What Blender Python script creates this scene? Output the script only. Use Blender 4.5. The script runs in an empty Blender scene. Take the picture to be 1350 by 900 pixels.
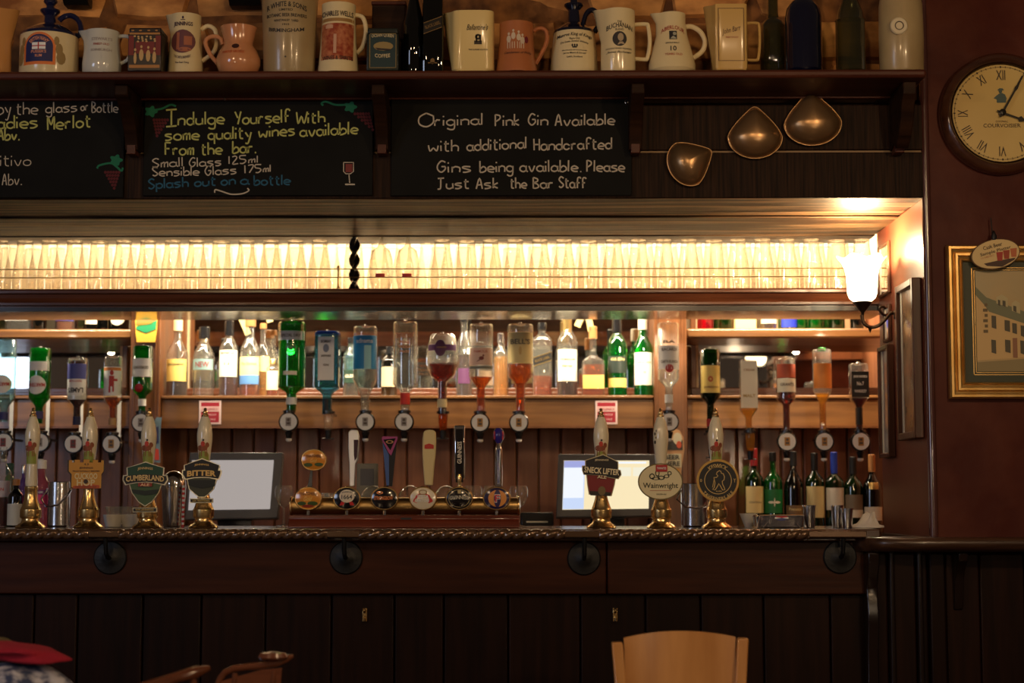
import bpy, math, random
from math import sin, cos, pi, radians, sqrt
from mathutils import Vector, Matrix
random.seed(7)
SC = bpy.context.scene
COL = SC.collection

# ------------------------------------------------------------------ camera
F = 2250.0
CAMZ = 1.18
YAW = radians(0.637); PITCH = radians(5.33)
cd = bpy.data.cameras.new('camera'); cam = bpy.data.objects.new('camera', cd); COL.objects.link(cam)
cam.location = (0, 0, CAMZ); cam.rotation_euler = (radians(90) + PITCH, 0, YAW)
cd.sensor_width = 36; cd.lens = F * 36 / 1350; cd.clip_start = .05
cd.dof.use_dof = True; cd.dof.focus_distance = 5.05; cd.dof.aperture_fstop = 2.6
SC.camera = cam
ROT = cam.rotation_euler.to_matrix()

# ------------------------------------------------------------------ world, exposure
w = bpy.data.worlds.new('world'); SC.world = w; w.use_nodes = True
w.node_tree.nodes['Background'].inputs[0].default_value = (.055, .036, .024, 1)
w.node_tree.nodes['Background'].inputs[1].default_value = .75
SC.view_settings.view_transform = 'Standard'; SC.view_settings.look = 'None'
SC.view_settings.gamma = 1; SC.view_settings.exposure = 0.0
SC.cycles.use_denoising = True
SC.cycles.max_bounces = 10; SC.cycles.transparent_max_bounces = 40
SC.cycles.sample_clamp_indirect = 6; SC.cycles.caustics_reflective = False; SC.cycles.caustics_refractive = False

def light(kind, name, loc, energy, col, size=.1, sy=None, target=None, spot=None):
    l = bpy.data.lights.new(name, kind); o = bpy.data.objects.new(name, l); COL.objects.link(o)
    o.location = loc; l.energy = energy; l.color = col
    if kind == 'AREA':
        l.size = size
        if sy: l.shape = 'RECTANGLE'; l.size_y = sy
    else: l.shadow_soft_size = size
    if kind == 'SPOT' and spot: l.spot_size = radians(spot); l.spot_blend = .6
    if target:
        o.rotation_euler = (Vector(target) - Vector(loc)).to_track_quat('-Z', 'Y').to_euler()
    return o
WARM = (1, .66, .36); WARM2 = (1, .74, .46); COOL = (.66, .76, 1)
# daylight from the pub's front window, left of the camera
light('AREA', 'window_daylight', (-4.2, .6, 2.0), 26, COOL, 1.0, 1.3, (0, 5, 1.5))
# the pub's ceiling lamps
for x, y, z, e in ((-1.5, 2.2, 2.6, 24), (.2, 1.9, 2.6, 26), (1.5, 2.2, 2.4, 44), (.9, .3, 2.3, 22)):
    light('POINT', 'room_lamp', (x, y, z), e, WARM, .05)
for x, y, z, e in ((-1.4, 1.6, 1.35, 11), (1.35, 1.9, 1.4, 17)):  # added low fill lights that brighten the hand pumps, no lamps of the room
    light('POINT', 'pump_fill_light', (x, y, z), e, (1, .74, .48), .04)
light('AREA', 'strip_lamp_glasses', (-.35, 6.0, 2.36), 140, (1, .84, .60), 3.2, .04, (-.35, 5.95, 1))
light('AREA', 'downlight_bottles', (-1.0, 6.2, 2.38), 7.5, (1, .80, .58), .6, .2, (-1.0, 6.25, 1))
light('AREA', 'downlight_bottles', (.1, 6.2, 2.38), 7.5, (1, .78, .54), .6, .2, (.1, 6.25, 1))
light('AREA', 'downlight_bottles', (1.0, 6.2, 2.38), 11, (1, .74, .46), .6, .2, (1.0, 6.25, 1))
# small work lamps under the gantry, over the back work surface
for x, e in ((-1.75, 4.6), (-1.0, 5.0), (-.25, 4.6), (.45, 5.2), (1.1, 6.5)):
    light('SPOT', 'gantry_worklight', (x, 6.13, 1.80), e * 1.25, (1, .80, .56), .014, target=(x, 6.28, 1.0), spot=158)

# ------------------------------------------------------------------ pixel <-> world
def P(px, py, Y):
    d = ROT @ Vector(((px - 675) / F, -(py - 450) / F, -1))
    t = Y / d.y
    return Vector((d.x * t, Y, CAMZ + d.z * t))
def S(px, py, Y): return (P(px + 1, py, Y) - P(px, py, Y)).length
def PX(px, py, Y): return P(px, py, Y).x
def PZ(py, Y, px=675): return P(px, py, Y).z

# ------------------------------------------------------------------ materials
MATS = {}
def nt(name):
    m = bpy.data.materials.new(name); m.use_nodes = True
    n = m.node_tree.nodes; n.clear()
    return m, n, m.node_tree.links
def c4(c): return (c[0], c[1], c[2], 1)
def srgb(r, g, b):
    f = lambda v: (v / 255 / 12.92) if v <= 10 else ((v / 255 + .055) / 1.055) ** 2.4
    return (f(r), f(g), f(b))
def mat(name, col, rough=.5, metal=0, coat=0, emis=None, es=0, col2=None, ns=20, st=(1, 1, 1), bump=0, rnd=0, det=4, lo=.35, hi=.65, trans=0, spec=.5):
    if name in MATS: return MATS[name]
    m, n, L = nt(name)
    o = n.new('ShaderNodeOutputMaterial'); b = n.new('ShaderNodeBsdfPrincipled')
    L.new(b.outputs[0], o.inputs[0])
    b.inputs['Base Color'].default_value = c4(col); b.inputs['Roughness'].default_value = rough
    b.inputs['Metallic'].default_value = metal; b.inputs['Coat Weight'].default_value = coat
    b.inputs['Coat Roughness'].default_value = .12
    b.inputs['Specular IOR Level'].default_value = spec
    b.inputs['Transmission Weight'].default_value = trans
    if emis: b.inputs['Emission Color'].default_value = c4(emis); b.inputs['Emission Strength'].default_value = es
    if col2 or bump:
        tc = n.new('ShaderNodeTexCoord'); mp = n.new('ShaderNodeMapping'); mp.inputs['Scale'].default_value = st
        oi = n.new('ShaderNodeObjectInfo'); va = n.new('ShaderNodeVectorMath'); va.operation = 'MULTIPLY_ADD'
        va.inputs[1].default_value = (7, 7, 7)
        L.new(oi.outputs['Random'], va.inputs[0]); L.new(tc.outputs['Object'], va.inputs[2])
        L.new(va.outputs[0], mp.inputs[0])
        nz = n.new('ShaderNodeTexNoise'); nz.inputs['Scale'].default_value = ns; nz.inputs['Detail'].default_value = det
        L.new(mp.outputs[0], nz.inputs['Vector'])
        if col2:
            cr = n.new('ShaderNodeValToRGB'); cr.color_ramp.elements[0].position = lo; cr.color_ramp.elements[1].position = hi
            cr.color_ramp.elements[0].color = c4(col); cr.color_ramp.elements[1].color = c4(col2)
            L.new(nz.outputs[0], cr.inputs[0])
            if rnd:
                hs = n.new('ShaderNodeHueSaturation'); ml = n.new('ShaderNodeMath'); ml.operation = 'MULTIPLY_ADD'
                ml.inputs[1].default_value = rnd; ml.inputs[2].default_value = 1 - rnd / 2
                L.new(oi.outputs['Random'], ml.inputs[0]); L.new(ml.outputs[0], hs.inputs['Value'])
                L.new(cr.outputs[0], hs.inputs['Color']); L.new(hs.outputs[0], b.inputs['Base Color'])
            else: L.new(cr.outputs[0], b.inputs['Base Color'])
        if bump:
            bp = n.new('ShaderNodeBump'); bp.inputs['Strength'].default_value = bump; bp.inputs['Distance'].default_value = .004
            L.new(nz.outputs[0], bp.inputs['Height']); L.new(bp.outputs[0], b.inputs['Normal'])
    MATS[name] = m; return m
def glass(name, tint, body=.0, bodycol=None, gl=.85, rough=.03, edge=.38):
    """thin clear or tinted glass: see-through colour, fresnel-like gloss, a little scattering body"""
    if name in MATS: return MATS[name]
    m, n, L = nt(name)
    o = n.new('ShaderNodeOutputMaterial'); t = n.new('ShaderNodeBsdfTransparent'); g = n.new('ShaderNodeBsdfGlossy')
    t.inputs[0].default_value = c4(tint); g.inputs[0].default_value = (1, 1, 1, 1); g.inputs['Roughness'].default_value = rough
    lw = n.new('ShaderNodeLayerWeight'); lw.inputs[0].default_value = .5
    p2 = n.new('ShaderNodeMath'); p2.operation = 'POWER'; p2.inputs[1].default_value = 2.0; L.new(lw.outputs['Facing'], p2.inputs[0])
    mc = n.new('ShaderNodeMix'); mc.data_type = 'RGBA'; L.new(p2.outputs[0], mc.inputs[0])
    mc.inputs[6].default_value = c4(tint); mc.inputs[7].default_value = c4([q * edge for q in tint]); L.new(mc.outputs[2], t.inputs[0])
    pw = n.new('ShaderNodeMath'); pw.operation = 'POWER'; pw.inputs[1].default_value = 2.6
    ma = n.new('ShaderNodeMath'); ma.operation = 'MULTIPLY_ADD'; ma.inputs[1].default_value = gl - .06; ma.inputs[2].default_value = .06
    L.new(lw.outputs['Facing'], pw.inputs[0]); L.new(pw.outputs[0], ma.inputs[0])
    mx = n.new('ShaderNodeMixShader'); L.new(ma.outputs[0], mx.inputs[0]); 
    if body:
        d = n.new('ShaderNodeBsdfDiffuse'); tr = n.new('ShaderNodeBsdfTranslucent'); bc = bodycol or tint
        d.inputs[0].default_value = c4(bc); tr.inputs[0].default_value = c4(bc)
        m1 = n.new('ShaderNodeMixShader'); L.new(d.outputs[0], m1.inputs[1]); L.new(tr.outputs[0], m1.inputs[2])
        m2 = n.new('ShaderNodeMixShader'); m2.inputs[0].default_value = body
        L.new(t.outputs[0], m2.inputs[1]); L.new(m1.outputs[0], m2.inputs[2]); L.new(m2.outputs[0], mx.inputs[1])
    else: L.new(t.outputs[0], mx.inputs[1])
    L.new(g.outputs[0], mx.inputs[2]); L.new(mx.outputs[0], o.inputs[0])
    MATS[name] = m; return m
def wood(name, a, b, rough=.35, axis='x', coat=.3, ns=9, rnd=.25, bump=.15, k=14, spec=.5):
    st = {'x': (1, k, k), 'z': (k, k, 1), 'y': (k, 1, k)}[axis]
    return mat(name, a, rough, coat=coat, col2=b, ns=ns * .35, st=st, rnd=rnd, bump=bump, det=7, lo=.3, hi=.7, spec=spec)
def flat(r, g, b, rough=.55, coat=0):
    return mat('paint_%d_%d_%d' % (r, g, b), srgb(r, g, b), rough, coat=coat)

W_BEAM = wood('dark_beam_wood', (.012, .0048, .0026), (.036, .0155, .0075), .5, 'x', .0, bump=.4, spec=.1)
W_SOFFIT = mat('soffit_wood', (.014, .007, .004), .5, spec=.10, col2=(.125, .072, .038), ns=4, st=(.4, 7, 7), rnd=.4, bump=1.0, det=12, lo=.45, hi=.58)
W_SHELF = wood('shelf_red_wood', (.055, .012, .006), (.10, .026, .012), .42, 'x', .05, spec=.3)
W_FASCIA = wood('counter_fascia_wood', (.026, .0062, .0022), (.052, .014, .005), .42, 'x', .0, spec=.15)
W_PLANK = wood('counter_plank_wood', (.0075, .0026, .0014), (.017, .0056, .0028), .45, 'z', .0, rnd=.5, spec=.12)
W_TOP = wood('counter_top_wood', (.05, .02, .01), (.1, .045, .022), .25, 'x', .6)
W_MAHOG = wood('mahogany', (.10, .018, .008), (.17, .034, .014), .22, 'x', .7)
W_BACK = wood('backbar_board_wood', (.26, .095, .042), (.42, .165, .075), .4, 'z', .3, rnd=.35)
W_SHELFB = wood('backbar_shelf_wood', (.13, .054, .018), (.25, .112, .036), .32, 'x', .4)
W_PIL = wood('pilaster_wood', (.12, .043, .015), (.20, .076, .026), .35, 'z', .4)
W_MOULD = wood('moulding_wood', (.06, .02, .01), (.12, .04, .018), .22, 'x', .7)
W_REVEAL = mat('red_brown_gloss_paint', (.12, .026, .014), .38, coat=.08, spec=.35, col2=(.18, .045, .024), ns=3, st=(1, 1, .25), rnd=0, det=5, bump=.2)
W_PILLAR = mat('dark_red_textured_paint', (.066, .0105, .006), .45, coat=.03, spec=.15, col2=(.10, .023, .012), ns=7, det=6, bump=.9)
W_CHAIR = wood('tan_chair_wood', (.44, .19, .050), (.60, .29, .09), .28, 'z', .7, rnd=0, k=6)
W_CHAIR2 = wood('red_brown_chair_wood', (.10, .030, .012), (.16, .05, .02), .2, 'x', .6)
IRON = mat('black_iron', (.006, .006, .006), .5, metal=.2, bump=.3, ns=60)
W_SAWN = mat('sawn_beam_wood', (.009, .0036, .0018), .55, spec=.12, col2=(.040, .017, .0075), ns=6, st=(22, 22, .8), bump=.5, det=8, lo=.35, hi=.72)
W_SILL = wood('worn_sill_wood', (.022, .009, .005), (.075, .035, .018), .3, 'x', .3, bump=.3)
ROPE = mat('dark_varnished_rail', (.15, .085, .045), .2, coat=.6, metal=.55)
DKGLOSS = mat('dark_gloss_wood', (.010, .0045, .003), .25, coat=.3, spec=.4)
BRASS = mat('polished_brass', (.86, .60, .26), .24, metal=1)
BRASS2 = mat('aged_brass', (.55, .36, .14), .3, metal=1)
STEEL = mat('brushed_steel', (.62, .62, .63), .22, metal=1)
CHROME = mat('chrome', (.85, .85, .87), .08, metal=1)
BRONZE = mat('polished_bronze', (.34, .21, .10), .3, metal=.75, col2=(.48, .29, .14), ns=5, bump=.12)
CERAM = mat('glazed_cream_ceramic', srgb(230, 212, 166), .18, coat=.7)
CERAM2 = mat('pump_handle_china', srgb(236, 226, 196), .12, coat=.8)
BLACKP = mat('black_plastic', (.008, .008, .009), .25, coat=.3)
GREYP = mat('dark_grey_plastic', (.07, .07, .075), .4)
BOARD = mat('chalkboard_black', (.0045, .0045, .004), .7, col2=(.0075, .0075, .0068), ns=6, spec=.15)
CHALKW = mat('white_chalk', srgb(196, 186, 168), .9)
CHALKY = mat('yellow_green_chalk', srgb(190, 192, 112), .9)
CHALKB = mat('blue_chalk', srgb(44, 98, 128), .9)
CHALKG = mat('green_chalk', srgb(30, 112, 82), .9)
CHALKR = mat('dull_red_chalk', srgb(88, 30, 36), .9)
STONE = mat('tan_stone', srgb(232, 168, 96), .85, col2=srgb(140, 86, 42), ns=7, det=12, bump=1.0, rnd=.5, st=(1, 1, 1.8))
MORTAR = mat('dark_mortar', srgb(150, 100, 54), .95, col2=srgb(90, 56, 30), ns=14, bump=1.0)
CREAMW = mat('cream_painted_plaster', (.72, .58, .38), .7)
MIRROR = mat('old_mirror', (.80, .78, .74), .025, metal=1)
GOLD = mat('gilt', (.62, .36, .10), .3, metal=.85, col2=(.78, .52, .2), ns=12, bump=.1)
DARKBLUE = mat('cobalt_glaze', (.008, .010, .045), .1, coat=.9)
SALMON = mat('salmon_glaze', srgb(206, 142, 98), .16, coat=.8)
STONEW = mat('stoneware_grey', srgb(184, 164, 122), .35, coat=.4, col2=srgb(160, 138, 98), ns=5)
TAN = mat('tan_glaze', srgb(206, 150, 88), .25, coat=.5)
G_CLEAR = glass('clear_glass', (.97, .98, .95), .06, (.95, .95, .88), edge=.55)
G_SHELF = glass('lit_glass', (.97, .94, .88), .12, (.97, .93, .84), gl=.8, edge=.32)
G_GREEN = glass('green_glass', (.06, .62, .16), .10, (.02, .42, .08))
G_DKGREEN = glass('dark_green_glass', (.10, .30, .07), .15, (.02, .10, .02))
G_BLUE = glass('blue_glass', (.30, .66, .82), .16, (.12, .48, .66))
G_TEAL = glass('pale_teal_glass', (.72, .92, .90), .10, (.5, .8, .8))
G_DARK = glass('near_black_glass', (.03, .03, .02), .5, (.008, .009, .008))
G_OLIVE = glass('olive_glass', (.42, .44, .24), .22, (.11, .12, .05))
L_AMBER = glass('amber_spirit', (.85, .36, .06), .22, (.62, .18, .02))
L_DARK = glass('dark_rum', (.30, .05, .02), .4, (.07, .010, .006))
L_RED = glass('red_brown_brandy', (.42, .07, .03), .35, (.18, .022, .012))
L_CLEAR = glass('clear_spirit', (.90, .93, .93), .10, (.75, .8, .82))
L_GOLD = glass('golden_spirit', (.95, .66, .18), .25, (.85, .48, .08))
L_GREEN = glass('green_spirit', (.05, .70, .15), .35, (.01, .42, .07))
PAPER = flat(232, 226, 206); CREAMP = flat(226, 204, 140); YELP = flat(222, 192, 104)
WHITEP = flat(236, 236, 232); BLACKI = flat(16, 14, 14); REDP = flat(178, 26, 30)
INK = flat(34, 26, 28)

# ------------------------------------------------------------------ mesh building
class B:
    def __init__(s): s.v = []; s.f = []; s.m = []
    def add(s, v, f, mi=0):
        k = len(s.v); s.v += [tuple(p) for p in v]; s.f += [tuple(i + k for i in q) for q in f]; s.m += [mi] * len(f); return s
    def box(s, x0, x1, y0, y1, z0, z1, mi=0):
        return s.add([(x, y, z) for x in (x0, x1) for y in (y0, y1) for z in (z0, z1)],
                     [(0, 1, 3, 2), (4, 6, 7, 5), (0, 4, 5, 1), (2, 3, 7, 6), (0, 2, 6, 4), (1, 5, 7, 3)], mi)
    def lathe(s, prof, n=24, cx=0, cy=0, cz=0, sq=0, spout=None, tf=None, cap=True, mi=0, sx=1, sy=1, k=1):
        v = []; f = []
        for r, z in prof:
            for i in range(n):
                a = 2 * pi * i / n; rr = r
                if sq: rr = r / ((abs(cos(a)) ** sq + abs(sin(a)) ** sq) ** (1 / sq))
                dz = 0
                if spout:
                    sa, am, z0, z1 = spout
                    d = abs((a - sa + pi) % (2 * pi) - pi)
                    if z > z0 and d < .75:
                        q = ((z - z0) / (z1 - z0)) ** 1.7 * (cos(d / .75 * pi) * .5 + .5) ** 1.3; rr += am * q; dz = am * .12 * q
                v.append(((cx + rr * sx * cos(a)) * k, (cy + rr * sy * sin(a)) * k, (cz + z + dz) * k))
        m = len(prof)
        for j in range(m - 1):
            for i in range(n):
                i2 = (i + 1) % n
                f.append((j * n + i, j * n + i2, (j + 1) * n + i2, (j + 1) * n + i))
        if cap:
            if prof[0][0] > 1e-6: f.append(tuple(reversed(range(n))))
            if prof[-1][0] > 1e-6: f.append(tuple((m - 1) * n + i for i in range(n)))
        if tf: v = [tf(Vector(p)) for p in v]
        return s.add(v, f, mi)
    def tube(s, pts, rad, n=8, closed=False, flatz=1, mi=0, k=1):
        pts = [Vector(p) for p in pts]; N = len(pts); v = []; f = []
        if not hasattr(rad, '__len__'): rad = [rad] * N
        up = Vector((0, 1, .01))
        for i, p in enumerate(pts):
            if closed: t = pts[(i + 1) % N] - pts[i - 1]
            else: t = pts[min(i + 1, N - 1)] - pts[max(i - 1, 0)]
            t.normalize(); a = t.cross(up)
            if a.length < .05: a = t.cross(Vector((1, 0, 0)))
            a.normalize(); b = a.cross(t)
            for j in range(n):
                q = 2 * pi * j / n; v.append((p + (a * cos(q) * flatz + b * sin(q)) * rad[i]) * k)
        for i in range(N if closed else N - 1):
            for j in range(n):
                i2 = (i + 1) % N; j2 = (j + 1) % n
                f.append((i * n + j, i * n + j2, i2 * n + j2, i2 * n + j))
        if not closed: f.append(tuple(reversed(range(n)))); f.append(tuple((N - 1) * n + j for j in range(n)))
        return s.add(v, f, mi)
    def prism(s, poly, y0, y1, mi=0, k=1, tf=None):          # outline in X-Z, extruded along Y
        n = len(poly)
        v = [(x * k, y0 * k, z * k) for x, z in poly] + [(x * k, y1 * k, z * k) for x, z in poly]
        if tf: v = [tf(Vector(p)) for p in v]
        f = [tuple(range(n)), tuple(reversed(range(n, 2 * n)))] + [(i, i + n, (i + 1) % n + n, (i + 1) % n) for i in range(n)]
        return s.add(v, f, mi)
    def prismx(s, poly, x0, x1, mi=0):                        # outline in Y-Z, extruded along X
        n = len(poly)
        v = [(x0, y, z) for y, z in poly] + [(x1, y, z) for y, z in poly]
        f = [tuple(range(n)), tuple(reversed(range(n, 2 * n)))] + [(i, i + n, (i + 1) % n + n, (i + 1) % n) for i in range(n)]
        return s.add(v, f, mi)
    def patch(s, x0, x1, z0, z1, surf, nx=8, nz=2, mi=0, k=1, arcb=0, arct=0):
        v = []; f = []
        for j in range(nz + 1):
            for i in range(nx + 1):
                u = i / nx; x = x0 + (x1 - x0) * u; z = z0 + (z1 - z0) * j / nz
                h = 1 - (2 * u - 1) ** 2; z += h * (arcb * (1 - j / nz) + arct * j / nz)
                v.append(Vector((x, surf(x, z), z)) * k)
        for j in range(nz):
            for i in range(nx):
                q = j * (nx + 1) + i; f.append((q, q + 1, q + nx + 2, q + nx + 1))
        return s.add(v, f, mi)
    def disc(s, cx, cz, rx, rz, surf, n=20, rings=3, mi=0, k=1, r0=0, a0=0, a1=2 * pi):
        v = []; f = []
        full = abs(a1 - a0 - 2 * pi) < 1e-6; nn = n if full else n + 1
        for j in range(rings + 1):
            q = r0 + (1 - r0) * j / rings
            for i in range(nn):
                a = a0 + (a1 - a0) * i / n; x = cx + rx * q * cos(a); z = cz + rz * q * sin(a)
                v.append(Vector((x, surf(x, z), z)) * k)
        for j in range(rings):
            for i in range(n):
                i2 = (i + 1) % nn; f.append((j * nn + i, (j + 1) * nn + i, (j + 1) * nn + i2, j * nn + i2))
        return s.add(v, f, mi)
    def poly(s, pts, surf, mi=0, k=1):
        return s.add([Vector((x, surf(x, z), z)) * k for x, z in pts], [tuple(range(len(pts)))], mi)

def finish(name, b, mats, smooth=35):
    me = bpy.data.meshes.new(name); me.from_pydata(b.v, [], b.f)
    if not isinstance(mats, (list, tuple)): mats = [mats]
    for m in mats: me.materials.append(m)
    if len(mats) > 1: me.polygons.foreach_set('material_index', b.m)
    if smooth:
        me.polygons.foreach_set('use_smooth', [True] * len(me.polygons)); me.set_sharp_from_angle(angle=radians(smooth))
    me.update(); return me
def obj(name, b, m, parent=None, label=None, bev=0, smooth=35, kind=None):
    mk = getattr(b, 'marks', None)
    if mk and len(mk) > 1 and 'letter' in name:                  # each line of lettering a part of its own
        mk = [(0, 0)] + mk[1:] + [(len(b.v), len(b.f))]; first = None
        for (v0, f0), (v1, f1) in zip(mk, mk[1:]):
            q = B(); q.v = b.v[v0:v1]; q.f = [tuple(i - v0 for i in f) for f in b.f[f0:f1]]; q.m = b.m[f0:f1]
            o = obj(name, q, m, parent, label, bev, smooth, kind); first = first or o
        return first
    me = b if isinstance(b, bpy.types.Mesh) else finish(name, b, m, smooth)
    o = bpy.data.objects.new(name, me); COL.objects.link(o)
    if parent: o.parent = parent
    if label: o['label'] = label
    if kind: o['kind'] = kind
    if bev:
        q = o.modifiers.new('bevel', 'BEVEL'); q.width = bev; q.segments = 2; q.limit_method = 'ANGLE'
    return o
def tag(o, label, cat, group=None):
    o['label'] = label; o['category'] = cat
    if group: o['group'] = group
    return o
def thing(name, label, cat, loc=(0, 0, 0), group=None, rz=0):
    o = bpy.data.objects.new(name, None); COL.objects.link(o); o.empty_display_size = .05
    o.location = loc; o.rotation_euler = (0, 0, rz); return tag(o, label, cat, group)
def solo(name, b, m, label, cat, loc=(0, 0, 0), group=None, bev=0, rot=(0, 0, 0)):
    o = obj(name, b, m, bev=bev); o.location = loc; o.rotation_euler = rot; return tag(o, label, cat, group)
def struct(name, b, m, parent=None, bev=0, loc=None):
    o = obj(name, b, m, parent, bev=bev)
    if not parent: o['kind'] = 'structure'
    if loc: o.location = loc
    return o
def copytree(o, parent=None):
    c = o.copy(); COL.objects.link(c)
    if parent: c.parent = parent
    for ch in list(o.children): copytree(ch, c)
    return c

# ------------------------------------------------------------------ printed lettering (flat print on surfaces)
_T = {}
def tmesh(s, bold=0, ital=0):
    key = (s, bold, ital)
    if key not in _T:
        c = bpy.data.curves.new('lettering', 'FONT'); c.body = s; c.align_x = 'CENTER'; c.offset = bold; c.shear = ital
        c.resolution_u = 2
        o = bpy.data.objects.new('lettering', c); me = o.to_mesh()
        v = [tuple(q.co) for q in me.vertices]; f = [tuple(q.vertices) for q in me.polygons]
        o.to_mesh_clear(); bpy.data.objects.remove(o); bpy.data.curves.remove(c)
        xs = [q[0] for q in v]; ys = [q[1] for q in v]
        x0, x1, y0, y1 = min(xs), max(xs), min(ys), max(ys)
        v = [((q[0] - x0) / (x1 - x0) - .5, (q[1] - y0) / (y1 - y0) - .5) for q in v]
        _T[key] = (v, f)
    return _T[key]
def txt(b, s, cx, cz, wd, ht, surf=lambda x, z: 0, arc=0, rot=0, bold=.015, ital=0, mi=0, k=1, bend=0):
    v, f = tmesh(s, bold, ital); out = []
    cr, sr = cos(rot), sin(rot)
    for u, t in v:
        x = u * wd; z = t * ht + arc * (1 - (2 * u) ** 2)
        if bend:                                              # set along a circle of radius |bend|
            a = x / abs(bend)
            if bend > 0: R = bend + z; x, z = R * sin(a), R * cos(a) - bend
            else: R = -bend - z; x, z = R * sin(a), -(R * cos(a)) - bend
        x, z = cx + x * cr - z * sr, cz + x * sr + z * cr
        out.append(Vector((x, surf(x, z), z)) * k)
    if not hasattr(b, 'marks'): b.marks = []
    b.marks.append((len(b.v), len(b.f))); b.add(out, f, mi); return b

def pint(prof, z):
    prof = sorted(prof, key=lambda q: q[1])
    if z <= prof[0][1]: return prof[0][0]
    for (r0, z0), (r1, z1) in zip(prof, prof[1:]):
        if z0 <= z <= z1: return r0 if z1 == z0 else r0 + (r1 - r0) * (z - z0) / (z1 - z0)
    return prof[-1][0]
def surf_round(prof, e=.25, cx=0, sq=0):
    def f(x, z):
        R = pint(prof, z)
        if sq:
            t = min(abs(x - cx) / R, .999); return -R * (1 - t ** sq) ** (1 / sq) - e
        return -sqrt(max(R * R - (x - cx) ** 2, R * R * .02)) - e
    return f

# ------------------------------------------------------------------ chalk handwriting (stroke letters)
GL = {'a': "462706042344 474453", 'b': "0b03 05274644231303", 'c': "46270604234 4".replace(' ', ''), 'd': "462706042344 4b43", 'e': "0545462706042343",
 'f': "4a3b1a13 0737", 'g': "462706042344 47412001", 'h': "0b03 06274643", 'i': "0703 0a09", 'k': "0b03 370533", 'l': "0b03",
 'm': "0703 06172723 26374743", 'n': "0703 06274643", 'o': "27060423444627", 'p': "0700 062746442304", 'q': "462706042344 4740", 'r': "0703 05172737",
 's': "47170635442303", 't': "1a142333 0838", 'u': "07042344 4743", 'v': "072347", 'w': "0713355367", 'y': "0724 472000", 'z': "07470343",
 'A': "032b43 1636", 'B': "0b03 0b3a3807 0736442303", 'G': "4a2b0805234547 4727", 'H': "0b03 4b43 0747", 'I': "2b23 0b4b 0343", 'J': "0b4b 2b241303",
 'M': "030b264b43", 'O': "2b0905234549 492b", 'P': "0b03 0b3a3806", 'S': "4a2b0927452304", 'V': "0b234b", 'Y': "0b27 4b23", 'W': "0b1338537b",
 '1': "0b03", '2': "0a2b390343", '5': "4b0b083745230 3".replace(' ', ''), '7': "0b4b13", '.': "0313", 'F': "0b03 0b4b 0737"}
WID = {'W': 6, 'i': 0.4, 'l': 0.4, '1': .8, '.': 1.2, 'w': 6, 't': 3, 'f': 3.4, 'r': 3.2}
def cat_rom(p, n=4):
    if len(p) < 3: return p
    out = []
    q = [p[0]] + p + [p[-1]]
    for i in range(len(p) - 1):
        a, b_, c, d = q[i:i + 4]
        for j in range(n):
            t = j / n
            out.append(tuple(.5 * (2 * b_[k] + (c[k] - a[k]) * t + (2 * a[k] - 5 * b_[k] + 4 * c[k] - d[k]) * t * t + (3 * b_[k] - a[k] - 3 * c[k] + d[k]) * t ** 3) for k in (0, 1)))
    return out + [p[-1]]
def ribbon(b, pts, wd, Y, org, mi=0):
    n = len(pts); v = []
    for i, (x, y) in enumerate(pts):
        x0, y0 = pts[max(i - 1, 0)]; x1, y1 = pts[min(i + 1, n - 1)]
        dx, dy = x1 - x0, y1 - y0; L = sqrt(dx * dx + dy * dy) or 1
        nx, ny = -dy / L * wd / 2, dx / L * wd / 2
        v.append(P(x - nx, y - ny, Y) - org); v.append(P(x + nx, y + ny, Y) - org)
    b.add(v, [(2 * i, 2 * i + 1, 2 * i + 3, 2 * i + 2) for i in range(n - 1)], mi)
def chalk(b, s, x0, y0, x1, y1, xh, Y, org, wd=1.9):
    """handwriting from (x0,y0) to (x1,y1), picture coordinates of its baseline, xh = x-height"""
    u = xh / 4.0; gap = 1.6; tot = 0; pos = []
    for c in s:
        if c == ' ': tot += 3.2; continue
        pos.append((c, tot)); tot += WID.get(c, 4) + gap
    tot -= gap; kx = (x1 - x0) / tot
    for c, p in pos:
        for st in GL[c].split():
            pts = []
            for i in range(0, len(st), 2):
                gx = int(st[i]); gy = int(st[i + 1], 16) - 3
                X = x0 + (p + gx) * kx; Yy = y0 + (y1 - y0) * (p + gx) / tot - gy * u
                pts.append((X + random.uniform(-.25, .25), Yy + random.uniform(-.25, .25)))
            if len(pts) == 2 and abs(pts[0][0] - pts[1][0]) + abs(pts[0][1] - pts[1][1]) < .1: pts[1] = (pts[1][0] + 1, pts[1][1])
            ribbon(b, cat_rom(pts), wd, Y, org)
# ================================================================== SETTING
XL = -2.35; XR_ = 2.25
XREV = P(1219, 262, 5.0).x                 # reveal plane of the right-hand pier
ZBEAM = PZ(262, 5.0)
ZTOP = 1.0985                              # bar top
struct('floor', B().box(-3.5, 3.2, .5, 6.75, -.05, 0), wood('floor_wood', (.04, .02, .012), (.07, .035, .02), .4, 'y', .2))

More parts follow.
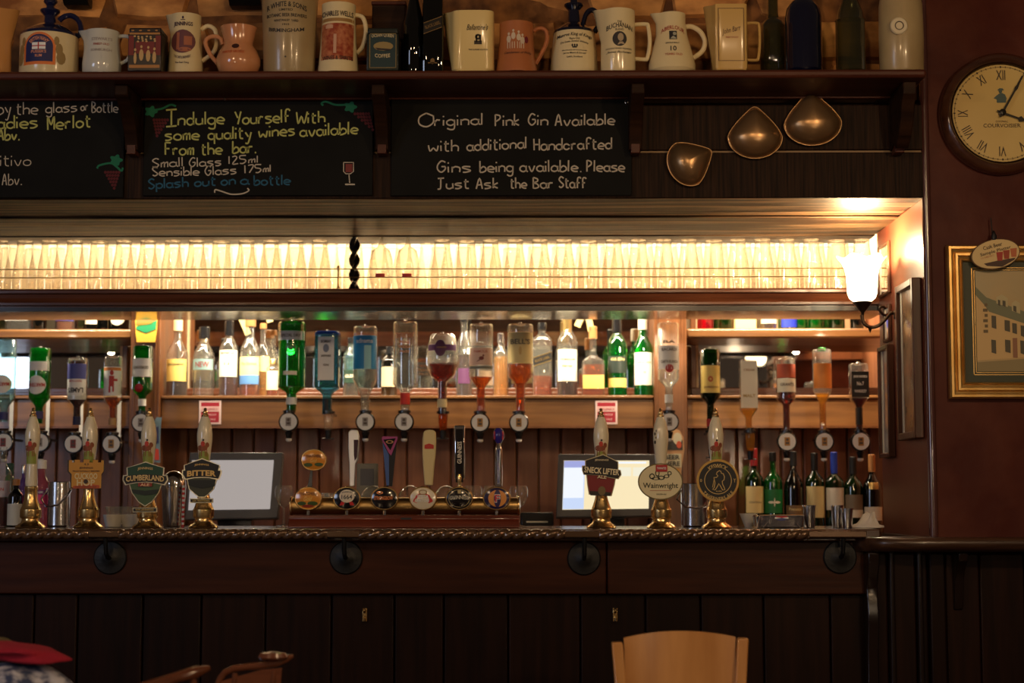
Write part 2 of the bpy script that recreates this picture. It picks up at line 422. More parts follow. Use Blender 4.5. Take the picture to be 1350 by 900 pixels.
# --- upper stone wall above the shelf: every stone its own block
wu = struct('wall_upper', B().box(XL, XREV + .0, 5.056, 5.2, 2.38, 2.95), MORTAR)
rows = [(2.385, .11), (2.495, .13), (2.63, .15), (2.79, .15)]
for ri, (z0, h) in enumerate(rows):
    x = XL + random.uniform(-.1, .1)
    while x < XREV - .03:
        wd = random.uniform(.16, .42); x1 = min(x + wd, XREV - .005)
        b = B(); j = lambda a: random.uniform(-a, a); g = .004
        yo = 5.035 + random.uniform(0, .03)
        x0 = x + g; xx = x1 - g; za = z0 + g; zb = z0 + h - g
        pts = [(x0 + .02 + j(.01), za + j(.006)), ((x0 + xx) / 2, za + j(.006)), (xx - .02, za + j(.006)), (xx, (za + zb) / 2 + j(.015)),
               (xx - .02 + j(.01), zb + j(.005)), ((x0 + xx) / 2, zb + j(.006)), (x0 + .02, zb + j(.005)), (x0, (za + zb) / 2 + j(.015))]
        n = len(pts); cx = (x0 + xx) / 2; cz = (za + zb) / 2
        v = [(px, 5.10, pz) for px, pz in pts] + [(px, yo + .02, pz) for px, pz in pts] + [(cx + (px - cx) * .93, yo + j(.004), cz + (pz - cz) * .88) for px, pz in pts] + [(cx, yo - .006, cz)]
        f = [(i, (i + 1) % n, n + (i + 1) % n, n + i) for i in range(n)] + [(n + i, n + (i + 1) % n, 2 * n + (i + 1) % n, 2 * n + i) for i in range(n)] + [(2 * n + i, 2 * n + (i + 1) % n, 3 * n) for i in range(n)]
        obj('stone', B().add(v, f), STONE, wu, smooth=50)
        x = x1

# --- timber beam: face boards, soffit boards, pale strip in the face joint
beam = struct('beam', B().box(XL, XREV, 5.03, 5.88, 2.10, 2.36), W_BEAM)
ZJ = PZ(200, 5.0)
obj('face_board', B().box(XL, XREV - .001, 4.998, 5.03, ZBEAM + .001, ZJ - .004), W_SAWN, beam, bev=.003)
obj('face_board', B().box(XL, XREV - .001, 4.998, 5.03, ZJ + .003, 2.352), W_SAWN, beam, bev=.003)
obj('joint_strip', B().box(XL, XREV - .002, 5.004, 5.03, ZJ - .004, ZJ + .002), mat('pale_joint_tone', (.30, .19, .09), .6), beam)  # thin pale strip along the joint of the face boards
yy = [5.0, 5.18, 5.33, 5.52, 5.72, 5.90]
for i in range(5):
    obj('soffit_board', B().box(XL, XREV - .001, yy[i] + .002, yy[i + 1] - .002, ZBEAM + (.0, .004, -.002, .003, 0)[i], 2.104), W_SOFFIT, beam, bev=.003)
struct('ceiling', B().box(XL, 1.6, 5.89, 6.75, 2.45, 2.5), mat('dark_ceiling_paint', (.25, .16, .09), .7))
obj('face_board', B().box(XL, XREV + .35, 5.86, 5.9, 2.105, 2.45), W_BEAM, beam)
# joint trim with the pub ceiling is out of view

# --- right-hand pier: front, reveal, rounded corner bead
pier = struct('wall_right', B().box(XREV, XR_, 5.005, 5.66, 0, 2.95), W_PILLAR)
obj('reveal_panel', B().box(XREV - .006, XREV, 5.012, 5.655, 1.0765, ZBEAM - .001), W_REVEAL, pier)
b = B(); xb = XREV + .012
b.lathe([(.013, 1.076), (.013, 2.95)], 16, xb - .006, 5.006)
obj('corner_bead', b, mat('corner_bead_paint', (.085, .030, .026), .2, coat=.8), pier)
struct('wall_side', B().box(1.46, 1.50, 5.66, 6.75, 0, 2.5), W_BACK)

# --- back wall: matchboard planks low, cream plaster high
wb = struct('wall_back', B().box(XL, 1.46, 6.64, 6.75, 0, 2.5), CREAMW)
x = XL
while x < 1.44:
    obj('plank', B().box(x + .0025, x + .0825, 6.612, 6.642, .95, 1.47), W_BACK, wb, bev=.005); x += .085
    
# --- back bar: pilasters, deep bottle shelf, side shelves, mirrors
YS = 6.30
zt = PZ(521, YS); zb = PZ(564, YS)
xa, xb_ = PX(173, 500, YS), PX(212, 500, YS); xc, xd = PX(862, 500, YS), PX(905, 500, YS)
def pil(x0, x1, lab):
    t = thing('pilaster', lab, 'pilaster', ((x0 + x1) / 2, 6.45, .95)); h = (x1 - x0) / 2
    obj('post', B().box(-h, h, -.17, .155, 0, 1.5), W_PIL, t, bev=.003)
    obj('bead', B().box(-h + .012, -h + .018, -.175, -.168, .1, 1.45), W_PIL, t)
    obj('bead', B().box(h - .018, h - .012, -.175, -.168, .1, 1.45), W_PIL, t)
    return t
pil(xa, xb_, 'brown wooden pilaster left of the middle back-bar bay, carrying the lakeland clip sign')
pil(xc, xd, 'brown wooden pilaster right of the middle back-bar bay')
def bshelf(x0, x1, lab):
    t = thing('bottle_shelf', lab, 'shelf', ((x0 + x1) / 2, 6.45, zb)); h = (x1 - x0) / 2 - .001; H = zt - zb
    obj('front_board', B().box(-h, h, -.14, -.115, 0, H - .012), W_SHELFB, t, bev=.004)
    obj('shelf_board', B().box(-h, h, -.15, .155, H - .012, H), W_SHELFB, t, bev=.003)
    obj('bottom_moulding', B().box(-h, h, -.148, -.139, 0, .008), W_PIL, t)
    return t
bshelf(xb_, xc, 'long brown bottle shelf across the middle bay of the back bar')
bshelf(XL, xa, 'brown bottle shelf across the left bay of the back bar')
bshelf(xd, 1.455, 'brown bottle shelf across the right bay of the back bar')
z1 = PZ(433, YS); z0 = PZ(446, YS)
def sshelf(x0, x1, lab):
    t = thing('side_shelf', lab, 'shelf', ((x0 + x1) / 2, 6.45, z0)); h = (x1 - x0) / 2 - .001; H = z1 - z0
    obj('shelf_board', B().box(-h, h, -.15, .155, 0, H), W_SHELFB, t, bev=.008)
    return t
sshelf(XL, xa, 'upper brown shelf in the left bay with bottles cut off by the gantry')
sshelf(xd, 1.455, 'upper brown shelf in the right bay holding green and red bottles')
def mirror(x0, x1, zlo, zhi, lab, frame=True):
    Y = 6.60
    t = thing('wall_mirror', lab, 'mirror', ((x0 + x1) / 2, Y, zlo)); h = (x1 - x0) / 2; H = zhi - zlo
    obj('mirror_glass', B().box(-h, h, .0, .006, .0, H), MIRROR, t)
    fr = .045
    b = B().box(-h, h, -.022, .0, 0, fr).box(-h, h, -.03, -.0, fr * .35, fr * .65)
    obj('frame_rail', b, W_MOULD, t, bev=.003)
    for s in (-1, 1): obj('frame_stile', B().box(s * h - (.02 if s > 0 else 0), s * h + (.02 if s < 0 else 0), -.02, 0, fr, H), W_PIL, t, bev=.003)
    for s in (-1, 1): obj('frame_slip', B().box(s * (h - .026) - .004, s * (h - .026) + .004, -.012, 0, fr, H), mat('pale_slip', (.55, .42, .24), .4), t)
    return t
zm = zt + .001
xm0, xm1 = PX(240, 450, 6.6), PX(852, 450, 6.6)
mm = mirror(xm0, xm1, zm, 2.06, 'large lettered mirror behind the middle row of bottles')
mirror(XL + .05, PX(170, 450, 6.6), zm, 2.06, 'mirror behind the bottles of the left bay')
mirror(PX(910, 450, 6.6), 1.44, zm, 2.06, 'mirror behind the bottles of the right bay')
# cream lettering on the middle mirror
b = B(); org = mm.location
def onmir(s, px, py, w_, h_, rot):
    p = P(px, py, 6.59); s_ = S(px, py, 6.59)
    txt(b, s, (p.x - org.x) / s_, (p.z - org.z) / s_, w_, h_, lambda x, z: -.003 / s_, rot=rot, bold=.04, k=s_)
onmir('T', 320, 424, 29, 36, radians(24)); onmir('H', 362, 405, 30, 34, radians(16)); onmir('E', 402, 395, 26, 34, radians(8))
onmir('B', 690, 395, 26, 34, radians(-8)); onmir('A', 733, 402, 32, 34, radians(-14)); onmir('R', 778, 418, 30, 36, radians(-24))
obj('gilt_letter', b, CREAMP, mm, 'cream capital letter')
# back work surface
struct('trim_1', B().box(XL, 1.455, 6.05, 6.61, .95, 1.0), W_TOP)
struct('trim_2', B().box(XL, 1.455, 6.1, 6.6, .0, .95), W_BACK)

# --- lit glass shelf (gantry)
zs = PZ(381, 5.68)
gx1 = XREV + .05
gs = thing('glass_shelf', 'long dark moulded shelf of the gantry holding the lit rows of glasses', 'shelf', (0, 5.8, zs))
prof = [(-.14, 0), (-.145, -.006), (-.145, -.014), (-.132, -.018), (-.128, -.030), (-.134, -.040), (-.138, -.046), (-.138, -.054), (-.12, -.056), (-.12, -.06), (.28, -.06), (.28, 0)]
obj('moulded_board', B().prismx(prof, XL, gx1), W_MOULD, gs, smooth=20)
obj('under_strip', B().box(XL, gx1, -.125, -.11, -.074, -.060), BLACKP, gs)
struct('trim_3', B().box(XREV - .0, 1.46, 5.665, 5.70, 1.80, 2.45), W_BACK)
rl = thing('gallery_rail', 'thin brass double gallery rail in front of the lit glasses', 'rail', (0, 5.665, zs + .001))
for py in (354.5, 365.5):
    zz = PZ(py, 5.665) - zs
    obj('rod', B().tube([(XL, 0, zz), (gx1 - .06, 0, zz)], .0018, 8), BRASS2, rl)
for px in (-30, 446, 1120):
    X = PX(px, 360, 5.665)
    obj('post', B().lathe([(.006, 0), (.006, .003), (.003, .006), (.003, .062), (.005, .066), (.005, .072), (.002, .078)], 10, X), BRASS2, rl)
obj('added_reflector', B().box(XL, 1.40, .262, .268, .0, .30), mat('added_reflector_cream', (.95, .84, .62), .6), gs)  # added reflector: brightens behind the glasses, hides the strip lamp from the mirror
obj('added_dark_rear', B().box(XL, .62, .2685, .276, .0, .30), W_BEAM, gs)  # added unseen dark sheet, keeps the middle mirror's reflection dark
# twisted iron post
b = B(); n = 16; N = 60; zz0, zz1 = 0, ZBEAM - zs - .003; v = []; f = []
for j in range(N + 1):
    z = zz0 + (zz1 - zz0) * j / N
    for i in range(n):
        a = 2 * pi * i / n; r = .013 + .0065 * cos(2 * (a - z * 62)); v.append((r * cos(a), r * sin(a), z))
for j in range(N):
    for i in range(n): f.append((j * n + i, j * n + (i + 1) % n, (j + 1) * n + (i + 1) % n, (j + 1) * n + i))
p = P(467, 380, 5.72)
solo('twisted_post', b.add(v, f), mat('black_gloss_iron', (.01, .009, .009), .15, metal=.5, coat=.6), 'black twisted post standing among the lit glasses', 'post', (p.x, 5.72, zs + .0005))
# strip lamp above the glasses (a real tube, hidden behind the beam)
sl = thing('strip_lamp', 'warm strip lamp above the glass shelf', 'lamp', (-.4, 6.03, 2.19))
obj('housing', B().box(-1.7, 1.7, -.045, -.0, .19, .255), GREYP, sl)

# ================================================================== TOP SHELF
Y0 = 4.75; zt1 = PZ(92, Y0); zt0 = PZ(103, Y0); xe = PX(1222, 98, Y0)
sh = thing('wall_shelf', 'long dark red shelf above the chalkboards, crowded with jugs', 'shelf', (0, 4.9, zt0))
H = zt1 - zt0
obj('shelf_board', B().box(XL, xe, -.15, .13, 0, H), W_SHELF, sh, bev=.008)
obj('under_moulding', B().box(XL, xe - .02, .075, .098, -.007, 0), W_SHELF, sh, bev=.002)
for px in (172, 503, 838, 1187):
    X = PX(px, 150, 4.93); zb0 = PZ(197, 4.95) - zt0
    bb = B(); hw = .019
    poly = [(.097, 0), (-.09, 0), (-.09, -.03), (-.06, -.045), (-.015, -.07), (.03, -.115), (.05, -.16), (.05, zb0), (.097, zb0)]
    if px == 1187: poly = [(.097, 0), (-.10, 0), (-.10, -.035), (-.075, -.06), (-.06, -.10), (-.03, -.14), (.02, -.17), (.05, zb0 + .015), (.097, zb0)]
    obj('bracket', bb.prismx(poly, X - hw, X + hw), W_BEAM, sh, bev=.003)
    obj('bracket_foot', B().box(X - hw * .7, X + hw * .7, .045, .097, zb0 - .012, zb0 + .03), W_SHELF, sh, bev=.002)

# ================================================================== CHALKBOARDS
YB = 4.985
def board(px0, px1, py0, py1, lab):
    a = P(px0, py1, YB); c = P(px1, py0, YB)
    t = thing('chalkboard', lab, 'chalkboard', (a.x, YB, a.z))
    obj('panel', B().box(0, c.x - a.x, .0, .012, 0, c.z - a.z), BOARD, t, bev=.002)
    return t, t.location.copy()
YC = YB - .0008
def words(lst, wd, m):
    for a in lst:
        b = B(); chalk(b, *a, YC, org, wd); obj('chalk_word', b, m, t)
t, org = board(-260, 165, 131, 261, 'black chalkboard at the left end reading by the glass or bottle, merlot')
words([("wines", -150, 158, -50, 155, 9), ("by", -3, 151, 14, 150, 9), ("the", 22, 151, 49, 150, 8), ("glass", 61, 149, 101, 147, 7), ("or", 107, 146, 116, 145, 6), ("Bottle", 121, 148, 155, 148, 7)], 1.5, CHALKW)
words([("Broadies", -40, 171, 49, 168, 8.5), ("Merlot", 63, 171, 119, 167, 8.5), ("Abv.", -2, 185, 26, 184, 7.5)], 2.1, CHALKY)
words([("Primitivo", -38, 219, 40, 218, 7.5), ("Abv.", 3, 244, 29, 243, 7.5)], 1.3, CHALKW)
def vine(t, org, pts, leaf, berry):
    b = B(); ribbon(b, cat_rom(pts, 6), 2.6, YC, org)
    n_ = 30; v = [P(leaf[0] + cos(2 * pi * i / n_) * 7.5 * (1 + .22 * cos(10 * pi * i / n_)), leaf[1] + sin(2 * pi * i / n_) * 6.5 * (1 + .22 * cos(10 * pi * i / n_)), YC - .0003) - org for i in range(n_)]
    b.add(v, [tuple(reversed(range(n_)))])
    obj('chalk_drawing', b, CHALKG, t, 'green chalk vine leaf')
    b = B(); x, y, dx = berry
    for r_ in range(6):
        for c_ in range(6 - r_):
            cx_, cy_ = x + 2 + r_ * 1.7 + c_ * 3.6 + dx * r_ * 3, y + r_ * 4.2; v = [P(cx_ + 1.9 * cos(q * pi / 4), cy_ + 2.1 * sin(q * pi / 4), YC) - org for q in range(8)]
            b.add(v, [tuple(reversed(range(8)))])
    obj('chalk_grapes', b, CHALKR, t, 'dull red chalk grapes', kind='stuff')
vine(t, org, [(128, 222), (131, 218), (146, 215), (154, 220), (160, 225), (162, 221)], (153, 211), (137, 227, .2))
t, org = board(188, 492, 133, 258, 'black chalkboard reading Indulge Yourself, second from the left')
words([("I", 219, 167, 233, 166, 11)], 2.2, CHALKY)
words([("ndulge", 235, 165, 295, 163, 8.5), ("Yourself", 310, 164, 381, 161, 8.5), ("With", 391, 163, 428, 161, 7.5),
          ("some", 218, 185, 262, 184, 8), ("quality", 275, 184, 331, 182, 8), ("wines", 341, 181, 388, 178, 8), ("available", 396, 180, 471, 176, 8),
          ("From", 218, 204, 255, 204, 8), ("the", 266, 204, 292, 203, 8), ("bar.", 307, 202, 338, 201, 8)], 2.1, CHALKY)
words([("Small", 201, 221, 241, 219, 6), ("Glass", 250, 220, 291, 218, 6), ("125", 302, 216, 324, 215, 5), ("ml", 328, 215, 340, 214, 4.5), ("Sensible", 201, 232, 262, 231, 6), ("Glass", 271, 231, 311, 229, 6),
          ("175", 323, 228, 344, 227, 5), ("ml", 347, 227, 357, 226, 4.5)], 1.6, CHALKW)
b = B()
ribbon(b, cat_rom([(283, 254), (284, 250), (292, 252), (305, 256), (320, 255), (328, 251), (326, 248)], 6), 1.8, YC, org); obj('chalk_flourish', b, CHALKW, t); b = B()
ribbon(b, [(453, 214), (466, 214), (466, 226), (462, 229), (456, 229), (453, 226), (453, 214)], 1.2, YC, org)
ribbon(b, [(460, 229), (461, 241)], 1.4, YC, org); ribbon(b, [(455, 243), (468, 243)], 2.0, YC, org)
obj('chalk_drawing', b, CHALKW, t, 'white chalk outline of a wine glass')
b = B(); ribbon(b, [(460, 216), (460, 227)], 9, YC, org); obj('chalk_drawing', b, flat(120, 28, 26), t, 'red chalk wine in the drawn glass')
words([("Splash", 196, 249, 248, 246, 6.5), ("out", 257, 246, 284, 244, 6.5), ("on", 292, 244, 310, 243, 6.5), ("a", 318, 243, 327, 243, 6.5), ("bottle", 335, 244, 382, 243, 6.5)], 1.9, CHALKB)
vine(t, org, [(426, 139), (424, 136), (430, 134), (442, 138), (455, 138)], (462, 141), (466, 150, 1.0))
vine(t, org, [(232, 140), (225, 138), (214, 143), (203, 145)], (199, 147), (201, 158, -.3))
t, org = board(515, 832, 130, 258, 'black chalkboard about pink gin, third from the left')
words([("O", 553, 168, 571, 166, 9), ("riginal", 573, 166, 636, 164, 7.5), ("Pink", 653, 166, 686, 165, 7.5), ("Gin", 697, 165, 722, 165, 7.5), ("Available", 732, 166, 810, 164, 7.5),
          ("with", 565, 199, 604, 199, 7.5), ("additional", 616, 199, 694, 195, 7.5), ("Handcrafted", 704, 198, 806, 196, 7.5),
          ("Gins", 577, 227, 620, 227, 7.5), ("being", 633, 227, 676, 226, 7.5), ("available.", 686, 226, 767, 226, 7.5), ("Please", 774, 226, 823, 226, 7.5),
          ("Just", 577, 249, 618, 248, 7), ("Ask", 628, 249, 658, 248, 7), ("the", 673, 248, 694, 248, 7), ("Bar", 703, 248, 729, 248, 7), ("Staff", 737, 247, 772, 248, 7)], 1.9, CHALKW)
for px, py, l in ((297, 127, 'small steel cup hook above the second chalkboard'), (826, 133, 'small steel screw hook at the top corner of the pink gin chalkboard')):
    p = P(px, py, 4.97); t = thing('cup_hook', l, 'hook', p)
    obj('stem', B().tube([(0, .025, 0), (0, 0, 0), (0, -.006, -.006), (0, 0, -.012)], .0022, 8), STEEL, t)
    obj('collar', B().lathe([(.006, 0), (.006, .002)], 12, tf=lambda v: Vector((v.x, .012 - v.z, v.y))), STEEL, t)

# ================================================================== BRONZE DISHES on the beam
def dish(px, py, rx, rz, rot, lab):
    Y = 4.985; p = P(px, py, Y); s = S(px, py, Y); t = thing('bronze_dish', lab, 'dish', (p.x, Y, p.z))
    def out(q, e=1):
        a = q
        # rounded below, gathered to a blunt apex above
        x = cos(a) * rx; z = sin(a) * rz
        if z > 0: x *= (1 - .60 * (z / rz) ** 1.25); z *= 1.12
        else: z *= .80
        return x * e, z * e
    n = 40; rings = [(1.0, 0), (1.0, -3), (.96, -3.6), (.94, -3), (.9, -8), (.78, -15), (.55, -21), (.3, -24), (.06, -25)]
    v = []; f = []
    for e, y in rings:
        for i in range(n):
            x, z = out(2 * pi * i / n, e); c, s_ = cos(rot), sin(rot)
            v.append(Vector((x * c - z * s_, y, x * s_ + z * c)) * s)
    m = len(rings)
    for j in range(m - 1):
        for i in range(n): f.append((j * n + i, j * n + (i + 1) % n, (j + 1) * n + (i + 1) % n, (j + 1) * n + i))
    f.append(tuple((m - 1) * n + i for i in range(n))); f.append(tuple(reversed(range(n))))
    obj('bowl', B().add(v, f), BRONZE, t)
    pts = []
    for i in range(n):
        x, z = out(2 * pi * i / n, 1.0); c, s_ = cos(rot), sin(rot); pts.append(Vector((x * c - z * s_, -3, x * s_ + z * c)) * s)
    obj('rolled_rim', B().tube(pts, .0013, 6, closed=True), BRONZE, t)
dish(906, 216, 31, 32, radians(-62), 'smallest bronze dish, tipped sideways, nearest the chalkboards')
dish(995, 181, 36, 36, 0, 'middle one of three bronze dishes on the beam')
dish(1071, 163, 38, 37, radians(4), 'largest and highest bronze dish, nearest the shelf bracket by the pier')

# ================================================================== BAR COUNTER
xce = PX(1142, 740, 5.0)
bc = thing('bar_counter', 'long dark wooden bar counter across the room', 'bar counter', ((XL + xce) / 2, 5.3, 0))
ox = (XL + xce) / 2
YF = 4.985
obj('worktop', B().box(XL - ox, PX(1158, 697, 5.0) - ox, -.33, .32, ZTOP - .035, ZTOP), W_TOP, bc, bev=.004)
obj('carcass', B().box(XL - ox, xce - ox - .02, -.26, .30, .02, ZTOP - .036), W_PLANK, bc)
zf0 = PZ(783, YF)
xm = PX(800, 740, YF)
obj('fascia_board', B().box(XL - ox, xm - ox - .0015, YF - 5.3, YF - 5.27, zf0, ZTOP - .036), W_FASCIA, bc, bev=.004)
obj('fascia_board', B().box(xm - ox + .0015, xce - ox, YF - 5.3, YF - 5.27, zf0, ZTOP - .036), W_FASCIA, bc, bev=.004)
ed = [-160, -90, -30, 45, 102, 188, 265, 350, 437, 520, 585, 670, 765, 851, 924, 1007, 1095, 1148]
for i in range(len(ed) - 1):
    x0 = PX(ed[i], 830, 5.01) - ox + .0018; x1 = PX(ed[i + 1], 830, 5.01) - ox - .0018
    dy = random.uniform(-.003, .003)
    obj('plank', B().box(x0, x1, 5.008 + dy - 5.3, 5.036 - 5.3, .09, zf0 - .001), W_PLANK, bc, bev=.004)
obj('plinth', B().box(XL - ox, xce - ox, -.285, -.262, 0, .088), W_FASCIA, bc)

# rail of twisted dark metal with wall plates
YR = 4.925; zr = PZ(704, YR)
rail = thing('bar_rail', 'dark twisted rail along the front edge of the bar', 'rail', (0, YR, zr))
def twist(px0, px1):
    x0, x1 = PX(px0, 703, YR), PX(px1, 703, YR); N = int((x1 - x0) / .0035); n = 28; v = []; f = []
    for j in range(N + 1):
        x = x0 + (x1 - x0) * j / N
        for i in range(n):
            a = 2 * pi * i / n; ph = a + x * 104.7
            r = .0158 * (.60 + .40 * abs(cos(ph)) ** .5); v.append((x, r * cos(a), r * sin(a)))
    for j in range(N):
        for i in range(n): f.append((j * n + i, (j + 1) * n + i, (j + 1) * n + (i + 1) % n, j * n + (i + 1) % n))
    f.append(tuple(range(n))); f.append(tuple(reversed([N * n + i for i in range(n)])))
    obj('twisted_bar', B().add(v, f), ROPE, rail, smooth=40)
for a, c in ((-80, 118), (157, 432), (474, 745), (790, 1066)): twist(a, c)
def flatpl(px0, px1):
    x0, x1 = PX(px0, 703, YR), PX(px1, 703, YR)
    obj('flat_collar', B().box(x0, x1, -.012, .03, -.009, .0105), ROPE, rail, bev=.003)
for a, c in ((117, 158), (431, 475), (744, 791), (1065, 1142)): flatpl(a, c)
for px, py in ((144.5, 735), (456, 735), (770, 736), (1108, 734)):
    c = P(px, py, 4.975) - rail.location
    tf = lambda v, c=c: Vector((c.x + v.x, c.y - v.z + .01, c.z + v.y))
    obj('wall_plate', B().lathe([(.0485, 0), (.0485, .004), (.045, .0075), (.030, .009), (.018, .012), (.012, .016), (0, .017)], 32, tf=tf), IRON, rail)
    obj('stem', B().tube([(c.x, c.y, c.z), (c.x, c.y - .025, c.z + .002), (c.x, c.y - .042, c.z + .014), (c.x, -.004, -.01)], .0065, 10), IRON, rail)
for px, lab in ((481, 'small brass coat hook on the counter front, left of the two'), (811, 'small brass coat hook on the counter front, above the tan chair')):
    p = P(px, 806, 5.003); t = thing('coat_hook', lab, 'hook', p)
    obj('back_plate', B().box(-.007, .007, -.003, .003, -.028, .010), BRASS, t, bev=.001)
    obj('prong', B().tube([(0, -.002, 0), (0, -.014, -.001), (0, -.018, .004)], .003, 8).tube([(0, -.002, -.012), (0, -.012, -.026), (0, -.022, -.024), (0, -.024, -.014)], .0026, 8).lathe([(0, 0), (.0055, .002), (.0055, .006), (0, .009)], 10, cy=-.018, cz=.002), BRASS, t)

# ================================================================== PIER SILL AND PANELLING
zsl = 1.0755
pts = [(1118, 5.02), (1128, 4.965), (1140, 4.93), (1152, 4.90), (1166, 4.875), (1182, 4.865), (1200, 4.855), (1222, 4.85), (1250, 4.853), (1285, 4.85), (1330, 4.855), (1420, 4.85)]
pl = []
for px, Y in pts: pl.append((PX(px, 712, Y), Y))
pl = [(XREV - .09, 5.66)] + [(PX(1112, 697, 5.02), 5.10)] + pl + [(XR_, 4.85), (XR_, 5.0)]
pl = [(PX(1112, 697, 5.02), 5.10)] + [(PX(px, 712, Y), Y) for px, Y in pts] + [(XR_, 4.85), (XR_, 5.66), (XREV - .012, 5.66), (XREV - .03, 5.10)]
pn = thing('pier_sill', 'wavy-edged wooden sill wrapping the foot of the right-hand pier', 'sill', (XREV + .2, 5.0, zsl - .034))
def sillring(pl, rings):
    cx = sum(p[0] for p in pl) / len(pl); n = len(pl); v = []; f = []
    for e, z in rings:
        for x, y in pl: v.append((x - XREV - .2, y - 5.0 + (e if y < 5.2 else 0), z))
    m = len(rings)
    for j in range(m - 1):
        for i in range(n): f.append((j * n + i, j * n + (i + 1) % n, (j + 1) * n + (i + 1) % n, (j + 1) * n + i))
    f.append(tuple(reversed(range(n)))); f.append(tuple((m - 1) * n + i for i in range(n)))
    return B().add(v, f)
obj('sill_board', sillring(pl, [(.022, -.006), (.008, .004), (.0, .012), (.0, .022), (.004, .030), (.012, .034)]), W_SILL, pn, smooth=50)
pp = thing('pier_panelling', 'dark panelled front below the sill at the right', 'panelling', (XREV + .3, 4.97, 0))
ox2 = XREV + .3; ed = [1148, 1171, 1207, 1224, 1246, 1292, 1352, 1432, 1510, 1590, 1680]
dep = [0, -.012, .0, -.018, -.006, 0, -.008, 0, -.006, 0]
for i in range(len(ed) - 1):
    x0 = PX(ed[i], 800, 4.97) - ox2 + .0015; x1 = PX(ed[i + 1], 800, 4.97) - ox2 - .0015
    obj('plank', B().box(x0, x1, dep[i], .03, .0, zsl - .041), W_PLANK, pp, bev=.005)
# wavy corbel at the counter's end, post and console bracket
b = B(); X0 = PX(1148, 800, 4.95); v = []
zz = [1.034, 1.0, .965, .93, .90, .86, .82, .76, .60, .30, .0]; bul = [.055, .052, .030, .018, .024, .034, .030, .018, .012, .010, .012]
poly = [(.03, z) for z in reversed(zz)] + [(-q, z) for q, z in zip(bul, zz)]
obj('end_post', B().prismx([(y, z) for y, z in poly], X0 - ox2 - .012, X0 - ox2 + .022), DKGLOSS, pp, bev=.005)
for px in (1177, 1214):
    xx = PX(px, 800, 4.95) - ox2
    obj('half_round', B().lathe([(.009, 0), (.009, 1.033)], 14, xx, -.012), DKGLOSS, pp)
xx = PX(1267, 760, 4.92) - ox2
obj('console_bracket', B().prismx([(0, 1.033), (-.085, 1.033), (-.08, 1.01), (-.05, .985), (-.03, .95), (-.024, .90), (-.012, .87), (0, .865)], xx - .013, xx + .013), DKGLOSS, pp, bev=.003)
# ================================================================== helpers for things standing on a surface
RT = ROT.transposed()
def proj(p):
    d = RT @ (Vector(p) - cam.location); return 675 + F * d.x / -d.z, 450 - F * d.y / -d.z
class Item:
    """a thing standing at picture column px on a surface of height z, its axis in the plane Y; local units are picture pixels"""
    def __init__(s, name, label, cat, px, Y, z, group=None):
        py = 450
        for _ in range(6): py = proj((PX(px, py, Y), Y, z))[1]
        s.py = py; s.s = S(px, py, Y); x = PX(px, py, Y)
        s.t = thing(name, label, cat, (x, Y, z), group); s.px = px
    def z(s, py): return max(s.py - py, 0)
    def part(s, name, b, m, label=None, parent=None, smooth=35, bev=0):
        return obj(name, b, m, parent or s.t, label, smooth=smooth, bev=bev)

def shelf(name, label, cat, px, r, back=0):
    return Item(name, label, cat, px, 4.757 + r * .00213 + back, zt1 + .0003)
def loopH(b, pts, r, k, n=10, flatz=1): b.tube(cat_rom3(pts), r, n, k=k, flatz=flatz)
def cat_rom3(p, n=5):
    q2 = cat_rom([(a, c) for a, c in p], n); return [(a, 0, c) for a, c in q2]
INKR = flat(150, 44, 36); INKN = flat(60, 36, 60); GREYI = flat(96, 84, 70)

# ---- far-left tan jug
I = shelf('jug', 'tan tall jug cut off by the left edge of the photo', 'jug', -14, 27); k = I.s; h = I.z(14)
pr = [(26, 0), (27.5, 3), (27, h * .5), (27, h), (25, h), (25, h - 4)]
I.part('body', B().lathe(pr, 32, spout=(0, 11, h - 30, h), k=k), TAN)
# ---- flagon with arch label
def flagon(px, name, lab, r, ytopbody, yneck, ycollar, ytop, hand, glz=DARKBLUE, back=0):
    I = shelf(name, lab, 'flagon', px, r, back); k = I.s; zb_ = I.z(ytopbody); zn = I.z(yneck); zc = I.z(ycollar)
    body = [(r * .95, 0), (r, 3), (r * (.99), zb_)] if r > 34 else [(r * 1.02, 0), (r * 1.03, 3), (r * .98, zb_ * .55), (r * .88, zb_)]
    I.part('body', B().lathe(body, 40, k=k), CERAM); I.prof = body; rt = body[-1][0]
    sh_ = [(rt + .6, zb_ - .5), (rt, zb_ + 3), (rt * .8, zb_ + (zn - zb_) * .45), (rt * .45, zb_ + (zn - zb_) * .85), (8, zn), (7.5, zc - 6), (13, zc), (13, zc + 2), (6, zc + 3), (5, zc + 8), (9, zc + 13), (8, zc + 18), (0, zc + 21)]
    I.part('shoulder_and_neck', B().lathe(sh_, 40, k=k), glz)
    b = B(); loopH(b, [(x, I.z(y)) for x, y in hand], 3.6, k); I.part('handle', b, glz)
    return I
I = flagon(64, 'rum_flagon', 'blue and white flagon with an arched orange label bearing a flag', 38, 49, 30, 14, 0, [(12, 26), (18, 21), (27, 19), (36, 24), (41, 34), (40, 45), (34, 46)])
k = I.s; sf = surf_round(I.prof, .5); sf2 = surf_round(I.prof, .8); sf3 = surf_round(I.prof, 1.1)
def arch(b, cx, z0, hw, zsq, rise, sf, k):
    b.patch(cx - hw, cx + hw, z0, zsq, sf, 8, 3, k=k); b.disc(cx, zsq, hw, rise, sf, 16, 2, a0=0, a1=pi, k=k)
cx = -3
b = B(); arch(b, cx, I.z(94), 21, I.z(70), 19, sf, k); I.part('label_border', b, flat(222, 120, 50))
b = B(); arch(b, cx, I.z(90), 18, I.z(70), 16, sf2, k); I.part('label_field', b, flat(26, 30, 84))
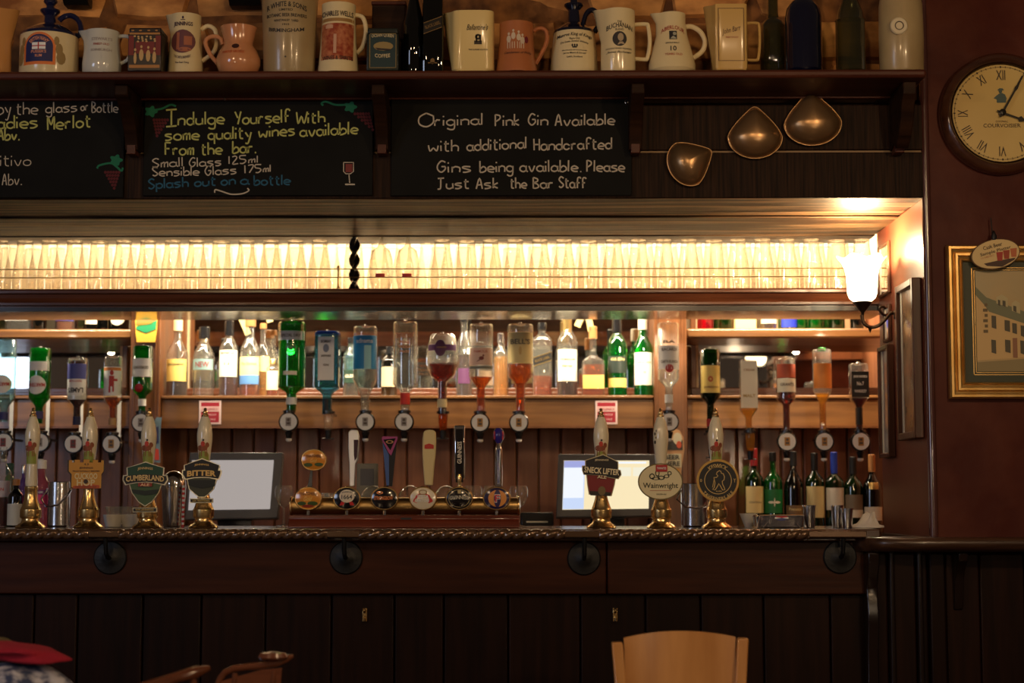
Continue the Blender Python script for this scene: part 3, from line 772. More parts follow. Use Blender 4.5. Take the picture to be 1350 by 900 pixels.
b = B().patch(cx - 9, cx + 9, I.z(74), I.z(65), sf3, 6, 2, k=k); I.part('flag', b, WHITEP)
b = B().patch(cx - 1, cx + .6, I.z(74), I.z(65), surf_round(I.prof, 1.3), 1, 1, k=k).patch(cx - 9, cx + 9, I.z(70.3), I.z(69), surf_round(I.prof, 1.3), 6, 1, k=k); I.part('flag_cross', b, REDP)
b = B(); txt(b, "BRITISH NAVY", cx, I.z(59), 27, 5, sf3, arc=0, k=k, bend=16); txt(b, "PUSSER'S", cx, I.z(77), 20, 4, sf3, k=k); txt(b, "RUM", cx, I.z(82.5), 9, 3.5, sf3, k=k); I.part('lettering', b, flat(226, 150, 110))
for sx_ in (-1, 1):
    b = B()
    for q in ((27, 84, 5, 9), (25, 73, 4, 8), (22, 62, 3, 6)): b.disc(cx + sx_ * q[0], I.z(q[1]), q[2], q[3], sf, 10, 2, k=k)
    I.part('heraldic_beast', b, flat(150, 124, 74))
# ---- small white jug
I = shelf('jug', 'small white bulbous jug with faint red lettering, beside the blue flagon', 'jug', 134, 24); k = I.s; h = I.z(42)
pr = [(22, 0), (25, 4), (25.5, h * .25), (23.5, h * .55), (22, h * .8), (22.5, h), (20.5, h), (20.5, h - 5)]
I.part('body', B().lathe(pr, 36, spout=(pi, 10, h - 22, h), k=k), mat('white_glaze', srgb(206, 206, 196), .15, coat=.8))
b = B(); loopH(b, [(22, I.z(47)), (35, I.z(48)), (40, I.z(60)), (34, I.z(78)), (23, I.z(84))], 2.6, k); I.part('handle', b, mat('white_glaze', (0, 0, 0)))
sf = surf_round(pr[:6], .5); b = B(); txt(b, "STEWARTS", 4, I.z(56), 26, 4, sf, k=k); txt(b, "EDINBURGH", 4, I.z(71), 26, 3.4, sf, k=k); I.part('lettering', b, flat(150, 140, 140)); b = B(); txt(b, "FINEST OLD", 4, I.z(63), 20, 3, sf, k=k); I.part('lettering', b, INKR)
# ---- patterned tin
def tin(px, hw, ytop, lab, name, m):
    I = shelf(name, lab, 'tin', px, hw); k = I.s; h = I.z(ytop)
    I.part('body', B().box(-hw * k, hw * k, -hw * k, hw * k, 0, (h - 8) * k), m, bev=.003)
    I.part('lid', B().box(-(hw - 1) * k, (hw - 1) * k, -(hw - 1) * k, (hw - 1) * k, (h - 7.5) * k, h * k), m, bev=.004); I.h = h; return I
I = tin(195, 22, 41, 'small square tin with dark red and gold oriental figures', 'tea_tin', flat(30, 20, 20, .3)); k = I.s; F_ = lambda x, z: -22.4; F2 = lambda x, z: -22.9
b = B().patch(-21, -14, I.z(78), I.z(52), F_, 1, 1, k=k).patch(14, 21, I.z(78), I.z(52), F_, 1, 1, k=k).patch(-12, 13, I.z(76), I.z(60), F_, 1, 1, k=k); I.part('print', b, flat(116, 30, 22))
b = B().patch(-20, 20, I.z(50.5), I.z(48), F_, 1, 1, k=k).patch(-20, 20, I.z(95), I.z(91), F_, 1, 1, k=k)
for x in (-16, -6, 5, 15): b.disc(x, I.z(45), 2, 1, lambda x, z: -21.6, 8, 1, k=k)
I.part('print', b, flat(176, 122, 60))
b = B()
for x, w_, z_ in ((-12, 2, 78), (-4, 3, 74), (5, 3, 75), (13, 2.5, 77)): b.disc(x, I.z(z_ + 4), w_, 8, F2, 10, 1, k=k).disc(x, I.z(z_ - 7), 1.6, 2, F2, 8, 1, k=k)
for i in range(14): b.disc(-13 + (i * 5.3) % 27, I.z(53 + (i * 3.1) % 9), 1.6, 1.3, F2, 6, 1, k=k)
I.part('print', b, flat(196, 160, 104))
# ---- tall jug with oval picture
I = shelf('jug', 'tall cream jug with a purple oval brewery picture', 'jug', 244, 22, .045); k = I.s; h = I.z(20)
pr = [(24, 0), (24, 3), (22, h * .4), (20, h * .7), (20, h), (18, h), (18, h - 6)]
I.part('body', B().lathe(pr, 36, spout=(pi, 7, h - 18, h), k=k), CERAM)
b = B(); loopH(b, [(20, I.z(38)), (29, I.z(33)), (38, I.z(38)), (41, I.z(52)), (37, I.z(68)), (22, I.z(80))], 3, k); I.part('handle', b, CERAM)
sf = surf_round(pr[:5], .5); sf2 = surf_round(pr[:5], .8); b = B().disc(0, I.z(59), 16, 16, sf, 20, 3, k=k); I.part('oval_print', b, flat(108, 62, 66))
b = B().patch(-8, -4, I.z(70), I.z(47), sf2, 2, 1, k=k).patch(2, 12, I.z(64), I.z(52), sf2, 3, 1, k=k).disc(3, I.z(70), 9, 3, sf2, 10, 1, k=k); I.part('oval_print', b, flat(168, 100, 70))
b = B(); txt(b, "JENNINGS", 0, I.z(36), 25, 7, sf2, bold=.03, k=k); txt(b, "THE CASTLE BREWERY", 0, I.z(78), 22, 3.5, sf2, arc=-3, k=k); txt(b, "The Real Thing", 0, I.z(88), 18, 3, sf2, k=k); b.disc(0, I.z(27), 1.4, 2, sf2, 8, 1, k=k).patch(-3, 3, I.z(30.5), I.z(29.5), sf2, 1, 1, k=k); I.part('lettering', b, INKN)
# ---- salmon bulbous jug
I = shelf('jug', 'squat salmon-pink jug with flared neck and handle at its left', 'jug', 314, 27); k = I.s; h = I.z(36)
pr = [(20, 0), (25, 4), (29, 14), (29, 22), (25, 32), (19.5, 40), (19, h - 20), (22, h - 6), (24, h), (22, h), (17, h - 22)]
I.part('body', B().lathe(pr, 40, k=k), SALMON)
b = B(); loopH(b, [(-21, I.z(58)), (-25, I.z(49)), (-36, I.z(47)), (-44, I.z(54)), (-38, I.z(70)), (-27, I.z(84))], 2.8, k); I.part('handle', b, SALMON)
sf = surf_round(pr[:9], .6); b = B().disc(0, I.z(66), 5, 3.6, sf, 10, 2, k=k); I.part('bird_print', b, flat(60, 30, 26))
b = B(); txt(b, "FAMOUS GROUSE", -3, I.z(74), 30, 3.6, sf, k=k); I.part('lettering', b, flat(190, 84, 40))
# ---- stoneware crock
I = shelf('stoneware_crock', 'large grey stoneware crock with black brewery lettering', 'crock', 381, 34); k = I.s; h = I.z(-14)
pr = [(32, 0), (33.5, 4), (35, h * .5), (37.5, h - 4), (36, h), (33, h), (33, h - 8)]
I.part('body', B().lathe(pr, 44, k=k), STONEW)
sf = surf_round(pr[:4], .5); b = B()
txt(b, "R WHITE & SONS", 0, I.z(18), 52, 7, sf, arc=4.5, bold=.02, k=k); txt(b, "LIMITED", 0, I.z(21), 18, 3, sf, k=k); txt(b, "BOTANIC BEER BREWERS", 0, I.z(28), 52, 4.5, sf, k=k)
txt(b, "WINSTANLEY  YARD", 0, I.z(35), 32, 3, sf, k=k); txt(b, "1915", 0, I.z(40.5), 9, 2.4, sf, k=k); txt(b, "BIRMINGHAM", 0, I.z(45), 46, 5, sf, arc=-3.5, bold=.02, k=k); b.disc(0, I.z(83), 1.3, 1.3, sf, 6, 1, k=k)
I.part('lettering', b, flat(46, 40, 34))
# ---- mug with red picture
I = shelf('tankard', 'cream tankard wrapped in a red street picture', 'tankard', 446, 26); k = I.s; h = I.z(6)
pr = [(27, 0), (27, 4), (24, h * .4), (22, h * .8), (22.5, h), (20.5, h), (20.5, h - 6)]
I.part('body', B().lathe(pr, 36, k=k), CERAM); sf = surf_round(pr[:5], .4); sf2 = surf_round(pr[:5], .8)
b = B(); loopH(b, [(21, I.z(18)), (32, I.z(22)), (36, I.z(40)), (32, I.z(60)), (24, I.z(70))], 3, k); I.part('handle', b, CERAM)
pm = mat('red_picture_print', srgb(150, 58, 34), .3, coat=.5, col2=srgb(196, 124, 84), ns=70)
b = B().patch(-21, 21, I.z(84), I.z(35), lambda x, z: sf(x, z), 14, 8, k=k); I.part('picture_band', b, pm)
b = B().patch(-21, 21, I.z(32.5), I.z(28), sf, 14, 2, k=k); I.part('picture_band', b, flat(160, 122, 66))
b = B(); txt(b, "CHARLES WELLS", 0, I.z(22), 41, 7, lambda x, z: sf2(x, z), k=k); txt(b, "WINES & SPIRITS", 1, I.z(82), 40, 5.5, sf2, k=k); I.part('lettering', b, flat(48, 34, 30))
b = B().patch(-15, -5, I.z(42), I.z(38), sf2, 4, 1, k=k, arct=2).patch(-4, 0, I.z(76), I.z(50), sf2, 2, 1, k=k); I.part('picture_band', b, flat(206, 160, 130))
# ---- coffee tin, brown box
I = tin(506, 21, 41, 'dark green coffee tin with an oval label', 'coffee_tin', flat(28, 36, 32, .3)); k = I.s; F_ = lambda x, z: -21.4; F2 = lambda x, z: -21.9
b = B().patch(-17, 18, I.z(95), I.z(49), F_, 1, 1, k=k); I.part('label_panel', b, flat(36, 58, 62, .3))
b = B()
for x0, x1, za, zb2 in ((-17, -16.2, 95, 49), (17.2, 18, 95, 49), (-17, 18, 95, 94.2), (-17, 18, 49.8, 49)): b.patch(x0, x1, I.z(za), I.z(zb2), F2, 1, 1, k=k)
b.disc(1, I.z(66), 13, 6, F2, 16, 1, k=k)
I.part('print', b, flat(150, 130, 84, .3)); b = B(); txt(b, "OCEAN QUEEN", 0, I.z(53), 29, 5, F2, arc=1.5, k=k); txt(b, "COFFEE", 0, I.z(78), 20, 5, F2, arc=-1, k=k); I.part('lettering', b, flat(206, 190, 146))
b = B().poly([(-10, I.z(68)), (12, I.z(70)), (8, I.z(72)), (-6, I.z(71))], lambda x, z: -22.3, k=k); I.part('boat_print', b, flat(40, 26, 24))
I = shelf('wooden_box', 'plain brown wooden box behind the coffee tin', 'box', 513, 15, .11); k = I.s
I.part('box_body', B().box(-22 * k, 22 * k, -14 * k, 14 * k, 0, I.z(8) * k), W_BEAM, bev=.003); I.part('box_lid', B().box(-23 * k, 23 * k, -15 * k, 15 * k, I.z(8) * k, I.z(3) * k), W_SHELF, bev=.003)
# ---- dark bottles
I = shelf('black_bottle', 'tall black bottle with narrowing shoulder beside the brown box', 'bottle', 545, 12, .03); k = I.s; h = I.z(30)
I.part('body', B().lathe([(12, 0), (14, 3), (14, h), (9, h + 22), (6, h + 34), (6, h + 60), (7, h + 60), (7, h + 66)], 28, k=k), G_DARK)
I = shelf('square_bottle', 'square black whisky bottle with a slanting gold-edged label', 'bottle', 571, 14, .02); k = I.s; h = I.z(-8)
pr = [(13, 0), (14, 3), (14, h), (8, h + 10), (6, h + 20), (6, h + 45)]
I.part('body', B().lathe(pr, 32, sq=6, k=k), G_DARK); F_ = lambda x, z: -14.6; F2 = lambda x, z: -15
b = B().poly([(-12, I.z(47)), (12, I.z(38)), (12, I.z(24)), (-12, I.z(33))], F_, k=k); I.part('slanted_label', b, flat(24, 20, 16, .3))
b = B().poly([(-12, I.z(33.6)), (12, I.z(24.6)), (12, I.z(23.6)), (-12, I.z(32.6))], F2, k=k).poly([(-12, I.z(48)), (12, I.z(39)), (12, I.z(38)), (-12, I.z(47))], F2, k=k); txt(b, "BLACK LABEL", 0, I.z(35.5), 21, 4.5, F2, rot=radians(20), k=k); b.disc(0, I.z(84), 3, 4, F2, 8, 1, k=k).patch(-6, 6, I.z(87), I.z(85.6), F2, 1, 1, k=k); I.part('gold_print', b, flat(120, 92, 50, .35))
# ---- square cream jug
I = shelf('square_jug', 'square cream jug with pointed spout and script lettering', 'jug', 624, 28); k = I.s; h = I.z(19)
pr = [(25, 0), (27, 3), (27, h), (25, h), (25, h - 8)]
I.part('body', B().lathe(pr, 48, sq=5, spout=(pi, 13, h - 42, h), k=k, sx=1.03), mat('cream_square_glaze', srgb(232, 206, 140), .2, coat=.7))
F_ = lambda x, z: -27.6; b = B(); txt(b, "Ballantine's", 6, I.z(42), 28, 8, F_, ital=.4, bold=.005, k=k); txt(b, "THE SUPERB SCOTCH", 7, I.z(72), 25, 2, F_, k=k)
b.disc(7, I.z(55), 4, 4, F_, 10, 1, k=k, r0=.3).patch(2, 12, I.z(65), I.z(60), F_, 2, 1, k=k).patch(4, 6, I.z(62), I.z(52), F_, 1, 1, k=k).patch(9, 11, I.z(62), I.z(52), F_, 1, 1, k=k); I.part('lettering', b, flat(54, 44, 30))
# ---- salmon tankard
I = shelf('tankard', 'salmon-brown tankard printed with white horse riders, handle at its right', 'tankard', 681, 26); k = I.s; h = I.z(31)
pr = [(27.5, 0), (27.5, 4), (24.5, 22), (22.5, h * .7), (22.5, h), (20.5, h), (20.5, h - 6)]
sm = mat('salmon_brown_glaze', srgb(176, 106, 62), .3, coat=.5); I.part('body', B().lathe(pr, 36, k=k), sm)
b = B(); loopH(b, [(22, I.z(40)), (31, I.z(36)), (39, I.z(40)), (40, I.z(54)), (33, I.z(70)), (25, I.z(84))], 2.8, k); I.part('handle', b, sm)
sf = surf_round(pr[:5], .5); b = B()
for x, z_ in ((-10, 56), (-4, 52), (3, 54), (8, 58)): b.disc(x, I.z(z_), 3, 5, sf, 8, 1, k=k).disc(x, I.z(z_ - 7), 1.6, 2, sf, 6, 1, k=k).patch(x - 2, x - 1, I.z(69), I.z(60), sf, 1, 1, k=k).patch(x + 1, x + 2, I.z(69), I.z(60), sf, 1, 1, k=k)
I.part('riders_print', b, flat(206, 190, 166)); b = B().disc(13, I.z(57), 2.6, 5, sf, 8, 1, k=k); I.part('riders_print', b, flat(110, 24, 36)); b = B(); txt(b, "Gentlemen of Philly", 2, I.z(75), 36, 4, sf, ital=.3, k=k); I.part('lettering', b, flat(74, 40, 26))
# ---- second flagon
I = flagon(757, 'whisky_flagon', 'cream flagon with blue-black shoulder and curved black script', 31, 44, 28, 6, -6, [(12, 32), (16, 17), (24, 11), (31, 17), (33, 30), (27, 41)], mat('black_blue_glaze', (.006, .007, .02), .1, coat=.9), .045)
k = I.s; sf = surf_round(I.prof, .5); b = B()
txt(b, "Munros King of Kings", 0, I.z(54.5), 46, 6, sf, arc=3, k=k, ital=.2); txt(b, "Rare Old", 0, I.z(57), 13, 3, sf, k=k); txt(b, "De Luxe Scotch Whisky", 0, I.z(63), 37, 3.6, sf, arc=2, k=k, ital=.2)
txt(b, "PRODUCE OF SCOTLAND", 0, I.z(73), 32, 1.6, sf, k=k); txt(b, "James Munro & Son Ltd", 0, I.z(77), 30, 3, sf, k=k, ital=.2); txt(b, "Leith, Scotland", 0, I.z(82), 20, 2.6, sf, k=k)
b.patch(-3, 3, I.z(70), I.z(68), sf, 2, 1, k=k)
for x in (-3, 0, 3): b.disc(x, I.z(66.5), 1.2, 2, sf, 6, 1, k=k)
I.part('lettering', b, flat(40, 40, 46))
# ---- jug with round portrait
I = shelf('jug', 'white straight-sided jug with a black round portrait and squared handle', 'jug', 815, 23); k = I.s; h = I.z(14)
pr = [(22, 0), (23, 3), (22.7, h * .5), (22.6, h), (20.6, h), (20.6, h - 6)]
I.part('body', B().lathe(pr, 36, spout=(pi, 10, h - 20, h), k=k), CERAM)
b = B(); loopH(b, [(22, I.z(31)), (37, I.z(30.5)), (40, I.z(34)), (42, I.z(54)), (39, I.z(75)), (36, I.z(78)), (22, I.z(77))], 2.7, k); I.part('handle', b, CERAM)
sf = surf_round(pr[:4], .5); sf2 = surf_round(pr[:4], .9); b = B(); txt(b, "THE", 1, I.z(33), 6, 2.4, sf, k=k); txt(b, "BUCHANAN", 1, I.z(42), 34, 6.5, sf, arc=4.5, k=k); txt(b, "BLEND", 1, I.z(43.5), 11, 2.6, sf, k=k)
b.disc(1, I.z(56), 9.4, 10, sf, 20, 2, k=k); txt(b, "SCOTCH WHISKY BLENDED", 0, I.z(69), 34, 2, sf, k=k); txt(b, "James Buchanan", 0, I.z(74), 33, 3.6, sf, ital=.5, k=k); I.part('lettering', b, flat(38, 34, 34))
b = B().disc(2.4, I.z(54), 4, 5.4, sf2, 12, 1, k=k).poly([(-2, I.z(64)), (1, I.z(60)), (5, I.z(60)), (8, I.z(63))], sf2, k=k); I.part('portrait_face', b, flat(170, 150, 120))
# ---- pear-shaped jug
I = shelf('jug', 'pear-shaped cream jug with red arched lettering and looping handle', 'jug', 886, 30); k = I.s; h = I.z(18)
pr = [(27, 0), (31, 5), (31, 13), (27, 30), (21, 52), (18.5, h - 12), (18.5, h), (16.5, h), (16.5, h - 6)]
I.part('body', B().lathe(pr, 40, spout=(pi, 10, h - 22, h), k=k), CERAM)
b = B(); loopH(b, [(18, I.z(34)), (27, I.z(34)), (38, I.z(41)), (44, I.z(54)), (40, I.z(67)), (28, I.z(76))], [3.4] * 26, k); I.part('handle', b, CERAM)
sf = surf_round(pr[:7], .5); sf2 = surf_round(pr[:7], .9); b = B(); txt(b, "ABERLOUR", 0, I.z(45), 31, 5.5, sf, arc=5, k=k); txt(b, "YEARS OLD", 0, I.z(78), 23, 3, sf, k=k); I.part('lettering', b, flat(164, 56, 44))
b = B().patch(-5, 5, I.z(57), I.z(45), sf, 3, 2, k=k); txt(b, "SINGLE MALT", -1, I.z(62), 18, 2, sf, k=k); txt(b, "10", 0, I.z(70), 8, 7, sf, k=k); I.part('lettering', b, flat(44, 42, 44))
b = B().disc(2, I.z(49), 2.5, 2.5, sf2, 8, 1, k=k).poly([(-4, I.z(56)), (0, I.z(52)), (4, I.z(55)), (4, I.z(56.5))], sf2, k=k); I.part('print', b, flat(170, 170, 150))
# ---- square framed jug
I = shelf('square_jug', 'tall square tan jug with a thin framed panel and a signature', 'jug', 962, 21); k = I.s; h = I.z(9); m_ = mat('tan_square_glaze', srgb(208, 170, 100), .25, coat=.5)
pr = [(20.5, 0), (22, 3), (22, h), (20, h), (20, h - 8)]
I.part('body', B().lathe(pr, 48, sq=8, spout=(pi, 12, h - 20, h), k=k), m_)
F_ = lambda x, z: -22.5; b = B()
for x0, x1, za, zb2 in ((-17, -16.3, 85, 15), (16.3, 17, 85, 15), (-17, 17, 85.7, 85), (-17, 17, 15.7, 15)): b.patch(x0, x1, I.z(za), I.z(zb2), F_, 1, 1, k=k)
txt(b, "John Barr", 0, I.z(45), 26, 9, F_, rot=radians(14), ital=.5, bold=0, k=k); I.part('lettering', b, flat(84, 56, 36)); b = B(); txt(b, "FINEST SCOTCH", 1, I.z(54), 16, 2.4, F_, k=k); I.part('lettering', b, flat(176, 96, 60))
b = B(); loopH(b, [(21, I.z(29)), (36, I.z(29)), (39.5, I.z(33)), (40, I.z(55)), (38, I.z(76)), (34, I.z(79)), (21, I.z(78.5))], 2.0, k); I.part('handle', b, m_)
# ---- green bottle, blue-black bottle, pale bottle, stoneware bottle
I = shelf('green_bottle', 'small dark green bottle with a long neck beside the square tan jug', 'bottle', 1020, 16, .08); k = I.s; h = I.z(30)
I.part('body', B().lathe([(15, 0), (17, 3), (17, h - 4), (13, h + 3), (8, h + 7), (7, h + 14), (6.5, h + 55), (9, h + 56), (9, h + 62), (0, h + 62)], 28, k=k), G_OLIVE)
I = shelf('round_bottle', 'wide blue-black bottle with round shoulders', 'bottle', 1060, 24); k = I.s; h = I.z(22)
I.part('body', B().lathe([(21, 0), (24, 4), (24, h), (22, h + 12), (16, h + 21), (8, h + 27), (7, h + 60), (9, h + 61), (9, h + 66), (0, h + 66)], 32, k=k), mat('blue_black_glass', (.003, .004, .018), .08, coat=.9))
I = shelf('pale_green_bottle', 'pale green clear bottle with a ridge at its shoulder', 'bottle', 1122, 20, .01); k = I.s; h = I.z(27)
I.part('body', B().lathe([(17, 0), (19.5, 3), (19.5, h), (20.2, h + .8), (19, h + 2), (17, h + 12), (11, h + 28), (8, h + 40), (8, h + 70), (10, h + 71), (10, h + 76)], 32, k=k), G_OLIVE)
I = shelf('stoneware_bottle', 'tall tan stoneware bottle with a white round stopper badge, at the shelf end', 'bottle', 1189, 29); k = I.s; h = I.z(-10)
I.part('body', B().lathe([(27, 0), (28.5, 3), (29.5, h * .45), (28.5, h * .85), (26, h), (14, h + 22), (10, h + 34), (12, h + 40), (12, h + 46), (0, h + 46)], 40, k=k), STONEW)
tf = lambda v, k=k, z=I.z(41): Vector((-9 * k + v.x, -29.0 * k - v.z, z * k + v.y))
I.part('badge', B().lathe([(11.5 * k, -2 * k), (11.5 * k, 1.5 * k), (10 * k, 3 * k), (0, 3 * k)], 28, tf=tf), mat('white_china', srgb(214, 200, 168), .3, coat=.5)); I.part('badge_ring', B().lathe([(6 * k, 3 * k), (6 * k, 3.5 * k), (5 * k, 3.6 * k), (4.6 * k, 3 * k)], 24, tf=tf, cap=False), GREYI)

for px0, px1, py, l in ((85, 118, 8, 'left of two black iron fixtures cut by the top edge'), (303, 345, 9, 'black iron fixture at the top edge above the salmon jug')):
    a = P(px0, py, 5.0); c = P(px1, py, 5.0); t = thing('iron_bracket', l, 'bracket', ((a.x + c.x) / 2, 5.0, a.z)); h = (c.x - a.x) / 2
    obj('hook', B().prismx([(.035, 0), (-.01, 0), (-.03, .014), (-.03, .14), (-.012, .14), (-.012, .03), (.035, .03)], -h, h), IRON, t, bev=.003)
# ================================================================== LIT GLASSES on the gantry shelf
zgl = zs + .0012
def gprof(kind):
    if kind == 0: return [(.0385, 0), (.0395, .018), (.0400, .045), (.036, .082), (.029, .118), (.0265, .14), (.0275, .150), (.0275, .153), (.0, .150)]
    if kind == 1: return [(.0370, 0), (.0375, .04), (.0345, .09), (.0305, .135), (.030, .150), (.0, .147)]
    return [(.030, 0), (.038, .03), (.0415, .062), (.039, .095), (.031, .122), (.012, .134), (.006, .15), (.005, .2), (.03, .206), (.03, .208)]
GM = [finish('glass', B().lathe([(r, h_ * 1.12) for r, h_ in gprof(i)], 20, cap=False), G_SHELF, 50) for i in range(3)]
x = XL + .05; i = 0
xl_, xr_ = PX(456, 380, 5.74), PX(478, 380, 5.74)
big = [(PX(498, 380, 5.72), 'left one of two big balloon glasses with red badge, beside the black twisted post'), (PX(533, 380, 5.72), 'right one of two big balloon glasses with red badge, beyond the black twisted post')]
for ri, Y in enumerate((5.725, 5.81, 5.895)):
    x = XL + .05 + ri * .03
    while x < XREV - .03:
        ok = True
        if ri == 0 and (xl_ - .045 < x < xr_ + .21): ok = False
        if ok:
            kd = 0 if (i * 7 + ri) % 5 else 1
            o = bpy.data.objects.new('pint_glass', GM[kd]); COL.objects.link(o); o.location = (x, Y + random.uniform(-.003, .003), zgl); o.rotation_euler = (0, 0, random.uniform(0, 6))
            tag(o, ('upturned beer glass in the front row of the lit glass shelf', 'upturned beer glass in the middle row of the lit glass shelf', 'upturned beer glass in the back row of the lit glass shelf')[ri], 'glass',
                ('front row of glasses on the gantry', 'middle row of glasses on the gantry', 'back row of glasses on the gantry')[ri])
        x += .0815 + random.uniform(-.0, .004); i += 1
for X, l in big:
    t = thing('balloon_glass', l, 'glass', (X + .01, 5.73, zgl)); o = obj('bowl', GM[2], None, t)
    b = B(); sf = surf_round([(r, h_ * 1.12) for r, h_ in gprof(2)], .0006); b.patch(-.016, .016, .040, .054, sf, 6, 2); obj('red_badge', b, flat(190, 40, 34), t)

# ================================================================== BOTTLES
def rr(prof): return prof
def stand(name, lab, px, ytop, hw, yshould, zsurf, glassm, Y=6.37, neck=None, liquid=None, lm=None, cap=None, capm=None, labels=(), sq=0, text=(), neckw=.36, grp=None, rnd=False, cat='bottle'):
    """upright bottle; ys are picture rows; labels = (y0, y1, material, widthfrac)"""
    I = Item(name, lab, cat, px, Y, zsurf + .0004, grp); k = I.s; H = I.z(ytop); hs = I.z(yshould); nw = hw * neckw
    nb = hs + (H - hs) * .45 if neck is None else I.z(neck)
    if rnd: pr = [(hw * .7, 0), (hw * .9, 2), (hw, hs * .5), (hw * .9, hs * .85), (nw, nb), (nw, H - 3), (nw * 1.1, H - 3), (nw * 1.1, H)]
    else: pr = [(hw * .9, 0), (hw, 1.5), (hw, hs), (hw * .93, hs + (nb - hs) * .3), (nw * 1.4, hs + (nb - hs) * .8), (nw, nb), (nw, H - 4), (nw * 1.12, H - 3.8), (nw * 1.12, H)]
    I.part('glass_body', B().lathe(pr, 24, sq=0, k=k) if not sq else B().lathe(pr, 28, sq=sq, k=k), glassm); I.pr = pr
    if liquid:
        zl = I.z(liquid); lp = [(r * .93, max(z, 1)) for r, z in pr if z < zl] + [(pint(pr, zl) * .93, zl)]
        I.part('liquid', B().lathe(lp, 20, sq=sq, k=k), lm)
    if cap:
        zc = I.z(cap); I.part('cap', B().lathe([(nw * 1.25, zc), (nw * 1.25, H + .5), (nw * 1.1, H + 1.2), (0, H + 1.2)], 18, k=k), capm or BLACKP)
    sf = surf_round(pr, .35, sq=sq) if not sq else (lambda x, z: -pint(pr, z) - .4); sf2 = lambda x, z: sf(x, z) - .3
    for l in labels:
        y0, y1, m = l[:3]; wf = l[3] if len(l) > 3 else .93
        I.part('paper_label', B().patch(-hw * wf, hw * wf, I.z(y1), I.z(y0), sf, 10, 3, k=k), m)
    for s_, py, wd, ht, m in text: I.part('lettering', txt(B(), s_, 0, I.z(py), wd, ht, sf2, k=k), m)
    I.sf, I.sf2 = sf, sf2; return I
zb6 = zt
CORK = flat(176, 120, 66); GFOIL = mat('gold_foil', (.6, .42, .16), .3, metal=.9); REDC = flat(150, 24, 28); BLUEC = flat(30, 60, 170); DKR = flat(60, 18, 22)
stand('whisky_bottle', 'amber whisky bottle with orange and cream cap, leftmost on the middle shelf', 233, 420, 14, 470, zb6, G_CLEAR, liquid=490, lm=L_DARK, cap=436, capm=flat(226, 206, 160), labels=[(474, 503, YELP)], text=[("CRAGGANMORE", 481, 21, 3, INK)])
stand('gin_bottle', 'clear bottle with teal and red band label, second on the middle shelf', 268, 432, 14, 470, zb6, G_CLEAR, cap=446, neckw=.42, labels=[(474, 488, flat(120, 150, 150))], text=[("NEW", 481, 18, 7, flat(130, 30, 26))])
I = stand('whisky_bottle', 'whisky bottle with black capsule and white arched label, third on the middle shelf', 301, 424, 12.5, 462, zb6, G_CLEAR, liquid=497, lm=L_RED, cap=442, neckw=.4, labels=[(462, 497, PAPER)], text=[("BOWMORE", 466, 18, 3, INK), ("12", 480, 8, 4, BLACKI)])
stand('whisky_bottle', 'whisky bottle with cream label above a blue band, fourth on the middle shelf', 329, 420, 13.5, 466, zb6, G_CLEAR, liquid=503, lm=L_AMBER, cap=430, capm=CORK, neckw=.42, labels=[(471, 495, CREAMP), (495, 507, flat(84, 132, 190))], text=[("The Glenlivet", 480, 20, 3.5, GREYI)])
stand('whisky_bottle', 'clear bottle with cork half hidden behind the blue-banded bottle', 346, 427, 10, 470, zb6, G_CLEAR, Y=6.47, cap=433, capm=CORK, liquid=490, lm=L_GOLD, labels=[(470, 490, CREAMP)])
stand('small_bottle', 'small bottle with pale green-white label beside the big green gin bottle', 359, 474, 8, 486, zb6, G_CLEAR, liquid=488, lm=L_AMBER, cap=480, capm=GFOIL, labels=[(489, 514, flat(222, 226, 180))])
stand('liqueur_bottle', 'dark green label bottle half hidden beside the blue gin bottle', 462, 446, 10, 470, zb6, G_TEAL, Y=6.47, liquid=504, lm=L_RED, labels=[(488, 505, flat(16, 50, 34))], text=[("GLEN", 496, 13, 4, PAPER)], cap=452)
stand('liqueur_bottle', 'black bottle with beige label between the two clear vodka bottles', 513, 458, 10.5, 476, zb6, G_DARK, Y=6.47, cap=466, labels=[(484, 510, flat(196, 176, 140))])
stand('brandy_bottle', 'tall brandy bottle with purple neck band and purple badge behind the round optic bottle', 612, 408, 11, 462, zb6, G_CLEAR, Y=6.45, liquid=468, lm=L_DARK, cap=424, capm=BLACKP, neckw=.42, labels=[(486, 506, flat(70, 28, 70), .7)])
stand('whisky_bottle', 'pale yellow bottle half hidden between the two amber optic bottles', 660, 440, 10, 468, zb6, G_CLEAR, Y=6.47, liquid=470, lm=L_GOLD, cap=452, capm=STEEL)
I = stand('square_whisky_bottle', 'square whisky bottle with a slanting black and gold label', 715, 426, 13, 450, zb6, G_CLEAR, Y=6.42, liquid=496, lm=L_AMBER, cap=434, sq=5)
k = I.s; b = B().poly([(-12, I.z(484)), (12, I.z(476)), (12, I.z(464)), (-12, I.z(472))], lambda x, z: -13.6, k=k); I.part('slanted_label', b, BLACKI)
b = B().poly([(-12, I.z(473)), (12, I.z(465)), (12, I.z(464)), (-12, I.z(472))], lambda x, z: -13.8, k=k).poly([(-12, I.z(484)), (12, I.z(476)), (12, I.z(475)), (-12, I.z(483))], lambda x, z: -13.8, k=k); txt(b, "BLACK LABEL", 0, I.z(474), 20, 3.4, lambda x, z: -13.8, rot=radians(17), k=k); I.part('gold_print', b, GFOIL)
stand('whisky_bottle', 'whisky bottle with tall gold capsule and large cream label', 748, 408, 13.5, 452, zb6, G_CLEAR, liquid=503, lm=L_DARK, cap=438, capm=GFOIL, labels=[(461, 503, PAPER)], text=[("THE MACALLAN", 474, 20, 3, GREYI), ("FINE OAK", 483, 14, 3, flat(150, 110, 60))])
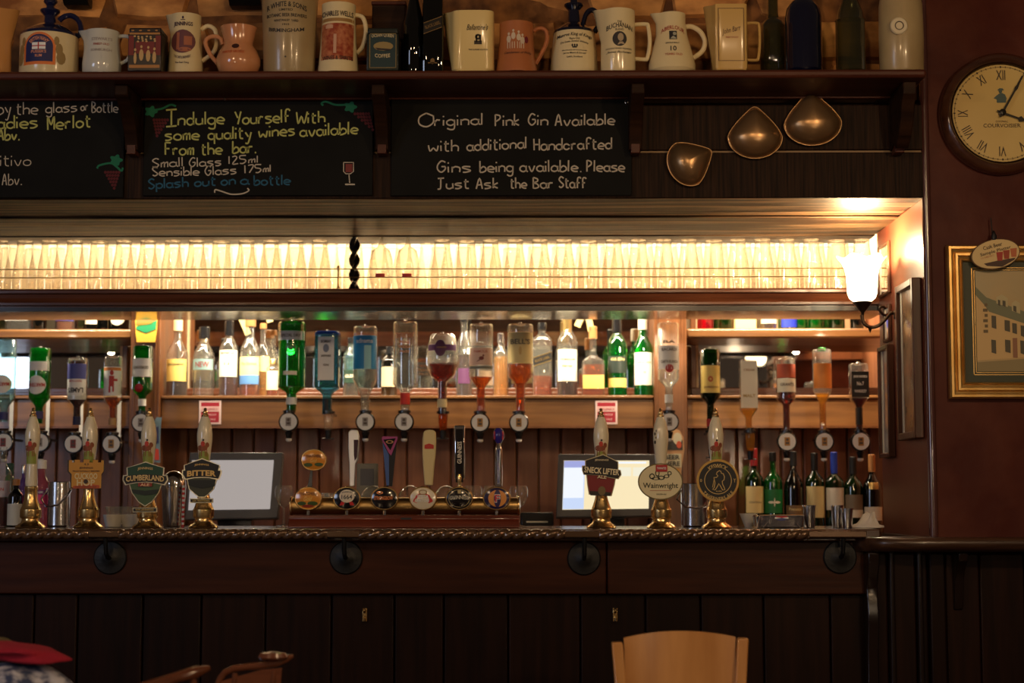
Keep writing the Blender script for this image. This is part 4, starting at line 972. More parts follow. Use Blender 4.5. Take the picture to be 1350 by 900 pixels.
stand('whisky_decanter', 'squat square bottle of amber whisky with cream label and cork', 782, 431, 15, 478, zb6, G_CLEAR, liquid=481, lm=L_AMBER, cap=446, capm=CORK, sq=6, neckw=.3, neck=468, labels=[(495, 513, YELP)])
stand('whisky_bottle', 'green whisky bottle with black label and stag, left of the last two', 814, 419, 12.8, 454, zb6, G_GREEN, cap=438, capm=BLACKP, neckw=.4, labels=[(470, 492, flat(18, 34, 26)), (499, 511, YELP)], text=[("GLEN", 474, 18, 3.5, CREAMP)])
stand('whisky_bottle', 'green bottle with white capsule and cream label, rightmost on the middle shelf', 848, 418, 12.5, 460, zb6, G_GREEN, cap=434, capm=PAPER, neckw=.4, labels=[(465, 508, PAPER)], text=[("LAPHROAIG", 478, 20, 3, GREYI), ("10", 491, 6, 4, GREYI)])

# ---- bottles on the upper side shelves
zu6 = z1
def usq(name, lab, px, hw, gm, labels=(), **kw): return stand(name, lab, px, 372, hw, 392, zu6, gm, Y=6.38, labels=labels, cap=380, **kw)
usq('small_bottle', 'olive bottle at the far left of the upper left shelf', 3, 6, G_OLIVE)
usq('square_bottle', 'clear square bottle with white label on the upper left shelf', 26, 16, G_CLEAR, [(400, 424, WHITEP)], sq=6)
usq('dark_bottle', 'near-black bottle right of the white-labelled square bottle', 52, 9, G_DARK)
usq('whisky_bottle', 'amber bottle with blue and orange label on the upper left shelf', 86, 13, G_CLEAR, [(408, 424, flat(50, 50, 130))], liquid=400, lm=L_AMBER, text=[("RESERVE", 418, 18, 4, GFOIL)])
usq('small_bottle', 'narrow grey-green bottle on the upper left shelf', 107, 6, G_OLIVE)
usq('wine_bottle', 'dark red bottle with square white label on the upper left shelf', 122, 11, G_DARK, [(404, 428, PAPER, .7)])
usq('dark_bottle', 'slim dark bottle beside the square white label', 137, 5, G_DARK)
I = usq('round_bottle', 'black bottle with round white label at the right end of the upper left shelf', 157, 13, G_DARK)
I.part('round_label', B().disc(0, I.z(420), 9.5, 10, I.sf, 18, 2, k=I.s), PAPER); I.part('lettering', txt(B(), "DISARONNO", 0, I.z(420), 13, 2, I.sf2, k=I.s), GREYI)
usq('liqueur_bottle', 'bright red bottle at the left end of the upper right shelf', 930, 11, glass('red_glass', (.8, .02, .04), .3, (.5, .01, .03)))
usq('wine_bottle', 'dark green bottle right of the bright red one', 956, 9, G_DKGREEN, [(402, 416, flat(60, 90, 60), .6)])
I = Item('carton', 'cream carton on the upper right shelf', 'carton', 982, 6.37, zu6 + .0004); k = I.s
I.part('carton_body', B().box(-14 * k, 14 * k, -10 * k, 10 * k, 0, 55 * k), CREAMP, bev=.002)
I.part('top_flap', B().box(-14 * k, 14 * k, -10.2 * k, 10.2 * k, 55 * k, 56 * k), PAPER)
usq('rum_bottle', 'white bottle with dark liquid at its foot, right of the cream carton', 1013, 11, G_CLEAR, [(398, 427, PAPER)], liquid=427, lm=L_DARK)
usq('vodka_bottle', 'clear bottle with blue foot on the upper right shelf', 1040, 11, G_CLEAR, [(421, 432, flat(24, 50, 190))])
usq('gin_bottle', 'bright green plain bottle on the upper right shelf', 1056, 8, G_GREEN, liquid=400, lm=L_GREEN)
usq('gin_bottle', 'green bottle with faint white lettering on the upper right shelf', 1075, 9.5, G_GREEN, liquid=396, lm=L_GREEN, text=[("GORDON'S", 418, 15, 3, PAPER)])
usq('slim_bottle', 'slim dark green bottle on the upper right shelf', 1090, 4, G_DKGREEN)
I = usq('wine_bottle', 'dark green bottle with white oval label on the upper right shelf', 1104, 10, G_DKGREEN)
I.part('oval_label', B().disc(0, I.z(413), 7, 4, I.sf, 14, 2, k=I.s), PAPER)
usq('rum_bottle', 'dark bottle with white label behind the wall lamp arm', 1130, 9, G_DARK, [(405, 419, PAPER)])

# ---- optics and inverted bottles
YO = 6.10
def optic(px, badge, lab, ybadge=555, ytop=540, ytip=581, inner=None):
    t = thing('optic_measure', lab, 'optic', P(px, ybadge, YO), None); s = S(px, ybadge, YO); k = s
    z = lambda py: (ybadge - py)
    b = B().lathe([(4.5, z(ytop)), (8.5, z(ytop + 1)), (8.5, z(ytop + 4)), (6, z(ytop + 5)), (5, z(ybadge - 10))], 18, k=k)
    obj('collar', b, BLACKP, t)
    obj('back_bracket', B().box(-.008, .008, .0, (YS - YO if px not in (187, 882) else 6.277 - YO) - .003, z(ybadge - 3) * k, z(ybadge - 6) * k), BLACKP, t)
    if badge:
        tf = lambda v: Vector((v.x, -v.z, v.y))
        obj('badge_housing', B().lathe([(12.5 * k, -5 * k), (13 * k, -3 * k), (13 * k, 4 * k), (12 * k, 5 * k), (0, 5 * k)], 28, tf=tf), BLACKP, t)
        o = obj('badge', B().lathe([(11 * k, 5 * k), (11 * k, 6 * k), (0, 6.2 * k)], 28, tf=tf), WHITEP, t)
        obj('badge_print', B().patch(-3.6, 3.6, -5.6, 5.6, lambda x, z: -6.6, 1, 1, k=k), inner or flat(150, 144, 140), o)
        obj('badge_print', B().patch(-2.2, 2.4, -3.4, -.6, lambda x, z: -6.9, 1, 1, k=k).disc(0, 2.5, 2, 2, lambda x, z: -6.9, 8, 1, k=k), flat(84, 70, 60), o)
        obj('spout', B().lathe([(5.5, -13), (5, -16), (3.6, z(ytip - 5)), (3.2, z(ytip - 4))], 14, k=k), BLACKP, t)
        obj('nozzle', B().lathe([(4, z(ytip - 4)), (4, z(ytip - 1.5)), (2, z(ytip))], 12, k=k), WHITEP, t, 'white nozzle')
    else:
        obj('measure_chamber', B().lathe([(6.2, z(ytop + 5)), (6.6, z(ytop + 8)), (5, z(ytip - 14)), (4, z(ytip - 12))], 16, k=k), inner or G_CLEAR, t)
        obj('spout', B().lathe([(4.5, z(ytip - 12)), (3.5, z(ytip))], 12, k=k).tube([(-8, 0, z(ytip - 1)), (8, 0, z(ytip - 1))], .9, 6, k=k), BLACKP, t)
    return t
def inv(name, lab, px, ytop, hw, yb, yn, ye, gm, lm=None, ylev=None, labels=(), text=(), rnd=False, neckw=.36, neckm=None, necky=None, sq=0, foot=True):
    """inverted bottle: ytop flat base, yb shoulder, yn neck begins, ye mouth"""
    p = P(px, ye, YO); t = thing(name, lab, 'bottle', p); k = S(px, ye, YO); z = lambda py: ye - py
    nw = hw * neckw
    if rnd: pr = [(nw, 0), (nw, z(yn)), (hw * .75, z(yn) + (z(ytop) - z(yn)) * .13), (hw, z(yn) + (z(ytop) - z(yn)) * .38), (hw, z(yn) + (z(ytop) - z(yn)) * .62), (hw * .80, z(ytop) - 3), (hw * .66, z(ytop)), (0, z(ytop) - 2)]
    else: pr = [(nw, 0), (nw, z(yn)), (nw * 1.3, z(yn) + (z(yb) - z(yn)) * .25), (hw * .86, z(yn) + (z(yb) - z(yn)) * .75), (hw, z(yb)), (hw, z(ytop) - 2), (hw * .9, z(ytop)), (0, z(ytop) - 2)]
    obj('glass_body', B().lathe(pr, 26, sq=sq, k=k, cap=False), gm, t)
    if foot: obj('base_pip', B().lathe([(2.6, z(ytop) - 1.8), (2.6, z(ytop) + 1.5), (1.4, z(ytop) + 3), (0, z(ytop) + 3)], 10, k=k), G_CLEAR, t)
    if lm:
        zl = z(ylev); lp = [(r * .92, zz_) for r, zz_ in pr if zz_ < zl] + [(pint(pr, zl) * .92, zl)]
        obj('liquid', B().lathe(lp, 20, sq=sq, k=k), lm, t)
    if neckm:
        a, c = necky; obj('neck_label', B().lathe([(nw + .5, z(c)), (nw + .5, z(a))], 16, k=k, cap=False), neckm, t)
    sf = surf_round([q for q in pr[:-1]], .4) if not sq else (lambda x, z_: -pint(pr[:-1], z_) - .5); sf2 = lambda x, z_: sf(x, z_) - .35
    for l in labels:
        if l[0] == 'o': obj('oval_label', B().disc(l[5] if len(l) > 5 else 0, z(l[1]), l[2], l[3], sf, 18, 3, k=k), l[4], t)
        else:
            wf = l[3] if len(l) > 3 else .95; obj('paper_label', B().patch(-hw * wf, hw * wf, z(l[1]), z(l[0]), sf, 10, 4, k=k), l[2], t)
    for s_, py, wd, ht, m, rot in text: obj('lettering', txt(B(), s_, 0, z(py), wd, ht, lambda x, z_: sf2(x, z_) - .3, rot=rot, k=k, bold=.02), m, t)
    return t, k, z, sf2
NB = flat(60, 60, 120)
t, k, z, sf = inv('vermouth_bottle', 'pale teal vermouth bottle at the left edge with white oval label', 5, 447, 14, 524, 538, 556, G_TEAL, L_CLEAR, 520, [('o', 507, 12, 12, WHITEP)], [("MARTINI", 507, 19, 5, REDP, pi)], neckm=NB, necky=(543, 553))
t, k, z, sf = inv('vermouth_bottle', 'green vermouth bottle hanging upside down with white oval label', 51, 459, 14, 524, 537, 558, G_GREEN, L_GREEN, 500, [(477, 489, WHITEP), ('o', 508, 12, 12.5, WHITEP, -1)], [("MARTINI", 508, 20, 5, REDP, pi)], neckm=NB, necky=(542, 552))
t, k, z, sf = inv('rum_bottle', 'dark navy rum bottle with white label lettered upside down', 101, 472, 13, 526, 536, 560, G_CLEAR, L_DARK, 476, [(489, 527, WHITEP)], [("LAMB'S", 515, 20, 7, BLACKI, pi), ("NAVY RUM", 503, 16, 2.5, REDP, pi)], neckm=flat(20, 24, 70), necky=(549, 560))
obj('band_print', B().patch(-12.3, 12.3, z(500), z(480), sf, 10, 2, k=k), flat(76, 80, 150), t)
t, k, z, sf = inv('spiced_rum_bottle', 'spiced rum bottle with a red figure on its white label', 148, 470, 12, 526, 538, 560, G_CLEAR, L_AMBER, 524, [(484, 522, WHITEP)], (), neckm=flat(190, 150, 100), necky=(551, 560))
b = B().disc(1, z(492), 2.6, 3.4, sf, 10, 1, k=k).patch(-2.6, 4, z(510), z(496), sf, 3, 2, k=k).patch(-3, -.4, z(518), z(510), sf, 1, 1, k=k).patch(2, 4, z(517), z(510), sf, 1, 1, k=k).patch(4, 8, z(503), z(500), sf, 1, 1, k=k); obj('figure_print', b, flat(180, 50, 40), t)
obj('band_print', B().patch(-11.3, 11.3, z(489), z(485), sf, 8, 1, k=k), flat(214, 130, 50), t)
t, k, z, sf = inv('gin_bottle', 'green gin bottle with white label on the left pilaster', 187, 456, 13.2, 514, 524, 544, G_GREEN, L_GREEN, 475, [(473, 497, WHITEP), ('o', 512, 5.5, 5.5, REDP, -2)], [("GORDON'S", 485, 20, 4, GREYI, pi)], neckm=WHITEP, necky=(526, 535))
t, k, z, sf = inv('gin_bottle', 'large bright green gin bottle, leftmost optic of the middle bay', 384, 424, 18, 510, 519, 541, G_GREEN, L_GREEN, 472, [(437, 449, WHITEP), (490, 495, PAPER, .5)], [("SPECIAL DRY", 443, 26, 4, GREYI, 0)], neckm=WHITEP, necky=(524, 533))
obj('seal_print', B().disc(1, z(459), 7, 7, sf, 16, 1, k=k, r0=.75).disc(1, z(459), 3.5, 4, sf, 10, 1, k=k), flat(90, 150, 90), t)
t, k, z, sf = inv('gin_bottle', 'pale blue square gin bottle with long white framed label', 431, 437, 16.5, 510, 521, 546, G_BLUE, L_CLEAR, 440, [(445, 502, WHITEP, .64)], [("BOMBAY", 451, 13, 4, INK, 0), ("SAPPHIRE", 470, 13, 3, INK, 0), ("GIN", 482, 7, 3, GREYI, 0)], sq=5, neckm=BLACKI, necky=(526, 541))
obj('crest_print', B().disc(0, z(460), 4, 5.5, sf, 12, 1, k=k), flat(120, 130, 150), t); obj('blue_base', B().lathe([(15.8, z(441)), (15.8, z(438))], 20, sq=5, k=k), flat(24, 60, 200), t)
t, k, z, sf = inv('vodka_bottle', 'clear vodka bottle with blue and white label lettered in white', 481, 430, 16, 500, 523, 544, G_CLEAR, L_CLEAR, 480, [(443, 487, flat(30, 130, 190))], [("adnams", 450, 22, 6, WHITEP, 0)])
obj('band_print', B().patch(0, 9, z(487), z(456), sf, 3, 2, k=k), flat(150, 205, 215), t)
t, k, z, sf = inv('vodka_bottle', 'clear ribbed vodka bottle with orange lettering and red neck', 534, 424, 16.5, 506, 517, 541, G_CLEAR, L_CLEAR, 470, (), [("SMIRNOFF", 443, 22, 6, flat(206, 110, 60), 0), ("TRIPLE", 452, 14, 3, flat(206, 110, 60), 0), ("VODKA", 458, 16, 3.5, flat(206, 130, 80), 0), ("No.21", 464, 12, 3, flat(206, 130, 80), 0)], neckm=flat(206, 44, 34), necky=(518, 533))
t, k, z, sf = inv('brandy_bottle', 'round-bellied brandy bottle with dark red contents and purple label', 583, 440, 21.5, 496, 503, 545, G_CLEAR, L_RED, 479, [(455, 463, flat(100, 50, 110), .84), ('o', 460, 7.5, 11, flat(84, 36, 76), -2)], [("COURVOISIER", 459, 13, 2, GFOIL, 0)], rnd=True, neckw=.28, neckm=flat(222, 206, 160), necky=(526, 537))
t, k, z, sf = inv('whisky_bottle', 'whisky bottle with pink bird label, left of the two amber optics', 634, 427, 16, 496, 512, 542, G_CLEAR, L_AMBER, 497, [(459, 482, flat(226, 190, 170))], [("FAMOUS", 464, 18, 3.4, flat(190, 90, 70), 0)])
obj('bird_print', B().disc(1, z(473), 3.4, 2.6, sf, 10, 1, k=k).disc(3.5, z(469.5), 1.4, 1.5, sf, 6, 1, k=k).poly([(-6, z(478)), (-1, z(474)), (-1, z(476))], sf, k=k), flat(120, 40, 30), t); obj('band_print', B().patch(-15, 15, z(487), z(483), sf, 8, 1, k=k), flat(120, 120, 110), t)
t, k, z, sf = inv('whisky_bottle', 'whisky bottle with large cream label, right of the two amber optics', 686, 427, 17.2, 494, 508, 542, G_CLEAR, L_AMBER, 480, [(439, 479, CREAMP)], [("BELL'S", 451, 26, 7, GREYI, 0)])
obj('bell_print', B().disc(0, z(463), 2, 6, sf, 8, 1, k=k), flat(206, 170, 100), t)
t, k, z, sf = inv('rum_bottle', 'clear white-rum bottle with red bat disc on the right pilaster', 882, 425, 14, 500, 511, 541, G_CLEAR, L_CLEAR, 480, [(456, 487, WHITEP), ('o', 486, 5.5, 5.5, REDP)], [("BACARDI", 461, 20, 4, GREYI, 0), ("CARTA BLANCA", 477, 22, 4, GREYI, 0), ("BA", 451, 16, 4, INK, 0)], neckm=WHITEP, necky=(520, 531))
t, k, z, sf = inv('whisky_bottle', 'green whisky bottle with yellow label, leftmost optic of the right bay', 937, 460, 13.2, 522, 533, 566, G_DKGREEN, L_DARK, 480, [(482, 518, YELP)], [("JAMESON", 511, 19, 3, flat(120, 60, 30), 0)], neckm=REDC, necky=(552, 562), foot=True)
obj('crest_print', B().disc(-1, z(500), 3.5, 4, sf, 10, 1, k=k, r0=.4), flat(190, 90, 40), t)
t, k, z, sf = inv('rum_bottle', 'clear optic bottle with tall cream label and amber dregs', 987, 474, 11.5, 540, 551, 566, G_CLEAR, L_GOLD, 538, [(476, 538, PAPER)], [("CREAM", 488, 14, 3, flat(180, 150, 110), 0), ("MALT", 522, 16, 4, flat(190, 160, 90), 0)], sq=4)
t, k, z, sf = inv('whisky_bottle', 'red-amber optic bottle with white label below a red band', 1037, 472, 12.8, 526, 534, 566, G_CLEAR, L_RED, 484, [(499, 517, PAPER), (480, 498, flat(180, 80, 50))], [("GRANT'S", 507, 18, 4, GREYI, 0)])
t, k, z, sf = inv('liqueur_bottle', 'orange-labelled optic bottle of golden liqueur with green base pip', 1085, 460, 12.5, 514, 532, 566, G_CLEAR, L_GOLD, 518, [(479, 512, flat(226, 140, 60))], ())
obj('green_base', B().lathe([(5, z(462)), (5, z(458)), (0, z(457))], 12, k=k), flat(40, 160, 50), t)
t, k, z, sf = inv('whiskey_bottle', 'square black-labelled whiskey optic bottle, rightmost in the right bay', 1133, 479, 12, 524, 536, 566, G_CLEAR, L_DARK, 524, [(490, 524, BLACKI)], [("JACK DANIELS", 497, 18, 4, WHITEP, 0), ("No.7", 506, 9, 5, WHITEP, 0), ("WHISKEY", 516, 16, 4, WHITEP, 0)], sq=5, neckm=BLACKI, necky=(537, 560))
GOLDI = flat(176, 130, 60); REDI = flat(140, 50, 50)
for px, yb, lab, inn in ((6, 583, 'optic under the pale teal vermouth bottle', REDI), (54, 583, 'optic under the green vermouth bottle', None), (98, 585, 'optic under the navy rum bottle', REDI), (148, 585, 'optic under the spiced rum bottle', GOLDI),
                         (187, 557, 'optic under the green gin bottle on the left pilaster', None), (381, 556, 'optic under the large green gin bottle', None), (482, 556, 'optic under the blue-labelled vodka bottle', None), (533, 556, 'optic under the orange-lettered vodka bottle', None),
                         (633, 557, 'optic under the pink-labelled whisky bottle', GOLDI), (684, 557, 'optic under the cream-labelled whisky bottle', GOLDI), (882, 556, 'optic under the white-rum bottle', None),
                         (1037, 582, 'optic under the red-amber bottle', GOLDI), (1086, 582, 'optic under the golden liqueur bottle', GOLDI), (1134, 582, 'optic under the square black-labelled bottle', GOLDI)):
    optic(px, True, lab, yb, yb - 16, yb + 26, inn)
for px, lab, yt, yi, inn in ((433, 'slim optic without badge under the pale blue gin bottle', 541, 579, G_CLEAR), (584, 'slim optic without badge under the round brandy bottle', 541, 579, L_AMBER), (938, 'slim optic behind the rightmost hand pump', 566, 604, G_CLEAR), (989, 'slim optic without badge under the tall cream-labelled bottle', 566, 606, L_GOLD)):
    optic(px, False, lab, yt + 8, yt, yi, inn)
for px, lab in ((6, 'pale teal vermouth'), (54, 'green vermouth'), (98, 'navy rum'), (148, 'spiced rum')):
    a = P(px + 7, 576, YS - .004); c = P(px + 13, 520, YS - .004); b = B().box(0, c.x - a.x, 0, .003, 0, c.z - a.z)
    solo('white_strip', b, WHITEP, 'narrow white strip behind the optic of the %s bottle' % lab, 'strip', (a.x, YS - .016, a.z))

# ---- wine bottles and others on the back work surface
zw = PZ(703, 6.2)
struct('trim_4', B().box(PX(960, 700, 6.2), 1.455, 6.08, 6.6, 1.0, zw - .001), W_TOP)
G2 = G_DKGREEN
def wine(px, yt, lab, hw=12.5, gm=G2, capm=BLACKI, labels=(), text=(), ys=640, cap=None, neck=628, **kw):
    return stand('wine_bottle', lab, px, yt, hw, ys, zw, gm, Y=6.2, cap=cap or yt + 22, capm=capm, labels=labels, text=text, neck=neck, neckw=.3, **kw)
wine(995, 592, 'wine bottle with red capsule and cream label, leftmost of the wine row', labels=[(641, 676, CREAMP)], capm=REDC, text=[("CHATEAU", 662, 16, 2.4, GREYI)], ys=634, neck=618)
I = wine(1020, 597, 'green wine bottle with a dragonfly label', capm=BLACKI, gm=G_GREEN, labels=[(645, 676, flat(20, 110, 50))], ys=636, neck=620, cap=608)
b = B().disc(-4, I.z(662), 4, 1.7, I.sf2, 8, 1, k=I.s).disc(4, I.z(662), 4, 1.7, I.sf2, 8, 1, k=I.s).disc(0, I.z(662), .8, 6, I.sf2, 8, 1, k=I.s); I.part('dragonfly_print', b, PAPER)
I = wine(1047, 596, 'dark sparkling-wine bottle with brown arched label', hw=13, gm=G_DARK, labels=[(666, 690, flat(120, 90, 54), .85)], text=[("Prosecco", 671, 16, 4, CREAMP)], ys=644, neck=618, cap=614)
wine(1075, 598, 'dark green wine bottle with tall cream label between the sparkling and blue-capped bottles', labels=[(641, 682, CREAMP)], ys=636, neck=620)
wine(1101, 597, 'wine bottle with bright blue capsule', capm=BLUEC, labels=[(643, 672, PAPER)], ys=636, neck=624, cap=624)
wine(1126, 603, 'wine bottle with a grey landscape label above a white strip', labels=[(652, 672, flat(126, 112, 92)), (672, 682, PAPER)], ys=642, neck=626)
wine(1151, 600, 'wine bottle with tan capsule half hidden by the pier', capm=CORK, gm=G_DARK, labels=[(668, 686, PAPER), (636, 645, GFOIL, .5)], ys=644, neck=624, cap=622)
# ================================================================== HAND PUMPS
YP = 5.09
def flatY(y): return lambda x, z: y
def board_sign(b, pts, y0, y1, k, mi=0): return b.prism(pts, y0, y1, k=k, mi=mi)
def pump(px, lab, bare=False, plain=False):
    I = Item('hand_pump', lab, 'hand pump', px, YP, ZTOP + .0004, 'hand pumps along the bar'); k = I.s; z = I.z
    base = [(19, 0), (20, 1.5), (18, 4), (13, 7), (11.5, 10), (11.5, 12.5), (13.4, 14), (13.8, 15.5), (13.8, 24.5), (13, 25.5), (11.6, 29), (9, 37), (8, z(648)), (8.8, z(646)), (8.8, z(642)), (8, z(641))]
    if not bare: base = base[:12] + [(7.2, z(652)), (7, z(648)), (7, z(634))]
    I.part('brass_base', B().lathe(base, 36, k=k), BRASS)
    zb_ = z(641)
    if bare: hp = [(7.6, zb_), (8.2, zb_ + 5), (7.2, z(620)), (7.2, z(606)), (8.6, z(592)), (10, z(580)), (10, z(572)), (8, z(560)), (5, z(551)), (4, z(549))]
    else: hp = [(6.6, zb_), (6.8, z(620)), (7.4, z(607)), (9, z(592)), (10.3, z(580)), (10.3, z(572)), (8.4, z(560)), (5.4, z(551)), (4.2, z(549))]
    I.part('china_handle', B().lathe(hp, 32, k=k), CERAM2)
    I.part('brass_finial', B().lathe([(4.6, z(549.5)), (4.8, z(547)), (3, z(546)), (3.6, z(544)), (3.2, z(542.5)), (1.8, z(541.5)), (2.3, z(539.5)), (1.4, z(538)), (0, z(537.5))], 18, k=k), BRASS)
    sf = surf_round(hp, .35); sf2 = lambda x, zz: sf(x, zz) - .3
    if plain:
        b = B()
        for x, y, r in ((-8, 572, 1.4), (-7, 577, 1), (-8, 583, 1.6), (-6.5, 568, 1)): b.disc(x, z(y), r * .7, r * 1.6, sf, 8, 1, k=k)
        I.part('sprig_print', b, flat(60, 56, 46))
    else:
        b = B().patch(-6.5, 6.5, z(612), z(599), sf, 6, 2, k=k, arct=3).disc(0, z(598), 6, 3, sf, 10, 1, k=k); I.part('hunting_print', b, flat(150, 160, 72))
        b = B().disc(-1.5, z(591), 7, 4.2, sf2, 12, 2, k=k).disc(5, z(587), 2.4, 3.6, sf2, 8, 1, k=k)
        for x in (-6, -3, 2, 4): b.patch(x, x + 1, z(602), z(593), sf2, 1, 1, k=k)
        I.part('hunting_print', b, flat(146, 80, 50))
        sf3 = lambda x, zz: sf(x, zz) - .6; b = B().disc(-.5, z(585.5), 2.8, 3.6, sf3, 10, 1, k=k); I.part('hunting_print', b, flat(196, 62, 44)); I.part('hunting_print', B().disc(.2, z(580.5), 1.4, 1.4, sf3, 8, 1, k=k), flat(40, 30, 28))
    return I
def clip(I, rows):
    """rows: (kind, colour material, px-outline) stacked boards of the pump clip; the first is the backing board"""
    k = I.s
    back = None; y = -13
    for nm, m, pts, th in rows:
        P_ = [(x, I.z(py)) for x, py in pts]; b = B().prism(P_, y - th, y, k=k)
        if back is None: back = I.part('clip_board', b, m, bev=.0006)
        else: I.part(nm, b, m, parent=back)
        y -= th
    return back, y
def grow(pts, e):
    cx = sum(p[0] for p in pts) / len(pts); cy = sum(p[1] for p in pts) / len(pts)
    mx = max(abs(p[0] - cx) for p in pts); my = max(abs(p[1] - cy) for p in pts)
    return [(cx + (p[0] - cx) * (1 + e / mx), cy + (p[1] - cy) * (1 + e / my)) for p in pts]
def ell(cx, cy, rx, ry, n=36): return [(cx + rx * cos(-2 * pi * i / n), cy + ry * sin(-2 * pi * i / n)) for i in range(n)][::-1]
SILV = mat('pale_gilt_edge', (.62, .55, .38), .3, metal=.7)
def T_(b, s, I, cx, py, wd, ht, y, **kw): return txt(b, s, cx, I.z(py), wd, ht, flatY(y), k=I.s, **kw)
pump(40, 'hand pump at the left end, with bare china handle and no clip', bare=True)
# castle clip
I = pump(116, 'hand pump with an orange castle-shaped clip')
cas = [(-20, 644), (21, 645), (21, 626), (24, 622), (24, 607), (20.5, 607), (20.5, 610), (16, 610), (16, 606.5), (9, 606.5), (9, 610), (4, 610), (4, 606), (-4, 606), (-4, 610), (-9, 610), (-9, 606.5), (-16, 606.5), (-16, 610), (-20, 610), (-20, 607), (-24, 607), (-24, 622), (-20, 626)]
bk, y = clip(I, [('edge', flat(70, 52, 22), [(x - 1, p) for x, p in cas], 2.0), ('face', flat(206, 146, 46), grow(cas, -1.2), .8)])
b = B(); T_(b, "CUCKOO", I, 0, 628, 30, 8, y - .4, bold=.03); T_(b, "HOP", I, 0, 636.5, 24, 8.5, y - .4, bold=.03); I.part('lettering', b, flat(226, 206, 150), parent=bk)
b = B().prism([(-17, I.z(644)), (18, I.z(644)), (18, I.z(640)), (4, I.z(638)), (-17, I.z(641))], y - .3, y, k=I.s); I.part('orange_band', b, flat(190, 84, 32), parent=bk)
b = B(); T_(b, "JENNINGS", I, 0, 617.5, 18, 3, y - .4); T_(b, "TRADITIONALLY BREWED", I, 0, 621.5, 36, 1.8, y - .4); T_(b, "4.3", I, 0, 612.5, 6, 2.6, y - .4); b.disc(0, I.z(635), 3, 3, flatY(y - .9), 12, 1, k=I.s); T_(b, "LAKE DISTRICT ALE", I, 0, 642, 28, 1.6, y - .7); I.part('lettering', b, flat(60, 40, 20), parent=bk)
# cumberland shield
I = pump(194, 'hand pump with a green and gold shield clip lettered in cream, Cumberland')
crown = [(-24, 630), (24, 630), (25, 617), (10, 612.5), (0, 609), (-10, 612.5), (-25, 617)]
shield = [(0, 668), (9, 662), (18, 650), (22, 638), (23, 628), (-23, 628), (-22, 638), (-18, 650), (-9, 662)]
band = [(-29, 627), (-15, 625), (0, 624), (15, 625), (29, 627), (30, 633), (26, 640), (12, 637), (0, 636), (-12, 637), (-26, 640), (-30, 633)]
bk, y = clip(I, [('edge', SILV, shield, 2.0), ('face', flat(66, 92, 52), grow(shield, -1.6), .6)])
for nm, pp_, m in (('crown_board', crown, flat(30, 70, 44)), ('name_band', band, flat(34, 28, 20))):
    I.part('gilt_edge', B().prism([(x, I.z(p)) for x, p in pp_], y - 1.2, y, k=I.s), SILV, parent=bk); I.part(nm, B().prism([(x, I.z(p)) for x, p in grow(pp_, -1.5)], y - 1.8, y - 1.2, k=I.s), m, parent=bk); y -= .3
b = B(); T_(b, "JENNINGS", I, 0, 619, 20, 4, y - 2.2, arc=1); T_(b, "CUMBERLAND", I, 0, 632, 50, 7.5, y - 2.2, arc=2, bold=.03); I.part('lettering', b, flat(226, 196, 130), parent=bk)
b = B().prism([(-9, I.z(641.5)), (9, I.z(641.5)), (9, I.z(637)), (-9, I.z(637))], y - 2.0, y, k=I.s); I.part('red_panel', b, flat(150, 50, 36), parent=bk); b = B(); T_(b, "ALE", I, 0, 639.2, 12, 3.6, y - 2.6, bold=.03); I.part('lettering', b, flat(236, 190, 140), parent=bk)
b = B().prism([(-15, I.z(650)), (-18, I.z(645)), (0, I.z(647)), (18, I.z(645)), (15, I.z(651)), (0, I.z(653))], y - .9, y, k=I.s); I.part('hills_print', b, flat(30, 40, 22), parent=bk)
b = B().prism([(-16, I.z(675)), (16, I.z(675)), (16, I.z(669)), (-16, I.z(669))], -16, -13, k=I.s); I.part('strength_plate', b, SILV, bev=.0005); b = B().prism([(-15, I.z(674)), (15, I.z(674)), (15, I.z(670)), (-15, I.z(670))], -16.6, -16, k=I.s); I.part('strength_plate', b, BLACKI); b = B(); T_(b, "4.0% JENNINGS", I, 0, 672, 24, 2.4, -17); I.part('lettering', b, YELP)
# bitter
I = pump(268, 'hand pump with a black and gold shield clip lettered Bitter')
crown = [(-23, 622), (23, 622), (24, 614), (12, 609), (0, 604.5), (-12, 609), (-24, 614)]
shield = [(-10, 651), (-4, 656), (4, 656), (10, 651), (16, 645), (20, 632), (20, 626), (-20, 626), (-20, 632), (-17, 645)]
band = [(-26, 620), (-12, 618.5), (0, 618), (12, 618.5), (26, 620), (26, 624), (23, 633), (10, 630.5), (0, 630), (-10, 630.5), (-22, 633), (-26, 625)]
bk, y = clip(I, [('edge', SILV, shield, 2.0), ('face', flat(64, 66, 44), grow(shield, -1.6), .6)])
for nm, pp_, m in (('crown_board', crown, flat(24, 22, 20)), ('name_band', band, flat(26, 22, 18))):
    I.part('gilt_edge', B().prism([(x, I.z(p)) for x, p in pp_], y - 1.2, y, k=I.s), SILV, parent=bk); I.part(nm, B().prism([(x, I.z(p)) for x, p in grow(pp_, -1.5)], y - 1.8, y - 1.2, k=I.s), m, parent=bk); y -= .3
b = B(); T_(b, "JENNINGS", I, 0, 614, 19, 3, y - 2.2, arc=1); T_(b, "BITTER", I, 0, 625, 38, 7.5, y - 2.2, arc=1.2, bold=.04); I.part('lettering', b, flat(230, 190, 110), parent=bk)
b = B().prism([(-17, I.z(640)), (-18, I.z(633)), (18, I.z(633)), (17, I.z(641)), (0, I.z(644))], y - .9, y, k=I.s); I.part('hills_print', b, flat(28, 32, 20), parent=bk)
